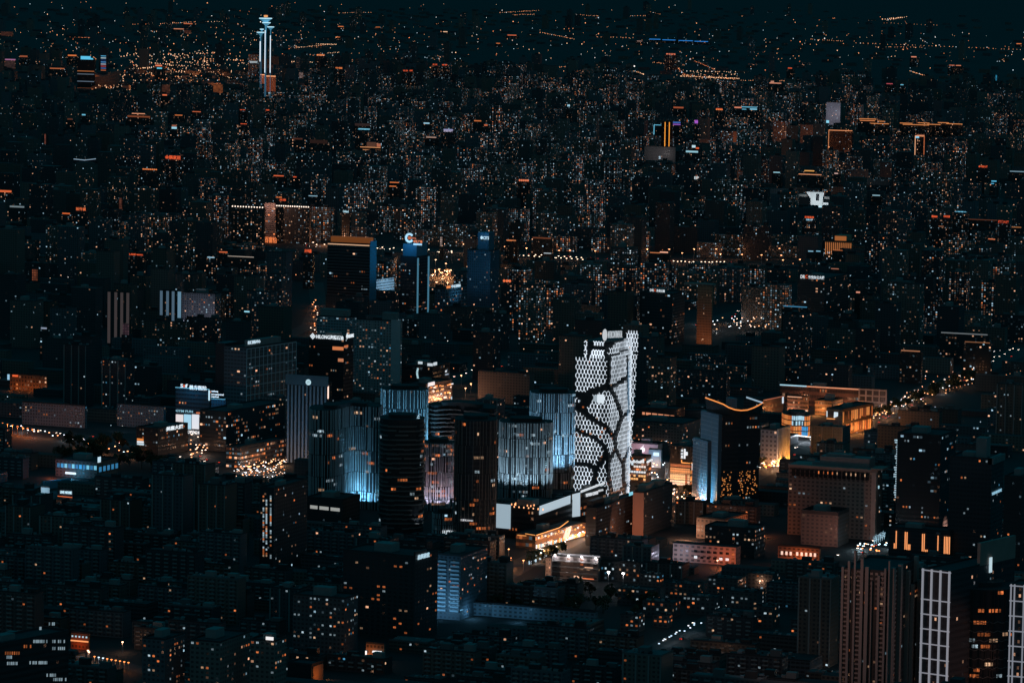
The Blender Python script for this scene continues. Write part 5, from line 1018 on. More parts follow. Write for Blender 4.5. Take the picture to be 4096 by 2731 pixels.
b = B_('restaurant', 'small restaurant with glowing sign between two lamp pillars at the dark tower foot', 'restaurant', 1464, 1536, 1541, 2578, h=11, wall=(.25, .16, .1), frac=.0, cw=3, vis=2625, box=False); b.sign('L', '金悦轩酒楼', 1490, 2608, 1528, 2599, WHT, 1.2); lamp_or_fill((-10, -6, 4), (255, 150, 80), 1.6e3, 'POINT', .6, b.root)
for px in (1466, 1538): u, _ = b.on('L', px, 2600); b.boxp('lamp_pillar', u - .4, u + .4, -1.2, -.4, 3, 6, gl((235, 240, 245), 1.3))
for k in range(6): b.boxp('window', -b.w * (k + .8) / 6.2, -b.w * (k + .2) / 6.2, -.3, -.03, .6, 1.8, gl((240, 130, 60), .7))
b = B_('window_column', 'slim dark apartment tower with tall double column of lit windows at left centre', AP, 1040, 1096, 1230, 1955, 2290, wall=(.05, .052, .055), frac=.02, cw=3.2, ch=3, nwin=12, vis=2280)
for j in range(30):
    for k, xx in enumerate((1054, 1066, 1083)):
        if random.random() < .72: u, z = b.on('L', xx, 1988 + j * 8.2 if j < 5 else 1995 + j * 8.2); z > 1 and b.boxp('window', u - .6, u + .6, -.25, -.03, z, z + 1.4, gl(COOL if random.random() < .7 else (ORG if random.random() < .6 else PALE), random.choice((.3, .6))))
b = B_('dark_bank', 'dark low block with a glowing segmented ribbon of windows under the finned towers', 'office building', 1225, 1370, 1440, 2000, h=26, wall=(.045, .048, .05), frac=.01, cw=3, vis=2085)
for k in range(16):
    if k % 6 != 4: u, z = b.on('L', 1245 + k * 7.4, 2026 + k * .8); b.boxp('window', u - .9, u + .7, -.3, -.03, z - 1.4, z + 1.4, gl((185, 185, 180), .6))
# ---- left: blue petrol station, cinema and neighbours
b = B_('blue_shop', 'two storey shop with blue glowing windows and a bright canopy in the dark left quarter', 'shop', 222, 388, 470, 1850, h=15, wall=(.2, .17, .15), frac=0, cw=4, vis=1900, phi=88)
for k in range(11): u = -b.w * (k + .8) / 11.3; b.boxp('window', u, u + b.w / 16, -.3, -.03, b.h * .55, b.h * .8, gl(random.choice([(60, 150, 205), (120, 195, 225), (190, 160, 130), (50, 110, 150)]), .8))
b.patch('sign', 'L', 262, 1894, 304, 1886, gl((215, 235, 245), 1.2), .5); b.boxp('logo', .1, .6, 1, 6, b.h, b.h + 5, gl((190, 220, 235), 1))
for k in range(5): y = b.d * (k + .5) / 5; b.boxp('window', .03, .3, y, y + b.d / 9, b.h * .4, b.h * .7, gl((60, 140, 190), .6))
lamp_or_fill((-b.w * .5, -12, 4), (80, 170, 220), 6e3, 'POINT', 1, b.root); lamp_or_fill((-b.w * .9, -16, 4), (255, 120, 60), 2.5e3, 'POINT', 1, b.root)
b = B_('station_canopy', 'long blue-lit canopy roof in front of the blue-windowed shop', 'canopy', 172, 176, 284, 1930, h=6, wall=(.1, .3, .4), frac=0, glass=0, vis=1940, phi=70, box=False, roofm=plain('blue_roof', (.08, .4, .6), .6, .3, .3)); lamp_or_fill((-6, b.d * .4, 10), (70, 170, 225), 5e3, 'POINT', 1, b.root)
b = B_('poster_board', 'white display board beside a pale wall at the lower left', 'billboard', 164, 198, 200, 1950, h=10, wall=(.6, .65, .68), frac=0, glass=0, vis=1975, box=False); lamp_or_fill((-6, -10, 8), (170, 205, 225), 4e3, 'POINT', 1, b.root)
b = B_('white_pylon', 'tall white lit pylon sign left of the display board', 'sign', 108, 120, 121, 1935, h=16, wall=(.6, .6, .6), frac=0, glass=0, vis=1962, box=False); b.patch('screen', 'L', 108, 1962, 120, 1936, gl((225, 232, 238), 1), .4)
b = B_('small_shop', 'low shop with cluster of white letters and a red line under them', 'shop', 232, 290, 294, 1962, h=7, wall=(.1, .1, .12), frac=0, vis=1980, box=False); b.sign('L', 'LIVE HOUSE', 242, 1972, 288, 1961, (190, 225, 240), 1.2); b.strip('light_strip', [(-b.w, -.5, 1.5), (0, -.5, 1.2)], gl((230, 110, 60), 1), .5)
b = B_('orange_block', 'low building with orange-lit grid front and small red roof sign at the far left', 'office building', 40, 188, 192, 1506, h=17, wall=(.3, .17, .09), frac=.3, warm=1, cw=3.5, ch=4, vis=1560); b.patch('sign', 'L', 52, 1505, 74, 1498, gl((235, 100, 55), 1), .4, off=1); b.boxp('sign', -b.w - 3, -b.w - .5, -.5, -.03, b.h - 6, b.h, gl((150, 200, 230), .9))
for k in range(4): lamp_or_fill((-b.w * (k + .5) / 4, -8, 3), (255, 140, 70), 8e2, 'POINT', .6, b.root)
for (lb, xl, xr, yt, vis_) in (('long grey slab with dull ribbed front above the left road', 88, 340, 1625, 1720), ('wide pale-grey low slab just left of the bright screens', 468, 655, 1628, 1690)):
    b = B_('low_slab', lb, AP, xl, xr, xr + 8, yt, h=22, wall=(.2, .2, .22), frac=.04, warm=.6, cw=3, vis=vis_, nwin=10); lamp_or_fill((-b.w / 2, -60, 10), (150, 170, 195), 9e3, 'SPOT', 1, b.root, None, 125).rotation_euler = (R(95), 0, 0)  # each slab gets an added mid-air spot, no fixture
# ---- middle distance right side extras
b = B_('white_grid_tower', 'pale tower with gridded upper floors and a cyan-lit base at the right', OT, 3305, 3362, 3366, 412, h=60, wall=(.34, .33, .36), frac=.1, warm=.5, cw=3.4, ch=3.4, vis=495)
lamp_or_fill((-b.w / 2, -60, 30), (190, 185, 200), 9e4, 'SPOT', 1, b.root, None, 110).rotation_euler = (R(92), 0, 0); b.patch('lit_floor', 'L', 3305, 498, 3316, 482, gl((130, 205, 230), .9), .3)  # spot added in the air before the tower
b = B_('outlined_block', 'broad block edged by dotted orange lights on roof and left corner', 'office building', 3316, 3410, 3414, 524, h=48, wall=(.03, .03, .03), frac=.1, warm=.6, vis=600)
b.strip('light_strip', [(-b.w, -.5, 2), (-b.w, -.5, b.h)], gl((215, 140, 95), .7), 1.3); b.strip('light_strip', [(-b.w, -.5, b.h), (0, -.5, b.h)], gl((235, 150, 100), .9), 1.6)
b = B_('outlined_tower', 'tower framed by orange dotted edges with a blue roof sign', OT, 3662, 3698, 3700, 545, h=50, wall=(.03, .03, .03), frac=.15, warm=.8, vis=625)
for u in (-b.w, 0): b.strip('light_strip', [(u, -.5, 2), (u, -.5, b.h)], gl((245, 175, 130) if u else (190, 100, 60), .8), 1.5)
b.strip('light_strip', [(-b.w, -.5, b.h), (0, -.5, b.h)], gl((245, 160, 110), 1), 1.8); b.boxp('sign', -b.w, -b.w + 9, -1.6, -1, b.h - 5, b.h - 1, gl((120, 200, 235), 1))
for i, (xa, xb, y, ye) in enumerate(((3484, 3556, 497, 500), (3600, 3650, 495, 496), (3612, 3716, 502, 507), (3672, 3718, 494, 495), (3710, 3762, 500, 501), (3752, 3796, 493, 493), (3786, 3850, 498, 500), (3440, 3505, 478, 485), (3510, 3540, 487, 480))):
    b = B_('ledge_block', 'dark apartment slab capped by an orange roof light line, %s of the far right row' % ('first second third fourth fifth sixth seventh eighth ninth'.split()[i]), AP, xa, xb, xb + 3, y, h=40, wall=(.04, .04, .04), frac=.16, warm=.8, vis=y + 40)
    b.strip('light_strip', [(-b.w, -.5, b.h + .5), (0, -.5, b.h + .5)], gl((235, 145, 85), .9), 1.5)

# ---- low roofs in the dark quarter at the bottom, right of centre
for i, (xl, xm, xr, yt, h_) in enumerate(((2470, 2612, 2640, 2362, 12), (2660, 2786, 2812, 2340, 15), (2832, 2950, 2985, 2318, 12), (2570, 2690, 2722, 2412, 11), (2745, 2860, 2892, 2392, 13), (2905, 3030, 3062, 2372, 16), (2480, 2556, 2580, 2462, 12), (2612, 2672, 2690, 2462, 9), (2850, 2960, 2995, 2452, 12), (3010, 3092, 3120, 2430, 15), (2560, 2640, 2655, 2300, 9), (2990, 3090, 3120, 2300, 12))):
    b = B_('low_row_house', '%s of twelve low dim row houses in the quarter below the orange-washed block' % 'first second third fourth fifth sixth seventh eighth ninth tenth eleventh twelfth'.split()[i], 'row house', xl, xm, xr, yt, h=h_, vis=yt + 10, wall=(.1, .1, .1), frac=.03, warm=.5, nwin=9, box=False, para=.6, group='low row houses below the orange-washed block')
    for k in range(7): x_ = -random.uniform(.12, .95) * b.w; y_ = random.uniform(.1, .7) * b.d; unit_box('roof_unit', random.choice((M_metal, M_conc, M_dark)), b.root, x_, x_ + random.uniform(.8, 3), y_, y_ + random.uniform(.8, 2.4), b.h + .02, b.h + random.uniform(.6, 2))
# ================================================================ observation tower and far landmarks
def lathe(mb, cx, cy, prof, n=16, mi=0):
    for (r0_, z0), (r1_, z1) in zip(prof, prof[1:]):
        for k in range(n):
            a0, a1 = 2 * math.pi * k / n, 2 * math.pi * (k + 1) / n
            mb.quad((cx + r0_ * math.cos(a0), cy + r0_ * math.sin(a0), z0), (cx + r0_ * math.cos(a1), cy + r0_ * math.sin(a1), z0), (cx + r1_ * math.cos(a1), cy + r1_ * math.sin(a1), z1), (cx + r1_ * math.cos(a0), cy + r1_ * math.sin(a0), z1), mi)
P = G(1060, 400); root = empty('observation_tower', P, 0, 'floodlit observation tower of five pale blue stems with flared crowns', 'tower')
kk = proj(P)[2] / FPX; rr = Vector((rt.x, rt.y, 0)).normalized(); f2 = Vector((-rr.y, rr.x, 0))
def zat(y): return solve(lambda q: -proj(P + Vector((0, 0, q)))[1], 1, 500, -y)
body_m = glow('stem_floodlit', srgb((150, 195, 215)), .95); rim_m = gl((185, 230, 245), 1.1); dim_m = gl((60, 105, 130), .55)  # floodlighting put into emissive stem, crown and rim colours
for i, (cx, yt, hw_, sx, sw, yb_, dp) in enumerate(((1059, 76, 26, 1059, 4.2, 330, 4), (1063, 93, 17, 1061, 3.0, 300, -6), (1080, 110, 14, 1075, 2.6, 300, 0), (1044, 120, 8, 1047, 1.8, 300, 10), (1040, 132, 15.5, 1040, 3.0, 300, -4))):
    c = rr * ((cx - 1060) * kk) + f2 * dp; zt = zat(yt); z1 = zt - hw_ * kk * 1.15; sr = sw * kk / 2
    mb = MB(); lathe(mb, c.x, c.y, [(sr, z1 - 14), (sr * 1.25, z1), (sr * 1.9, z1 + (zt - z1) * .4), (hw_ * kk * .62, z1 + (zt - z1) * .75), (hw_ * kk, zt)]); mb.build('flared_crown', glow('lit_crown_glow', srgb((70, 135, 165)), .75), root)
    mb = MB(); lathe(mb, c.x, c.y, [(hw_ * kk, zt), (hw_ * kk, zt + 2.2), (0.1, zt + 2.4)], 20); mb.build('rim', rim_m, root)
    mb = MB(); lathe(mb, c.x, c.y, [(sr * 1.15, 0), (sr, z1 - 14)]); mb.build('stem', dim_m, root)
    if i in (0, 2, 4):
        o_ = -f2 * (sr + .6) + rr * (-.4 * sr); mb = MB(); w_ = 2.6 if i != 4 else 3.2; ze = zat(247 if i == 4 else 292)
        a = c + o_; mb.box(a.x - w_ * .5, a.x + w_ * .5, a.y - .5, a.y, ze, z1 - 12); mb.build('light_strip', gl((215, 232, 245), 1.15), root)  # lit stretch of the stem put in as a glowing strip
mb = MB(); c = rr * 0; lathe(mb, 0, 0, [(5, zat(70)), (6, zat(66)), (6, zat(62)), (.1, zat(61))], 10); mb.build('top_pod', gl((235, 150, 90), .9), root)
HER.append((1030, 1095, 60, 300, proj(P)[2]))
def quick(name, label, cat, xl, xm, xr, yt, h, vis, **k): return B_(name, label, cat, xl, xm, xr, yt, h=h, vis=vis, box=False, para=0, **k)
b = quick('crown_tower', 'warm lit ribbed towers with an orange roof rim directly below the observation tower', OT, 1063, 1103, 1106, 306, 55, 385, wall=(.4, .24, .16), frac=.1, warm=1, cw=4)
b.strip('light_strip', [(-b.w, -.5, b.h), (0, -.5, b.h)], gl((255, 175, 125), 1), 2.6); lamp_or_fill((-b.w / 2, -60, 20), (255, 140, 90), 5e4, 'SPOT', 1, b.root, None, 110).rotation_euler = (R(100), 0, 0)  # orange spot added in front, no fixture
b = quick('crown_tower', 'narrower warm tower with white glowing strip left of the orange-rimmed towers', OT, 1043, 1062, 1064, 300, 40, 340, wall=(.4, .25, .17), frac=.1, warm=1, cw=4)
b.strip('light_strip', [(-b.w, -.5, b.h), (0, -.5, b.h)], gl((255, 175, 125), 1), 2.4); b.boxp('light_strip', -3.4, -.2, -.8, -.04, -26, b.h - 2, gl((160, 195, 225), .9)); lamp_or_fill((-b.w / 2, -60, 20), (255, 150, 110), 7e4, 'SPOT', 1, b.root, None, 110).rotation_euler = (R(100), 0, 0)  # unmounted warm spot added before the narrow tower
b = quick('sign_tower', 'dim tower with white rooftop name just left of the observation tower', OT, 996, 1030, 1034, 252, 48, 318, wall=(.08, .08, .09), frac=.25, warm=.2, cw=4); b.patch('sign', 'L', 1000, 252, 1030, 245, gl((150, 165, 172), .9), 1, off=1)
b = quick('glow_screen', 'white-lit block of shop signs at the observation tower foot', 'shops', 1060, 1084, 1086, 368, 14, 386, wall=(.2, .2, .2), frac=0); 
for k in range(3): b.boxp('sign', -8, -1, -.8, -.05, k * 4 + 1, k * 4 + 3.6, gl((170, 205, 220), 1))
# ring stadium, left
P = G(405, 350); root = empty('stadium', P, 0, 'glowing brown woven stadium bowl behind the dark ringed tower', 'stadium'); kk = proj(P)[2] / FPX
def sp(a, t):
    ra = (68 + 12 * t - 6 * abs(t - .5)) * kk; rb = ra * .85; hz = 44 + 10 * math.cos(2 * a); return Vector((ra * math.cos(a), rb * math.sin(a), hz * t))
mb = MB(); N_ = 60
for k in range(N_):
    for dk in (-7, 5, 10): 
        pr = None
        for s_ in range(7):
            t = s_ / 6; p = sp(2 * math.pi * (k + dk * t) / N_, t)
            if pr is not None: mb.beam(pr, p, 2.0, (p.x, p.y, 0), 1.2)
            pr = p
mb.build('lattice', plain('steel_net', (.25, .2, .18), .7, .05, .3), root)
mb = MB()
for k in range(40):
    a0, a1 = 2 * math.pi * k / 40, 2 * math.pi * (k + 1) / 40; q = [sp(a0, 0) * .9, sp(a1, 0) * .9, sp(a1, 1) * .86, sp(a0, 1) * .86]; mb.quad(*q)
mb.build('bowl', glow('bowl_glow', srgb((130, 66, 36)), .5), root); HER.append((384, 488, 285, 352, proj(P)[2]))  # light from inside the stadium put into the bowl as emission
b = quick('ringed_tower', 'dark tower with glowing blue roof band and pale floor rings at upper left', OT, 310, 377, 381, 240, 90, 412, wall=(.025, .03, .035), frac=.02)
b.boxp('crown', -b.w + 10, -b.w * .3, 2, 10, b.h, b.h + 10, gl((90, 190, 230), 1)); b.boxp('crown', -b.w + 12, -b.w * .45, 1, 2, b.h - 7, b.h - 1, gl((215, 130, 70), .8))
for y, c in ((285, (200, 120, 70)), (297, (110, 125, 140)), (326, (110, 130, 150)), (389, (100, 115, 135)), (413, (220, 120, 70))):
    _, z = b.on('L', 340, y); b.boxp('floor_ring', -b.w, 0, -1, -.03, max(0, z - 1.2), max(0, z - 1.2) + 2, gl(c, .7))
for i, y in enumerate((228, 234, 254, 262, 270, 282)):
    pass
b = quick('striped_tower', 'slim tower with stacked blue, white and red light rings near the stadium', OT, 404, 424, 426, 222, 60, 290, wall=(.05, .06, .08), frac=0)
for k, c in enumerate(((90, 180, 225), (200, 225, 235), (30, 60, 110), (90, 160, 225), (190, 200, 220), (190, 80, 90), (90, 120, 190), (200, 110, 70))): b.boxp('floor_ring', -b.w, 0, -1, -.03, b.h - 4 - k * 7, b.h - 1.5 - k * 7, gl(c, .8))
for (lb, xl, xr, yt, h, c, s_) in (('dim building wall glowing dark orange at the far left edge of the field', 2, 52, 128, 22, (105, 58, 40), .5), ('dull orange glowing block left of the far tower line', 735, 765, 122, 16, (110, 55, 35), .5),
        ('hotel front with orange lit grid and pink roof sign below the far lights', 852, 892, 338, 30, (165, 88, 45), .6), ('orange-lit block with a white globe lamp beside the dark apartment pair', 648, 680, 338, 34, (105, 58, 38), .5),
        ('small pink-white floodlit gable right of the observation tower', 1196, 1212, 290, 22, (150, 125, 120), .7), ('blue and orange lit curved building at the left edge', 16, 62, 242, 32, (90, 62, 55), .5)):
    b = quick('glow_block', lb, 'building', xl, xr, xr + 2, yt, h, yt + 40, wall=(.2, .12, .08), frac=.25, warm=1)
    b.boxp('lit_front', -b.w * .96, -b.w * .04, -.6, -.05, h * .12, h * .95, ggrid(c, s_))  # light on the wall put in as an emissive panel
b.boxp('sign', -b.w * .9, 0, -1, -.1, b.h, b.h + 4, gl((170, 110, 150), .8))
# temple-roofed hotel and rim-lit blocks
b = quick('rim_building', 'ship-like building with two orange light rims and a small tower on top', 'hotel', 1441, 1522, 1526, 590, 30, 604, wall=(.15, .08, .05), frac=0)
for z in (0.0, -6.0): b.boxp('light_cornice', -b.w, 0, -1, -.05, b.h + z - 1.2, b.h + z, gl((240, 165, 110), .9))
b.boxp('roof_house', -b.w * .7, -b.w * .35, 2, 14, b.h, b.h + 10, gl((100, 66, 52), .6)); b.boxp('sign', -b.w * .2, -1, 1, 3, b.h + 1, b.h + 8, gl((190, 110, 80), .7))
b = quick('arc_roof', 'dark hall with one thin bowed white roof line at upper left', 'hall', 296, 384, 388, 640, 20, 650, wall=(.05, .05, .06), frac=0); b.strip('light_strip', [(-b.w, -.5, b.h), (-b.w * .5, -.5, b.h - 1.4), (0, -.5, b.h + 2.2)], gl((150, 175, 195), .8), 1.4)
b = quick('arc_roof', 'dark hall with a kinked orange roof line at the far right', 'hall', 3954, 4026, 4030, 956, 20, 965, wall=(.05, .05, .06), frac=0); b.strip('light_strip', [(-b.w, -.5, b.h - 1), (-b.w * .6, -.5, b.h - 1.5), (0, -.5, b.h + 3)], gl((235, 130, 85), .9), 1.2)
# signs on roofs: (text, x0, ybase, x1, ytop, colour)
SG = [('金隅家居', 661, 637, 723, 621, RED), ('●中国大厦', 3915, 670, 3951, 662, RED), ('厦门大厦', 3993, 892, 4036, 881, (205, 75, 45)), ('中国银行', 3820, 848, 3866, 844, (120, 200, 235)), ('绿地●●●', 3727, 870, 3750, 861, RED), ('中环世贸', 3775, 870, 3800, 861, RED),
      ('●●●●●', 2076, 725, 2116, 717, (235, 125, 85)), ('●●●', 2013, 1128, 2045, 1117, (235, 110, 65)), ('和平宾馆', 2665, 220, 2702, 214, (245, 130, 95)), ('天天', 1730, 262, 1750, 256, RED), ('金金', 1768, 263, 1790, 257, RED), ('北京', 1612, 286, 1633, 280, RED), ('饭店', 1639, 286, 1651, 280, RED),
      ('●国际', 1267, 224, 1299, 217, (245, 140, 85)), ('中国', 1343, 276, 1369, 269, ORG), ('城外诚', 305, 842, 344, 829, (220, 105, 60)), ('LAND', 519, 1020, 546, 1013, RED), ('MARK', 549, 1021, 574, 1016, RED), ('大中电器', 1219, 1010, 1247, 996, RED), ('龙湖', 1118, 803, 1144, 795, RED), ('北辰', 1104, 791, 1129, 786, ORG),
      ('EP', 2778, 717, 2796, 706, (200, 215, 220)), ('京瑞温泉', 3219, 872, 3257, 864, RED), ('酒店大厦', 3225, 882, 3252, 875, (150, 200, 225)), ('●●●●', 2864, 441, 2891, 436, ORG), ('●●', 2270, 427, 2280, 418, (160, 205, 225)), ('Ostland', 1373, 850, 1395, 840, (165, 205, 220)),
      ('●●●', 2779, 495, 2792, 480, (170, 90, 200)), ('京城大厦', 1775, 528, 1811, 520, (180, 170, 195)), ('北京银行', 1432, 519, 1478, 514, (110, 195, 225)), ('●●●●●●●●', 571, 679, 629, 674, ORG), ('望京', 960, 441, 982, 438, RED), ('酒仙桥', 1064, 443, 1078, 438, RED), ('●●●●', 963, 497, 988, 494, RED)]
WHERE_Y = ((0, 250, 'in the far distance'), (250, 500, 'in the upper field'), (500, 900, 'in the middle field'), (900, 1400, 'across the centre'), (1400, 3000, 'in the near quarter'))
def hword(x):
    return 'far left' if x < 500 else 'left' if x < 1300 else 'left of centre' if x < 1900 else 'centre' if x < 2400 else 'right of centre' if x < 3000 else 'right' if x < 3600 else 'far right'
cname = lambda c: 'orange-red' if c[0] > 180 and c[2] < 130 else 'pale blue' if c[2] > 200 else 'white'
for i, (t, x0, y0, x1, y1, c) in enumerate(SG):
    hgt = 50 if y0 > 600 else 60
    w2 = max(12, (x1 - x0) * .75); xm = x1 + 4; mid = (x0 + x1) / 2
    nmw = ('four' if len(t) == 4 else 'three' if len(t) == 3 else 'two' if len(t) == 2 else 'many')
    b = quick('sign_tower', 'dark block, %s %s-mark roof sign, %s, %s' % (cname(c), nmw, hword(mid), ['far', 'upper', 'middle', 'central'][min(3, y0 // 300)]), 'building', mid - w2, xm, xm + 7, y0 + 3, hgt, y0 + 50, wall=(.05, .05, .05), frac=.12, warm=.6, cw=3.5, ch=3)
    b.sign('L', t, x0, y0, x1, y1, c, 1.0, off=1)
    place_pane(b.root, 'L', -2, 10, 2, 1.4)
# free light lines and lit bars on dark blocks: x0,x1,y,height px,colour,brightness
BARS = [(688, 706, 508, 7, (150, 90, 70), .9), (687, 707, 517, 8, (150, 205, 225), 1), (328, 342, 463, 5, (110, 190, 220), .9), (270, 290, 481, 6, (90, 50, 35), .8), (700, 730, 464, 3, ORG, .8), (770, 803, 450, 3, (215, 105, 65), .8), (528, 580, 458, 3, (240, 160, 120), .9), (510, 600, 472, 6, (150, 80, 50), .6), (179, 184, 535, 40, (130, 70, 55), .9),
        (622, 648, 267, 6, (225, 120, 85), 1), (628, 648, 277, 5, (100, 200, 230), 1), (650, 668, 384, 5, (225, 110, 70), 1), (272, 306, 226, 5, ORG, .8), (324, 372, 240, 6, (90, 195, 230), 1), (200, 258, 278, 4, (190, 105, 65), .8), (80, 110, 230, 6, (170, 90, 60), .7), (695, 735, 119, 3, (220, 140, 105), .8), (735, 770, 98, 3, (220, 120, 80), .8),
        (2598, 2642, 160, 2.5, (45, 130, 215), 1), (2650, 2702, 163, 2.5, (45, 130, 215), 1), (2714, 2772, 166, 2.5, (45, 130, 215), 1), (2778, 2832, 169, 2.5, (45, 130, 215), 1), (2548, 2568, 167, 2, (190, 150, 140), .8), (2030, 2066, 144, 3, (225, 110, 75), .9), (1352, 1374, 109, 3, ORG, .8), (1503, 1520, 111, 2, ORG, .8), (1343, 1360, 151, 2, ORG, .8), (1985, 2000, 176, 2.5, ORG, .8), (1773, 1790, 130, 3, PALE, 1),
        (2938, 2966, 434, 5, (225, 135, 105), .9), (2967, 3028, 432, 3, (110, 190, 220), .9), (2968, 2985, 440, 3, (110, 190, 220), .8), (3000, 3028, 441, 5, (130, 200, 225), .9), (2694, 2734, 435, 6, (170, 85, 55), .8), (2865, 2890, 438, 3, RED, .8), (2700, 2720, 432, 3, ORG, .6), (2560, 2612, 1, 1, None, 0),
        (2692, 2722, 494, 5, (70, 110, 190), .8), (2692, 2722, 502, 5, (150, 90, 190), .7), (2744, 2792, 612, 7, (150, 200, 215), .9), (2768, 2782, 592, 10, (185, 215, 225), 1), (2784, 2796, 597, 6, (220, 90, 50), .9), (3078, 3125, 336, 3, (230, 150, 120), 1), (3083, 3096, 331, 6, (190, 130, 110), .9), (3546, 3571, 338, 3, (190, 80, 90), .9), (3602, 3614, 342, 3, (110, 200, 230), .9),
        (3797, 3818, 264, 3, (200, 110, 80), .9), (3824, 3844, 265, 3, (220, 130, 95), .9), (3152, 3168, 276, 4, RED, .8), (3645, 3666, 231, 4, (230, 140, 110), .9), (3983, 3988, 300, 22, (50, 150, 190), .9), (4066, 4086, 178, 3, ORG, .8), (3436, 3510, 481, 4, (200, 140, 110), .7), (3440, 3500, 486, 3, (235, 140, 85), .8), (3334, 3400, 528, 5, (170, 110, 80), .7), (3668, 3698, 545, 5, (170, 105, 80), .8),
        (3966, 3986, 728, 4, (90, 185, 225), 1), (3964, 3976, 737, 3, (90, 185, 225), .9), (3218, 3257, 687, 4, (240, 170, 90), .9), (3094, 3120, 693, 4, (150, 200, 215), .9), (3338, 3352, 697, 4, (210, 170, 160), 1), (3195, 3286, 702, 3, (235, 155, 110), .8), (3490, 3520, 785, 4, (150, 190, 205), .8), (1695, 1718, 497, 5, (150, 195, 215), 1), (1775, 1812, 524, 6, (150, 150, 190), .8), (1937, 1950, 505, 6, (200, 100, 65), .9), (1897, 1925, 487, 4, ORG, .7),
        (1560, 1596, 733, 3, ORG, .9), (1558, 1585, 748, 3, ORG, .9), (1095, 1135, 707, 4, (225, 100, 60), .9), (1173, 1186, 711, 4, RED, .8), (1435, 1480, 520, 4, (130, 190, 215), .8), (1235, 1270, 787, 3, (150, 190, 210), .8), (877, 910, 1012, 4, (230, 110, 65), .9), (830, 858, 1033, 4, (160, 200, 220), .9), (912, 1015, 1031, 2.5, (200, 180, 165), .7), (2176, 2205, 1016, 3, (190, 205, 215), .8), (2640, 2672, 1013, 5, (240, 170, 140), 1),
        (2601, 2640, 1014, 3, (220, 130, 80), .8), (1762, 1769, 945, 38, (190, 165, 155), .9), (2026, 2064, 965, 4, (210, 125, 80), .8), (2131, 2204, 957, 5, (120, 65, 42), .7), (2029, 2048, 965, 3, ORG, .8), (3134, 3228, 1231, 3, (70, 140, 180), .9), (3233, 3253, 1008, 4, (140, 190, 215), .8), (3265, 3282, 1008, 4, (130, 190, 220), .8), (3335, 3370, 1004, 3, (200, 110, 65), .7), (3425, 3440, 1173, 6, (215, 140, 115), 1), (3325, 3355, 1078, 3, (190, 120, 95), .8),
        (978, 998, 1250, 5, (150, 215, 235), 1.1), (165, 187, 1317, 6, (150, 160, 180), .8), (492, 515, 1340, 45, (75, 50, 58), .8), (130, 150, 1075, 45, (120, 62, 38), .8), (477, 488, 790, 45, (115, 65, 48), .7), (0, 46, 771, 8, (225, 105, 60), .9), (250, 280, 858, 5, (220, 100, 50), .9), (40, 97, 832, 6, (130, 145, 150), .7), (3765, 3950, 1342, 4, (140, 145, 148), .5), (3860, 3960, 1374, 3, (170, 110, 75), .6), (3605, 3680, 1408, 4, (190, 125, 90), .7),
        (1705, 1745, 553, 4, (215, 170, 150), .6), (1420, 1480, 506, 10, (60, 44, 42), .6), (1240, 1310, 576, 14, (50, 32, 28), .6), (1168, 1210, 560, 6, (90, 50, 38), .6), (4040, 4096, 690, 4, (130, 160, 175), .7), (3830, 3990, 884, 3, (120, 66, 45), .5), (3985, 4085, 912, 3, (190, 120, 70), .7), (3740, 3775, 885, 3, (190, 140, 110), .7), (3740, 3775, 908, 3, (170, 110, 80), .7)]
BARS = [b_ for b_ in BARS if b_[4]]
for i, (x0, x1, y, hp, c, s_) in enumerate(BARS):
    if y < 200: hgt = 14
    else: hgt = 36
    D_ = proj(G((x0 + x1) / 2, y, hgt))[2]; k = FPX / D_; tall = hp / k
    if tall > 14: hgt = max(hgt, tall + 3); b = quick('lit_block', 'x', 'building', x0 - 5, x1 + 5, x1 + 9, y, hgt, y + hp + 5, wall=(.07, .065, .06), frac=.05, warm=.7); z1 = b.h - 1; z0 = z1 - tall
    else: b = quick('lit_block', 'x', 'building', x0 - 6, x1 + 6, x1 + 12, y, hgt, y + 30, wall=(.05, .05, .05), frac=.1, warm=.6); z0 = b.h + .2; z1 = z0 + tall
    u0_, _ = b.on('L', x0, y); u1_, _ = b.on('L', x1, y); b.boxp('light_bar', u0_, u1_, -.8, -.05, z0, z1, ggrid(c, s_) if tall > 8 else gl(c, s_))
    col = 'blue' if c[2] > c[0] + 20 else 'pink' if c[2] > c[1] + 25 else 'orange' if c[0] > c[2] * 1.5 else 'white'
    b.root['label'] = '%s %s light %s block' % ('short' if x1 - x0 < 35 else 'long', col, 'panel' if tall > 14 else 'bar')
    b.root['_px'] = (int((x0 + x1) / 2), int(y))
# ================================================================ ground, roads
mb = MB(); mb.quad((-60000, -4000, 0), (60000, -4000, 0), (60000, 90000, 0), (-60000, 90000, 0)); tag(mb.build('ground', M_ground), kind='structure')
ROADS = []
def road(pts, width, name='road'):
    P_ = [G(x, y, .06) for x, y in pts]; mb = MB(); pr = None
    for i, p in enumerate(P_):
        t = (P_[min(i + 1, len(P_) - 1)] - P_[max(i - 1, 0)]).normalized(); n = Vector((-t.y, t.x, 0)) * width / 2
        if pr: mb.quad(pr[1], p - n, p + n, pr[0])
        pr = (p + n, p - n)
    ROADS.append(([(p.x, p.y) for p in P_], width)); tag(mb.build(name, M_road), kind='structure'); return P_
rd1 = road([(1960, 2330), (2130, 2235), (2370, 2118), (2560, 2035), (2700, 1972)], 24)
rd2 = road([(2700, 2030), (2950, 1925), (3200, 1800), (3480, 1690), (3700, 1560), (3870, 1500), (4110, 1390)], 34)
rd3 = road([(1180, 982), (1500, 992), (1800, 1006), (2100, 1020), (2400, 1040), (2700, 1048), (3000, 1058), (3400, 1085), (4100, 1140)], 60, 'ring_road')
rd4 = road([(-30, 1692), (240, 1732), (560, 1785), (900, 1860)], 30)
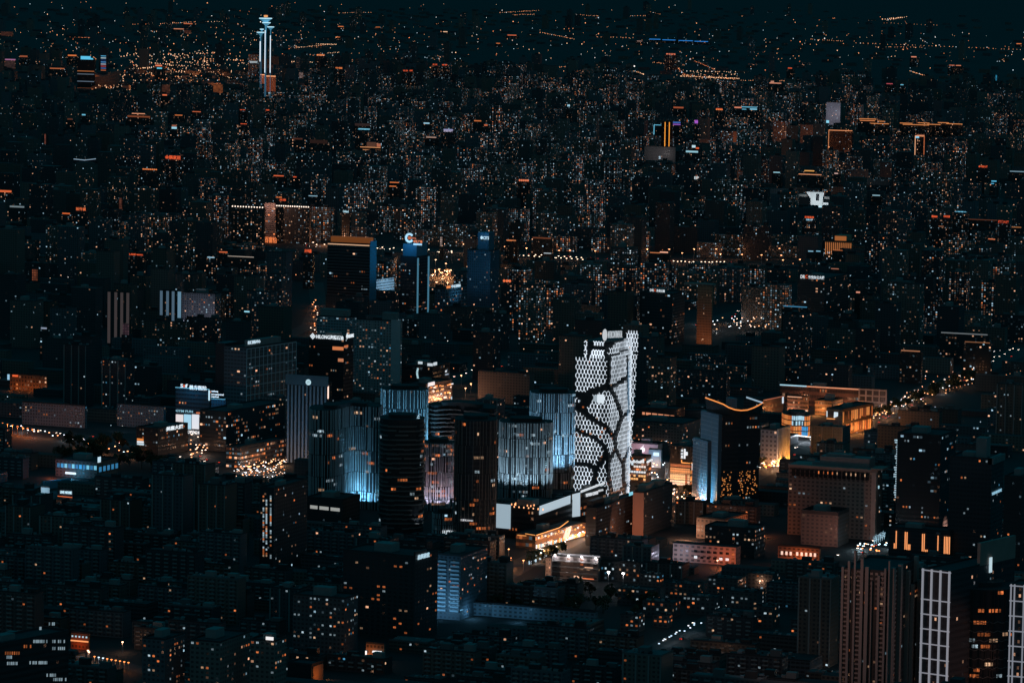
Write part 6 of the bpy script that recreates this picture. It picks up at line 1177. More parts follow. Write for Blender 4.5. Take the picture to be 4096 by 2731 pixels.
rd5 = road([(1560, 1640), (1720, 1560), (1900, 1490), (2050, 1440)], 26)
rd6 = road([(2640, 1330), (2800, 1290), (3000, 1240), (3140, 1205)], 30)
rd7 = road([(1040, 1400), (1240, 1300), (1275, 1220), (1262, 1130)], 22)
rd8 = road([(2600, 2600), (2760, 2520), (2900, 2440), (3080, 2350)], 16)
rd9 = road([(3350, 2240), (3470, 2190), (3570, 2150)], 20)
rd10 = road([(330, 2600), (440, 2640), (640, 2700)], 14)
rd11 = road([(1700, 1110), (1760, 1095), (1830, 1110)], 24)
rd12 = road([(400, 245), (620, 215), (860, 218)], 40); rd13 = road([(360, 300), (520, 270), (760, 258)], 40)
# ================================================================ street lamps
LAMPN = [0]
def make_lamp(hh, rgb, arm=True, st=5):
    mb = MB(); mb.box(-.12, .12, -.12, .12, 0, hh)
    if arm: mb.box(-1.4, 1.4, -.08, .08, hh, hh + .16)
    p = mb.build('pole', M_metal); pm = p.data; bpy.data.objects.remove(p)
    mb = MB()
    for s_ in ((-1.2, 1.2) if arm else (0,)): mb.box(s_ - .5, s_ + .5, -.5, .5, hh + .2, hh + .75)
    h_ = mb.build('lamp_head', gl(rgb, st)); hm = h_.data; bpy.data.objects.remove(h_); return pm, hm
LK = {}
lamp_groups = {}
def lamp(x, y, rgb=(255, 200, 155), hh=11, group='street lamps', label='street lamp', arm=False, power=0, scale=1, st=5):
    key = (hh, tuple(rgb), arm, st)
    if key not in LK: LK[key] = make_lamp(hh, rgb, arm, st)
    P_ = G(x, y, hh + .5); pm, hm = LK[key]
    e = bpy.data.objects.new('street_lamp', None); COL.objects.link(e); e.location = (P_.x, P_.y, 0); tag(e, label, 'street lamp', group)
    for nm, me in (('pole', pm), ('lamp_head', hm)):
        o = bpy.data.objects.new(nm, me); COL.objects.link(o); o.parent = e
        if scale != 1: o.scale = (scale, scale, 1)
    if power: lamp_or_fill((0, 0, hh - .5), rgb, power, 'POINT', .5, e, name='lamp_or_fill')
    LAMPN[0] += 1; return e
far_pts = []     # (x,y,colour index,size px)
def row(pts, n, jit=1.0, **k):
    L = [math.hypot(b[0] - a[0], b[1] - a[1]) for a, b in zip(pts, pts[1:])]; T = sum(L)
    for i in range(n):
        d = T * (i + .5) / n; j = 0
        while j < len(L) - 1 and d > L[j]: d -= L[j]; j += 1
        f = d / L[j]; lamp(pts[j][0] + f * (pts[j + 1][0] - pts[j][0]) + random.uniform(-jit, jit), pts[j][1] + f * (pts[j + 1][1] - pts[j][1]) + random.uniform(-jit, jit) * .6, **k)
W1 = (255, 215, 180)
row([(1230, 966), (1310, 979), (1700, 997), (1830, 1005)], 13, 1, rgb=W1, hh=12, group='upper kerb lamps of the far ring road', label='lamp in the upper bead row of the far ring road', scale=1.5, st=5, power=0)
row([(1240, 976), (1700, 1005), (1830, 1010)], 12, 2, rgb=W1, hh=12, group='lower kerb lamps of the far ring road', label='lamp in the lower bead row of the far ring road', scale=1.5, st=5)
row([(2018, 1016), (2100, 1022), (2385, 1041)], 17, 1, rgb=W1, hh=12, group='centre bead row of ring road lamps', label='lamp in the bead row along the central ring road', scale=1.5, st=5)
row([(2130, 1018), (2385, 1034)], 11, 1.5, rgb=W1, hh=12, group='centre bead row of ring road lamps', label='lamp in the bead row along the central ring road', scale=1.5, st=5)
row([(2595, 1040), (2790, 1048), (2905, 1046)], 20, 2, rgb=W1, hh=12, group='right bead row of ring road lamps', label='lamp in the bead row of the ring road, right of centre', scale=1.5, st=5)
for i, (x, y) in enumerate([(2020, 986), (2063, 1003), (2106, 992), (2142, 1003), (2190, 997), (2236, 1002), (2280, 1001), (2381, 1004), (2589, 996), (2677, 997), (2729, 1012), (2776, 996), (2865, 996), (2882, 1016), (2955, 996), (2968, 1018), (3044, 994), (3046, 1020), (3118, 994), (3125, 1021), (3132, 1040), (3200, 1038), (3280, 1037)]):
    lamp(x, y, (255, 165, 110), 16, 'tall orange junction lamps', 'tall orange lamp glowing above the central ring road', power=9000 if x < 3000 else 4000, scale=2, st=6)
for x, y in [(1776, 975), (1855, 977), (1743, 1039), (1784, 1054), (1757, 1076), (1769, 1090), (1790, 1085), (1803, 1080), (1770, 1115), (1790, 1130), (1746, 1128), (2311, 1290), (2042, 1092), (2036, 1108)]:
    lamp(x, y, (255, 185, 135), 14, 'orange lamps round the flyover', 'orange lamp near the flyover bends left of centre', power=9000, scale=2, st=6)
for k in range(14): lamp(random.uniform(1712, 1800), random.uniform(1078, 1118), (255, 170, 110), 10, 'orange lamps round the flyover', 'orange lamp near the flyover bends left of centre', power=16000, scale=1.3, st=4)
# clusters of small lights nobody could count
CLU = {}
def cluster(n, fx, fy, cols, hh, label, power=0, every=3, st=4, sz=.5):
    mb = {}
    for k in range(n):
        x = fx(k); y = fy(x, k); c = random.choice(cols); P_ = G(x, y, hh); b_ = mb.setdefault(c, MB()); b_.box(P_.x - sz, P_.x + sz, P_.y - sz, P_.y + sz, P_.z - sz * .6, P_.z + sz * .6)
        if power and k % every == 0: lamp_or_fill((P_.x, P_.y, hh - .8), c, power, 'POINT', .5, None, name='lamp_or_fill')
    for i_, (c, b_) in enumerate(mb.items()): tag(b_.build('small_lights', gl(c, st)), label + (', ' + ('orange ones', 'paler ones', 'whitest ones')[i_] if len(mb) > 1 else ''), 'lights', kind='stuff')
# near streets
cluster(26, lambda k: 2140 + k * 8.6 + random.uniform(-3, 3), lambda x, k: 2222 - k * 4.3 + random.uniform(-6, 6), [(255, 180, 120), (255, 210, 180), (215, 230, 240)], 7, 'lamps along the mall shop street', 2500, 2, 5)
for (x, y) in ((2035, 2195), (2042, 2230), (2018, 2271), (2040, 2239), (2094, 2240)): lamp(x, y, (255, 160, 100), 8, 'few orange lamps left of the shop street', 'orange lamp in the dark just left of the shop street', power=2500)
cluster(42, lambda k: random.uniform(2530, 2800), lambda x, k: random.uniform(1965, 2005), [(255, 175, 120), (255, 215, 190), (255, 160, 100)], 5, 'lights of the crowded plaza', 2200, 3, 4)
cluster(34, lambda k: random.uniform(2530, 2700), lambda x, k: random.uniform(1722, 1770), [(255, 165, 105), (255, 215, 190), (220, 230, 235)], 5, 'lights behind the emblem wall', 1500, 3, 4)
cluster(26, lambda k: random.uniform(2560, 2690), lambda x, k: random.uniform(1830, 1945), [(255, 175, 120), (240, 225, 215), (215, 230, 240)], 5, 'lights in the open mall lane', 3200, 2, 5)
cluster(46, lambda k: random.uniform(3370, 3520), lambda x, k: 1705 - (x - 3370) * .35 + random.uniform(-8, 10), [(255, 165, 95), (255, 190, 130)], 5, 'string lights in street trees', 1500, 4, 4)
cluster(70, lambda k: random.uniform(3048, 3140), lambda x, k: random.uniform(1800, 1865), [(255, 150, 85), (255, 175, 110), (255, 220, 190)], 6, 'lights in trees below the cream block', 1600, 4, 4)
cluster(60, lambda k: random.uniform(3500, 3900), lambda x, k: 1662 - (x - 3500) * .42 + random.gauss(0, 16), [(230, 232, 235), (255, 175, 120)], 7, 'avenue lamps at right', 2000, 3, 3)
cluster(22, lambda k: random.uniform(1716, 1760), lambda x, k: random.uniform(1588, 1598), [(255, 170, 110)], 6, 'junction lights', 3000, 3, 4)
for (x, y) in ((1845, 1501), (1862, 1552), (1800, 1571), (1884, 1534), (1735, 1589)): lamp(x, y, (255, 185, 130), 11, 'tall lamps of the junction', 'tall orange lamp beside the shop-sign mall junction', power=1800, st=6, scale=1.3)
cluster(26, lambda k: 80 + k * 19 + random.uniform(-8, 8), lambda x, k: 1708 + k * 4.2 + random.uniform(-8, 8), [(255, 175, 120), (220, 232, 240), (255, 150, 90)], 6, 'left road lamps', 1500, 3, 4)
for k in range(7): lamp(10 + k * 20, 1692 + k * 4, (255, 130, 60), 8, 'orange road glow', 'orange lamp where the left road meets the picture edge', power=4500, st=2)
cluster(26, lambda k: random.uniform(760, 830), lambda x, k: random.uniform(1735, 1830), [(255, 165, 110), (255, 215, 190)], 5, 'lights under the hospital', 1200, 3, 3)
cluster(44, lambda k: random.uniform(960, 1145), lambda x, k: 1895 - (x - 960) * .22 + random.uniform(-30, 14), [(255, 165, 110), (255, 190, 140), (225, 232, 240)], 5, 'shop lights left of the striped slab', 1600, 3, 3)
cluster(40, lambda k: random.uniform(2800, 3100), lambda x, k: random.uniform(1260, 1320), [(255, 175, 120), (220, 232, 240), (255, 215, 190)], 8, 'street lights by the orange tower', 2500, 4, 4)
cluster(16, lambda k: 1255 + random.uniform(-12, 16), lambda x, k: 1200 + k * 8.5, [(255, 150, 90), (255, 210, 180)], 8, 'lights in the narrow gap street', 2000, 2, 5)
cluster(24, lambda k: random.uniform(3430, 3560), lambda x, k: random.uniform(2165, 2205), [(255, 150, 90), (190, 225, 240)], 5, 'lights beside the line-lit block', 1500, 4, 3)
cluster(30, lambda k: random.uniform(3380, 3690), lambda x, k: 2668 + (x - 3380) * .07 + random.uniform(-3, 4), [(180, 215, 235), (255, 180, 120), (230, 235, 240)], 4, 'shopfront lights at the tower feet', 900, 4, 3)
cluster(14, lambda k: 2640 + k * 12 + random.uniform(-12, 12), lambda x, k: 2572 - (x - 2640) * .55 + random.uniform(-9, 9), [(190, 215, 235), (225, 232, 240)], 7, 'bluish back-street lamps', 600, 3, 1.6)
for k in range(9): lamp(378 + k * 17, 2624 + k * 3, random.choice([(190, 215, 230), (255, 150, 80)]), 6, 'bottom left street lamps', 'lamp in the short row under the lantern hall', power=500, st=2)
for (x, y) in ((197, 2005), (186, 2031), (352, 2600), (356, 2606), (490, 2566), (3040, 2322), (2870, 2240), (2845, 2600), (3135, 1980), (2700, 2045)): lamp(x, y, (255, 190, 150), 7, 'lone lamps', 'lone lamp in one of the dark lower quarters', power=1500, st=5)
cluster(90, lambda k: random.uniform(2526, 2700), lambda x, k: random.uniform(1715, 1775), [(255, 160, 100), (255, 205, 175), (225, 232, 238)], 7, 'tiny lights of the alleys behind the emblem wall', 0, 3, 2.5, .35)
cluster(110, lambda k: random.uniform(2600, 2860), lambda x, k: random.uniform(1945, 2060), [(255, 160, 100), (255, 200, 165), (225, 232, 238)], 5, 'tiny lights of the lanes south of the glass store', 900, 12, 2.5, .35)
cluster(90, lambda k: random.uniform(930, 1150), lambda x, k: random.uniform(1830, 1915), [(255, 155, 95), (255, 200, 165), (225, 232, 238)], 6, 'tiny lights of the shop lanes by the striped slab', 0, 3, 2.5, .35)
cluster(80, lambda k: random.uniform(3380, 3700), lambda x, k: 1700 - (x - 3380) * .42 + random.gauss(0, 14), [(255, 155, 95), (255, 200, 165), (225, 232, 238)], 6, 'tiny lights of the right avenue', 0, 3, 2.2, .35)
# row of lantern screens by the right mall
for k, x in enumerate((3251, 3267, 3281, 3294)):
    P_ = G(x, 1765 - k * 4); root = empty('light_box', P_, R(-10), '%s of four white light boxes standing in the mall street' % ['leftmost', 'second', 'third', 'rightmost'][k], 'light box', 'white light boxes in the mall street'); mb = MB(); mb.box(-1.2, 1.2, -.3, .3, .6, 4); mb.build('screen', gl((205, 225, 235), 1.1), root); mb = MB(); mb.box(-.3, .3, -.2, .2, 0, .6); mb.build('stand', M_dark, root)
for k, x in enumerate((2048, 2070, 2093, 2115, 2133)):
    P_ = G(2120 + k * 20, 2258 - k * 9); root = empty('light_box', P_, R(20), '%s of five pale light boxes along the far kerb of the shop street' % ['leftmost', 'second', 'third', 'fourth', 'rightmost'][k], 'light box', 'pale light boxes along the shop street'); mb = MB(); mb.box(-1.2, 1.2, -.3, .3, .6, 3.4); mb.build('screen', gl((185, 220, 235), .9), root); mb = MB(); mb.box(-.3, .3, -.2, .2, 0, .6); mb.build('stand', M_dark, root)
# shining trees
# ================================================================ cars
def car_meshes():
    mb = MB(); mb.box(-.9, .9, -2.2, 2.2, .35, .9); mb.box(-.78, .78, -1.5, 1.0, .9, 1.42); a = mb.build('body', plain('car_paint', (.1, .1, .11), .35, .5, .1)); 
    mb = MB()
    for x in (-.9, .9):
        for y in (-1.35, 1.35): mb.box(x - .12, x + .12, y - .33, y + .33, 0, .66)
    w_ = mb.build('wheels', M_dark)
    mb = MB(); mb.box(-.8, -.35, 2.2, 2.27, .5, .8); h1 = mb.build('headlight', gl((255, 235, 215), 9)); mb = MB(); mb.box(.35, .8, 2.2, 2.27, .5, .8); h2 = mb.build('headlight', gl((255, 235, 215), 9))
    mb = MB(); mb.box(-.85, -.4, -2.27, -2.2, .55, .8); t1_ = mb.build('tail_light', gl((255, 60, 40), 4)); mb = MB(); mb.box(.4, .85, -2.27, -2.2, .55, .8); t2_ = mb.build('tail_light', gl((255, 60, 40), 4))
    L = [(o.name.split('.')[0], o.data) for o in (a, w_, h1, h2, t1_, t2_)]
    for o in (a, w_, h1, h2, t1_, t2_): bpy.data.objects.remove(o)
    return L
CARS = car_meshes(); NC = [0]
def cars_on(P_, n, width, group, label, rng=(0, 1)):
    L = [(b_ - a_).length for a_, b_ in zip(P_, P_[1:])]; T = sum(L)
    for i in range(n):
        d = T * random.uniform(*rng); j = 0
        while j < len(L) - 1 and d > L[j]: d -= L[j]; j += 1
        t = (P_[j + 1] - P_[j]).normalized(); side = random.choice((-1, 1)); off = side * random.choice((.12, .26, .38)) * width
        p = P_[j] + t * min(d, L[j]) + Vector((t.y, -t.x, 0)) * off; ang = math.atan2(t.y, t.x) - R(90) + (0 if side > 0 else math.pi)
        e = bpy.data.objects.new('car', None); COL.objects.link(e); e.location = (p.x, p.y, .07); e.rotation_euler = (0, 0, ang); tag(e, label, 'car', group)
        for nm, me in CARS: o = bpy.data.objects.new(nm, me); COL.objects.link(o); o.parent = e
        NC[0] += 1
cars_on(rd2, 60, 34, 'cars on the right avenue', 'small car with lights on along the avenue rising at the right', (.15, 1)); cars_on(rd1, 26, 24, 'cars in the shop street', 'small car on the bright shop street near the mall')
cars_on(rd5, 22, 26, 'cars at the junction', 'small car queueing at the junction right of the blue towers'); cars_on(rd4, 24, 30, 'cars on the left road', 'small car on the road at the left edge'); cars_on(rd6, 20, 30, 'cars below the orange tower', 'small car on the street below the orange ribbed tower')
cars_on(rd3, 50, 60, 'cars on the far ring road', 'tiny car on the far ring road', (0, .6)); cars_on(rd8, 8, 16, 'cars in the back street', 'small car in the bluish back street at the bottom'); cars_on(rd9, 8, 20, 'cars by the line-lit block', 'small car left of the block with orange light lines'); cars_on(rd11, 8, 24, 'cars on the flyover', 'tiny car on the glowing flyover')
# ================================================================ trees
def tree_mesh(seed):
    rd = random.Random(seed); mb = MB()
    n = 6
    for k in range(n):
        a0, a1 = 2 * math.pi * k / n, 2 * math.pi * (k + 1) / n; mb.quad((.3 * math.cos(a0), .3 * math.sin(a0), 0), (.3 * math.cos(a1), .3 * math.sin(a1), 0), (.15 * math.cos(a1), .15 * math.sin(a1), 5), (.15 * math.cos(a0), .15 * math.sin(a0), 5))
    for k in range(7):
        a = rd.random() * 6.28; mb.beam((0, 0, 3 + rd.random() * 2), (2.2 * math.cos(a), 2.2 * math.sin(a), 6 + rd.random() * 2), .14, (-math.sin(a), math.cos(a), 0), .1)
    t = mb.build('trunk', M_bark); mb = MB()
    cl = [(rd.gauss(0, 1.6), rd.gauss(0, 1.6), 6.3 + rd.gauss(0, 1.3), rd.uniform(.9, 1.8)) for _ in range(11)]
    for _ in range(420):
        cx, cy, cz, r_ = rd.choice(cl); v = Vector((rd.gauss(0, 1), rd.gauss(0, 1), rd.gauss(0, 1))).normalized() * r_ * rd.random() ** .4
        a = Vector((rd.gauss(0, 1), rd.gauss(0, 1), rd.gauss(0, 1))).normalized() * .38; b_ = a.orthogonal().normalized() * .3; c = Vector((cx, cy, cz)) + v; mb.quad(c - a - b_, c + a - b_, c + a + b_, c - a + b_)
    cr_ = mb.build('crown', M_leaf); L = (t.data, cr_.data); bpy.data.objects.remove(t); bpy.data.objects.remove(cr_); return L
TREES = [tree_mesh(i) for i in range(4)]; NT_ = [0]
def tree(x, y, s_, group, label):
    P_ = G(x, y); e = bpy.data.objects.new('tree', None); COL.objects.link(e); e.location = (P_.x, P_.y, 0); e.scale = (s_,) * 3; e.rotation_euler = (0, 0, random.random() * 6); tag(e, label, 'tree', group)
    tm, cm_ = random.choice(TREES)
    for nm, me in (('trunk', tm), ('crown', cm_)): o = bpy.data.objects.new(nm, me); COL.objects.link(o); o.parent = e
    NT_[0] += 1
def near_hero(x, y):
    return any(a - 4 < x < b_ + 4 and t - 2 < y < v for a, b_, t, v, D in HER)
def trees(n, x0, x1, yf, jit, group, label, s_=1.2):
    for k in range(n):
        x = random.uniform(x0, x1); y = yf(x) + random.uniform(-jit, jit)
        if not near_hero(x, y - 20): tree(x, y, s_ * random.uniform(.75, 1.25), group, label)
trees(60, 3380, 3900, lambda x: 1720 - (x - 3380) * .38, 14, 'avenue trees at right', 'dark tree along the avenue rising at the right'); trees(44, 2120, 2400, lambda x: 2262 - (x - 2120) * .42, 9, 'trees along the shop street', 'dark tree on the near side of the bright shop street', 1.0)
trees(50, 240, 660, lambda x: 1840, 48, 'dark park trees at left', 'dark tree in the unlit park at the left', 1.5); trees(40, 1900, 2600, lambda x: 2400 + (x - 1900) * .04, 40, 'trees between the low houses', 'dark tree between the low houses at bottom centre', 1.2)
trees(36, 2540, 2800, lambda x: 1985, 16, 'plaza trees', 'tree on the crowded plaza below the glass store', .9); trees(34, 3046, 3150, lambda x: 1835, 26, 'trees below the cream block', 'orange-lit tree below the cream curved block', 1.0)
P_ = [G(3497 + k * 8, 2178 - k * 4.5) for k in range(6)]
for k, p in enumerate(P_):
    root = empty('lit_tree', p, 0, '%s of six icy blue-lit bare trees left of the line-lit block' % 'first second third fourth fifth sixth'.split()[k], 'tree', 'icy lit trees'); mb = MB()
    for j in range(26): a = random.random() * 6.28; z = random.uniform(1.5, 6.5); r_ = (z - 1) * .34 * random.random(); q = Vector((r_ * math.cos(a), r_ * math.sin(a), z)); mb.beam(q, q + Vector((random.uniform(-1, 1), random.uniform(-1, 1), .8)), .18, (.3, -1, 0), .1)
    mb.beam((0, 0, 0), (0, 0, 3), .3, (0, -1, 0), .2); mb.build('string_lights', gl((165, 205, 225), .9), root)
# ================================================================ filler city
#      16 columns x 11 rows over the photo: share of lit windows / share of warm ones
LIT = ["0111211110011110", "1123444444443322", "1223545554344432", "1334554554345333", "1223444344444333", "1122331334333222", "2112322233221112", "1112222222212122", "0111221122122221", "1111112112111111", "1121222111111121"]
WRM = ["6777766666666666", "5555544455556666", "5555444433334556", "5567543344334555", "5567755555665555", "5555544555555555", "5555555555555555", "5555555555555555", "6665555555555556", "6665555544444555", "6665555555555566"]
def grid(tbl, x, y):
    c = min(15, max(0, x / 256 - .5)); r_ = min(10, max(0, y / 248.3 - .5)); i, j = int(c), int(r_); i2, j2 = min(15, i + 1), min(10, j + 1); fx, fy = c - i, r_ - j
    g = lambda a, b_: int(tbl[b_][a]); return (g(i, j) * (1 - fx) + g(i2, j) * fx) * (1 - fy) + (g(i, j2) * (1 - fx) + g(i2, j2) * fx) * fy
PARK = [(230, 640, 1775, 1885), (1000, 1480, 205, 245), (1900, 2500, 190, 252), (2350, 2480, 1360, 1440)]
def on_road(x, y, r_):
    for pts, w_ in ROADS:
        for (ax, ay), (bx, by) in zip(pts, pts[1:]):
            dx, dy = bx - ax, by - ay; t = max(0, min(1, ((x - ax) * dx + (y - ay) * dy) / (dx * dx + dy * dy)))
            if math.hypot(x - ax - t * dx, y - ay - t * dy) < w_ / 2 + r_: return True
    return False
def clash(x, y, r_):
    for (cx, cy, w_, d_, phi, P0, dl, dr) in FOOT:
        v = Vector((x - P0.x, y - P0.y, 0)); a, b_ = v.dot(dl), v.dot(dr)
        if -r_ < a < w_ + r_ and -r_ < b_ < d_ + r_: return True
    return False
fl = []; rs = random.Random(11); CL = {}
LAMPKEEP = [(400, 980, 205, 335), (2540, 2960, 295, 322), (1220, 1840, 955, 1010), (1700, 1815, 1035, 1130), (2010, 2390, 985, 1045), (2590, 3140, 995, 1055), (2120, 2360, 2100, 2250), (3560, 3900, 1480, 1640), (3480, 3560, 2160, 2215), (2640, 2800, 2500, 2580), (2440, 2500, 2285, 2340), (80, 600, 1700, 1800), (1240, 1275, 1190, 1350), (2780, 3110, 1225, 1330), (950, 1145, 1850, 1910), (3365, 3700, 2650, 2690), (370, 530, 2610, 2650), (1715, 1890, 1500, 1600)]
Y = 2150.0
while Y < 27000:
    py = 40 if Y < 3700 else 58 + (Y - 2150) * .004 if Y < 13200 else 190; xspan0, xspan1 = -.60 * Y - 200, -.24 * Y + 200
    X = math.floor(xspan0 / 70) * 70.0
    while X < xspan1:
        x, y = X + rs.uniform(-10, 10), Y + rs.uniform(-12, 12); X += 54 if Y < 3700 else 68 + (Y - 2150) * .004 if Y < 13200 else 190
        px, ppy, D = proj((x, y, 0))
        if px < -60 or px > 4160 or ppy > 3150 or ppy < 40: continue
        if Y > 13200 and rs.random() > grid(['3333333322221100', '4555555544443221'] + LIT[1:10], px, ppy * 2) / 5: continue
        if any(a < px < b_ and c < ppy < d for a, b_, c, d in PARK): continue
        q = rs.random(); near = ppy > 1400
        tow = q < (.07 if Y < 3700 else .16 if near else .42); low = q > (.80 if near else .86)
        if Y > 13200: tow = q < .12; low = not tow
        if low: w_, d_, h_ = rs.uniform(24, 50), rs.uniform(14, 30), rs.uniform(7, 14)
        elif tow: w_, d_, h_ = rs.uniform(22, 34), rs.uniform(16, 26), rs.uniform(48, 84 if not near else 66)
        else: w_, d_, h_ = (rs.uniform(30, 48) if Y < 3700 else rs.uniform(38, 60)), rs.uniform(11, 14), rs.choice((12, 15, 18, 18, 18, 21, 33) if near else (18, 24, 33, 42, 54))
        if on_road(x - w_ / 2, y + d_ / 2, w_ * .55): continue
        if clash(x - w_ / 2, y + d_ / 2, w_ * .5 + 4): continue
        xa, xb = proj((x - w_, y, h_))[0], proj((x, y + d_, h_))[0]
        for t_ in range(4):
            top = proj((x, y, h_))[1]
            bad = any(xa < b_ and xb > a and D < DD + 10 and top < v - 2 and ppy > t + 6 for a, b_, t, v, DD in HER) or any(xa < b_ and xb > a and c - 6 < top < d for a, b_, c, d in LAMPKEEP) or any(xa < b_ and xb > a and top < c and ppy > d for a, b_, c, d in LAMPKEEP)
            bad = bad and not (ppy < 420 and h_ < 14)
            if not bad: break
            h_ *= .55
        if bad and h_ < 6 or bad: continue
        lit = grid(LIT, px, top) ; wr = grid(WRM, px, top) / 10
        k = lit * lit * (.017 if not near else .009) * rs.choice((.12, .35, .9, 1.2, 2.2)) * CL.setdefault((int(x // 260), int(y // 380)), rs.choice((.12, .35, .8, 1.2, 1.7)))
        tone = rs.choice(((.1, .09, .085), (.08, .08, .085), (.14, .11, .09), (.06, .06, .065), (.17, .14, .12), (.11, .12, .13)))
        fl.append([D, px, top, x, y, w_, d_, h_, 'tower' if tow else 'low' if low else 'slab', min(.45, k + .003), wr, tone, (xb - xa) * (proj((x, y, 0))[1] - top)])
    Y += py
print('fillers', len(fl))
def add_filler(mb, x, y, w_, d_, h_, frac, warm, tone, kind, mroof=1):
    tone = tuple(min(.3, v * 1.35) for v in tone); sd_ = rs.random(); bp = (frac, warm, sd_, .75 if kind == 'low' else 0); wc = (*tone, 1); cw = 3.4; c = [(x - w_, y), (x, y), (x, y + d_), (x - w_, y + d_)]
    for i in range(4): mb.wall(c[i], c[(i + 1) % 4], 0, h_, cw, 3.0, bp, wc)
    mb.quad(*[(*p, h_) for p in c], mroof)
    if kind == 'tower': mb.box(x - w_ * .65, x - w_ * .35, y + d_ * .3, y + d_ * .7, h_ + .01, h_ + 4.5, mroof)
kinds = {'tower': ('apartment_tower', 'apartment tower'), 'slab': ('apartment_block', 'apartment block'), 'low': ('low_building', 'low building')}
LMK = [(2430, 1700, 'the honeycomb hotel'), (1380, 1850, 'the S-curved tower'), (2950, 1800, 'the upswept-roof tower'), (3350, 2000, 'the brown stone hotel'), (1060, 200, 'the observation tower'), (1085, 900, 'the three-character hotel'), (1400, 1080, 'the orange-crowned office'), (1660, 1100, 'the ring-logo tower'), (2668, 540, 'the twin yellow lines'),
       (3275, 790, 'the white clinic'), (1080, 1480, 'the white-grid office'), (770, 1640, 'the hospital screens'), (690, 1240, 'the pale blue bands'), (3350, 975, 'the orange colonnade hall'), (2820, 1210, 'the orange ribbed tower'), (3250, 1110, 'the long rooftop lettering'), (3500, 2450, 'the brown finned towers'), (3920, 2500, 'the black round hotel'),
       (1560, 2400, 'the four-character sign'), (2310, 2270, 'the four roof lamps'), (2830, 2225, 'the orange-washed block'), (1500, 595, 'the ship-like building'), (690, 640, 'the red double sign'), (3700, 2170, 'the line-lit block'), (350, 330, 'the ringed tower'), (3640, 500, 'the orange roof lines'), (1960, 980, 'the blue stepped tower'), (3420, 1620, 'the right-hand mall'), (330, 2570, 'the lantern hall'), (280, 1880, 'the blue-windowed shop'), (2100, 720, 'the five-mark sign'), (4010, 885, 'the right-edge red sign'), (2100, 1020, 'the ring road bead row'), (3850, 1380, 'the dim white floors')]
def place_words(x, y):
    L = min(LMK, key=lambda q: math.hypot((q[0] - x), (q[1] - y) * 1.6)); dx, dy = x - L[0], y - L[1]
    rel = ('right of' if dx > 0 else 'left of') if abs(dx) > abs(dy) else ('below' if dy > 0 else 'above'); far = math.hypot(dx, dy)
    return rel + ' ' + L[2]
indiv = []
for kd in ('tower', 'slab', 'low'):
    S = sorted([f for f in fl if f[8] == kd and -20 < f[1] < 4120 and f[2] < 2725], key=lambda f: -f[12]); keep = S[:(290 if kd != 'low' else 160)]; ids = set(map(id, keep)); indiv += keep
    mb = MB(); n_ = 0
    for f in fl:
        if f[8] == kd and id(f) not in ids: add_filler(mb, f[3], f[4], f[5], f[6], f[7], f[9], f[10], f[11], kd); n_ += 1
    o = mb.build(kinds[kd][0] + 's', [MF, M_roof]); tag(o, 'far-off field of small dark %ss with pinprick windows' % kinds[kd][1], kinds[kd][1] + 's', kind='stuff')
    print(kd, len(keep), n_)
used = {}
lab = []
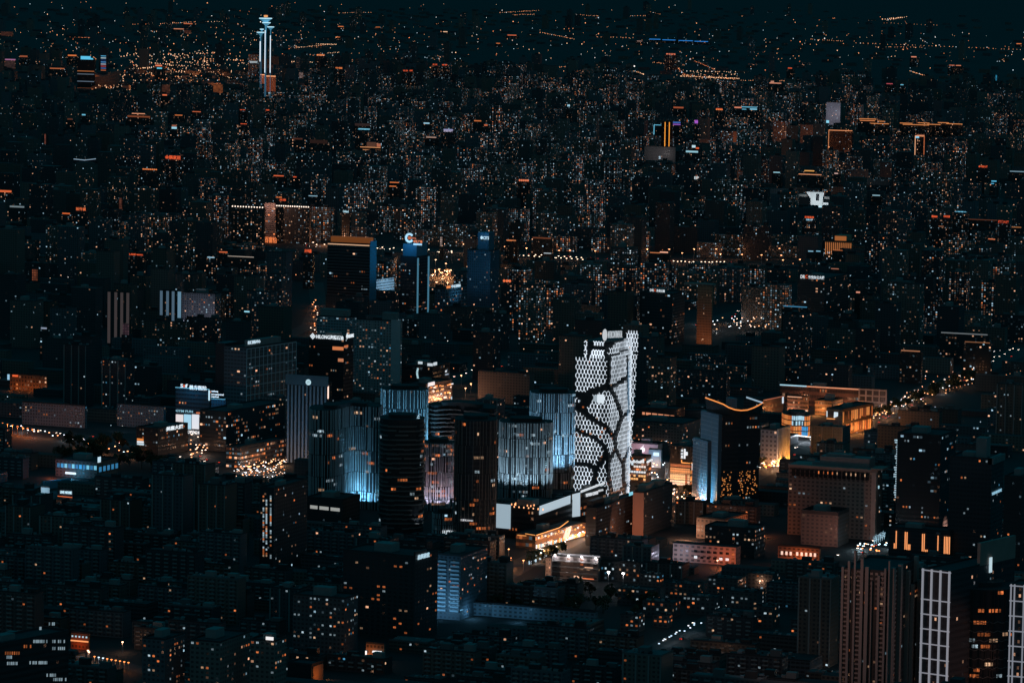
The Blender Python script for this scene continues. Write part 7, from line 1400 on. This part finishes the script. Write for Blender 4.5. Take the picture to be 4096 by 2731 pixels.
for f in indiv:
    D, px, top, x, y, w_, d_, h_, kd, frac, warm, tone, area = f
    root = empty(kinds[kd][0], (x, y, 0), 0, 'x', kinds[kd][1]); near = D < 4300
    mb = MB(); sd_ = rs.random(); c = [(-w_, 0), (0, 0), (0, d_), (-w_, d_)]; bp = (frac * (.35 if near else 1), warm, sd_, .75 if kd == 'low' else 0)
    for i in range(4): mb.wall(c[i], c[(i + 1) % 4], 0, h_, 3.4, 3.0, bp, (*tone, 1))
    mb.build('wall', MF, root); mb = MB(); mb.quad(*[(*p, h_) for p in c])
    if D < 5500: mb.box(-w_, 0, 0, .4, h_, h_ + 1); mb.box(-.4, 0, .4, d_, h_, h_ + 1)
    mb.build('roof', M_roof if rs.random() < .75 else M_roofl, root)
    if kd != 'low' and D < 7000:
        for q in range(1 if kd == 'tower' else 2): x0_ = -w_ * (.7 - q * .45); unit_box('roof_house', rs.choice((M_roof, M_roofl, M_dark, M_conc)), root, x0_, x0_ + min(7, w_ * .25), d_ * .3, d_ * .7, h_ + .02, h_ + rs.uniform(2.6, 5))
    if near:
        for q in range(rs.randrange(4, 11)): xx, yy = -rs.uniform(.14, .95) * w_, rs.uniform(.1, .7) * d_; unit_box('roof_unit', rs.choice((M_metal, M_conc, M_dark)), root, xx, xx + rs.uniform(.8, 3.4), yy, yy + rs.uniform(.8, 3), h_ + .02, h_ + rs.uniform(.8, 2.2))
    if near and kd == 'slab' and D < 3900:
        nb = int(w_ / 6.8)
        for j in range(1, int(h_ / 3)):
            for q in range(nb): unit_box('balcony', M_conc, root, -w_ + (q + .25) * w_ / nb, -w_ + (q + .75) * w_ / nb, -.9, -.03, j * 3, j * 3 + 1.0)
    if near and kd == 'tower':
        for q in (0, .33, .66, .97): unit_box('pilaster', M_conc, root, -w_ + q * w_, -w_ + q * w_ + w_ * .03 + .4 - (.5 if q > .9 else 0), -.7, -.03, 0, h_)
    nw = 0
    if near:
        nc, nr = int(w_ / 3.4), int(h_ / 3); tot = nc * nr; nw = min(46, max(2, int(tot * frac * 2.6)))
        for _ in range(nw):
            a, r_ = rs.randrange(nc), rs.randrange(nr); place_pane(root, 'L', -w_ + (a + .5) * w_ / nc, (r_ + .54) * h_ / nr, w_ / nc * .42, 1.25, warm=warm)
        for _ in range(nw // 4):
            a, r_ = rs.randrange(max(1, int(d_ / 3.4))), rs.randrange(nr); place_pane(root, 'R', (a + .5) * 3.4, (r_ + .54) * 3, 1.7, 1.4, warm=warm)
    tn = 'brownish' if tone[0] > tone[2] * 1.3 else 'grey' if tone[0] > .09 else 'dark'
    li = 'nearly unlit' if frac < .02 else 'few lit windows' if frac < .06 else 'scattered windows' if frac < .13 else 'many lit windows'
    if warm > .6 and frac > .02: li = li.replace('lit windows', 'orange windows').replace('scattered windows', 'scattered orange windows')
    hh_ = 'tall ' if kd == 'tower' and h_ > 70 else 'squat ' if h_ < 24 and kd != 'low' else ''
    lab.append((root, '%s %s%s, %s, %s' % (tn, hh_, kinds[kd][1], li, place_words(px, top)), px, top))
ordn = 'leftmost second third fourth fifth sixth seventh eighth ninth tenth'.split()
def uniq(items):
    by = {}
    for r_, l, x, y in items: by.setdefault(l, []).append((x, y, r_))
    for l, L in by.items():
        if len(L) == 1: L[0][2]['label'] = l; continue
        L.sort(key=lambda q: q[0]); n = len(L)
        for i, (x, y, r_) in enumerate(L):
            w0 = ('left one: ' if i == 0 else 'right one: ') if n == 2 else ('leftmost: ' if i == 0 else 'rightmost: ' if i == n - 1 else '%s from left: ' % (ordn[i] if i < 10 else str(i + 1) + 'th'))
            r_['label'] = w0 + l
uniq(lab)
its = [(o, o['label'], 0, 0) for o in bpy.data.objects if o.parent is None and 'category' in o.keys() and 'group' not in o.keys() and o.name.split('.')[0] in ('lit_block', 'sign_tower')]
its2 = []
for o, l, _, _ in its:
    x, y, D = proj(o.location + Vector((0, 0, 40))); its2.append((o, l if o.name.startswith('sign') else l + ', ' + place_words(x, y), x, y))
uniq(its2)
def nth(i, n):
    return 'leftmost' if i == 0 else 'rightmost' if i == n - 1 else ordn[i] + ' from left' if i < 10 else str(i + 1) + ('st' if (i + 1) % 10 == 1 and i > 11 else 'nd' if (i + 1) % 10 == 2 and i > 12 else 'rd' if (i + 1) % 10 == 3 and i > 13 else 'th') + ' from left'
by = {}
for o in bpy.data.objects:
    if o.parent is None and 'category' in o.keys() and o.get('kind') is None: by.setdefault(o['label'], []).append(o)
for l, L in by.items():
    if len(L) > 1:
        L.sort(key=lambda o: proj(o.location)[0])
        for i, o in enumerate(L): o['label'] = nth(i, len(L)) + ': ' + l
for o in bpy.data.objects:
    if o.parent is None and 'label' in o.keys() and len(o['label'].replace('-', ' ').split()) > 16: print('LONG', o['label'])
for o in bpy.data.objects:
    for k in ('_px', '_h'):
        if k in o.keys(): del o[k]
# ================================================================ pinprick lights of the far plain
rs = random.Random(5); FAR = {}
CLR = [(255, 165, 110), (255, 195, 150), (255, 140, 85), (190, 215, 230), (240, 235, 230)]
def fpt(x, y, ci, s_=1.0, z=9):
    FAR.setdefault(ci, []).append((x, y, s_, z))
def fline(x0, y0, x1, y1, n, ci=0, s_=1.0, j=1.6):
    n = int(n * .7)
    for i in range(n): t = (i + rs.random() * .4) / n; fpt(x0 + (x1 - x0) * t + rs.uniform(-j, j), y0 + (y1 - y0) * t + rs.uniform(-j, j) * .6, ci if rs.random() < .85 else rs.randrange(5), s_ * rs.uniform(.7, 1.2))
for a in ((1175, 192, 1330, 177, 30, 1, 1.1), (1265, 176, 1350, 179, 26, 1, 1.0), (1310, 213, 1360, 210, 12, 1, 1), (1350, 53, 1490, 50, 22, 0, .8), (600, 60, 760, 88, 0, 0, 1), (520, 98, 600, 98, 12, 0, .9), (650, 95, 790, 88, 26, 0, 1), (820, 88, 900, 86, 10, 1, 1), (273, 150, 366, 152, 22, 2, .8), (580, 222, 900, 210, 32, 1, 1.5), (560, 248, 760, 265, 26, 1, 1.4), (500, 280, 700, 262, 34, 1, 1.5), (480, 300, 800, 285, 30, 1, 1.4),
          (800, 235, 985, 243, 20, 0, 1.2), (400, 345, 640, 378, 34, 1, 1.4), (480, 228, 580, 210, 12, 1, 1.4), (200, 232, 400, 228, 12, 0, 1.2), (2000, 52, 2160, 42, 30, 0, .9), (2050, 60, 2140, 58, 20, 0, .8), (2290, 57, 2400, 66, 20, 0, .8), (2520, 64, 2600, 64, 12, 0, .9), (2600, 48, 2650, 60, 8, 0, .8), (3530, 78, 3632, 68, 18, 1, 1.3), (3545, 82, 3600, 72, 12, 1, 1.2), (3530, 92, 3760, 102, 22, 0, .6), (3240, 158, 3380, 166, 22, 0, .8), (3420, 172, 4096, 200, 60, 0, .9), (3500, 188, 3700, 190, 24, 0, .9),
          (2160, 130, 2300, 158, 26, 0, 1.0), (2388, 148, 2540, 152, 18, 0, .9), (2720, 305, 2960, 315, 60, 1, 1.3), (2730, 300, 2950, 318, 40, 0, 1.1), (2745, 285, 2950, 288, 20, 1, 1.1), (2920, 352, 3080, 350, 22, 1, 1.1), (2960, 322, 3250, 325, 40, 0, 1.0), (3290, 330, 3335, 335, 16, 1, 1.1), (3330, 288, 3342, 340, 8, 0, .9), (1100, 246, 1260, 250, 22, 1, 1.3), (1475, 470, 1570, 458, 26, 1, 1.5), (1240, 590, 1310, 582, 12, 0, 1.3), (640, 475, 900, 500, 24, 1, 1.2), (860, 490, 1010, 482, 16, 1, 1.1),
          (2180, 278, 2290, 262, 22, 0, 1.0), (2465, 264, 2492, 264, 5, 4, 2.0), (2535, 266, 2546, 266, 2, 4, 2.0), (2520, 278, 2580, 300, 18, 1, 1.4), (2548, 350, 2580, 338, 24, 1, 1.3), (2610, 250, 2745, 262, 26, 0, 1.0), (2660, 225, 2740, 300, 46, 2, .9), (2760, 236, 2860, 280, 34, 2, .8), (2500, 310, 2570, 322, 20, 2, .9), (3640, 285, 3720, 310, 26, 0, 1.1), (3700, 410, 3990, 408, 16, 1, 1.4), (3000, 560, 3330, 590, 22, 0, 1.8), (2980, 572, 3300, 596, 10, 1, 2.0), (3360, 512, 3400, 520, 8, 0, 1), (3000, 640, 3100, 690, 14, 0, 1.1),
          (3840, 360, 3920, 364, 18, 2, .9), (300, 560, 340, 560, 6, 0, 1.1), (140, 565, 220, 560, 10, 0, 1.2), (1700, 233, 1860, 236, 10, 3, 1.0), (1590, 268, 1900, 278, 12, 0, 1.4), (2000, 272, 2350, 290, 16, 0, 1.1), (2570, 525, 2620, 540, 10, 3, 1.4), (2330, 560, 2620, 570, 10, 0, 1.6), (2080, 1290, 2400, 1300, 12, 1, 1.2), (3700, 985, 4096, 1000, 16, 0, 1.2), (3780, 1560, 4096, 1480, 30, 0, 1.2), (3640, 1500, 4090, 1520, 14, 0, 1.4)):
    if a[4]: fline(*a)
for (x0, x1, y0, y1, n, ci, s_) in ((480, 960, 215, 300, 240, 1, 1.3), (400, 520, 295, 375, 90, 1, 1.3), (520, 960, 300, 335, 70, 0, 1.2), (960, 1100, 395, 420, 40, 0, 1.2), (2740, 2960, 280, 322, 90, 1, 1.1), (2900, 3330, 560, 600, 60, 0, 1.6), (2980, 3120, 640, 700, 50, 0, 1.3), (3330, 3620, 770, 800, 34, 0, 1.3), (690, 1010, 995, 1035, 40, 0, 1.4), (430, 600, 1000, 1035, 26, 1, 1.3), (2240, 2600, 520, 545, 24, 1, 1.4), (230, 290, 850, 900, 24, 0, 1.3),
        (1460, 1580, 455, 472, 30, 1, 1.4), (480, 500, 640, 665, 6, 1, 1.4), (2330, 2600, 552, 575, 16, 0, 1.6), (2600, 2720, 1225, 1260, 20, 1, 1.3), (3100, 3260, 1205, 1260, 36, 0, 1.3), (3760, 4096, 985, 1000, 16, 0, 1.4), (3270, 3360, 990, 1030, 26, 3, 1.2), (1700, 1790, 1190, 1210, 14, 1, 1.2), (3500, 4000, 1330, 1420, 60, 4, 1.0), (3300, 3500, 1280, 1480, 40, 0, 1.1), (3300, 3560, 790, 800, 14, 4, 1.3)):
    for _ in range(n): fpt(rs.gauss((x0 + x1) / 2, (x1 - x0) / 3.4), rs.gauss((y0 + y1) / 2, (y1 - y0) / 3.4), ci if rs.random() < .7 else rs.choice((0, 1, 2, 3)), s_ * rs.uniform(.5, 1.2))
for (x, y, c, pw) in ((2920, 600, (255, 140, 85), 9e4), (3040, 590, (255, 140, 85), 9e4), (3160, 585, (255, 140, 85), 7e4), (3270, 590, (255, 140, 85), 6e4), (3050, 690, (255, 150, 90), 3e4), (620, 285, (255, 150, 90), 2e5), (800, 290, (255, 150, 90), 2e5), (440, 350, (255, 150, 90), 1.5e5), (3400, 790, (255, 160, 110), 3e4), (3500, 795, (255, 160, 110), 3e4), (1300, 945, (255, 170, 120), 2e4), (2830, 720, (255, 150, 90), 4e4), (2440, 280, (255, 120, 80), 1e5), (3330, 440, (220, 200, 200), 3e4), (870, 330, (255, 150, 90), 8e4)):
    p = G(x, y, 14); lamp_or_fill(tuple(p), c, pw, 'POINT', 2, None, name='lamp_or_fill')
DEN = ["3333322221100000", "3444333322222110", "5566644433334432", "5666544433333333"]
for k in range(2600):
    x, y = rs.uniform(0, 4096), 250 * rs.random() ** .7
    d_ = int(DEN[min(3, int(y / 62))][min(15, int(x / 256))]) / 6
    if rs.random() < d_ * .55: fpt(x, y, rs.choice((0, 0, 0, 1, 1, 2, 3, 4)), rs.uniform(.45, 1.15) * (1 if rs.random() < .9 else 1.6), rs.uniform(6, 30))
for k in range(2300):
    x, y = rs.uniform(0, 4096), rs.uniform(250, 1900); g = grid(LIT, x, y)
    if rs.random() < g * .1 and not near_hero(x, y): fpt(x, y, rs.choice((0, 0, 1, 2, 3, 3, 4)), rs.uniform(.6, 1.5), 9)
for ci, L in FAR.items():
    mb = MB()
    for x, y, s_, z in L:
        P_ = G(x, y, z); D = proj(P_)[2]; r_ = s_ * 1.5 * D / FPX; r_ = min(r_, 6)
        for a_, b_ in (((1, 0, 0), (0, 1, 0)), ((0, 1, 0), (-1, 0, 0)), ((-1, 0, 0), (0, -1, 0)), ((0, -1, 0), (1, 0, 0))):
            A, B2 = P_ + Vector(a_) * r_, P_ + Vector(b_) * r_; mb.quad(A, B2, P_ + Vector((0, 0, r_)), P_ + Vector((0, 0, r_))); mb.quad(B2, A, P_ - Vector((0, 0, r_)), P_ - Vector((0, 0, r_)))
    tag(mb.build('city_lights', gl(CLR[ci], 1.6)), 'countless %s pinprick lamps of the far plain' % ['orange', 'peach', 'red-orange', 'bluish white', 'warm white'][ci], 'city lights', kind='stuff')
print('windows', NWIN[0], 'objects', len(bpy.data.objects))
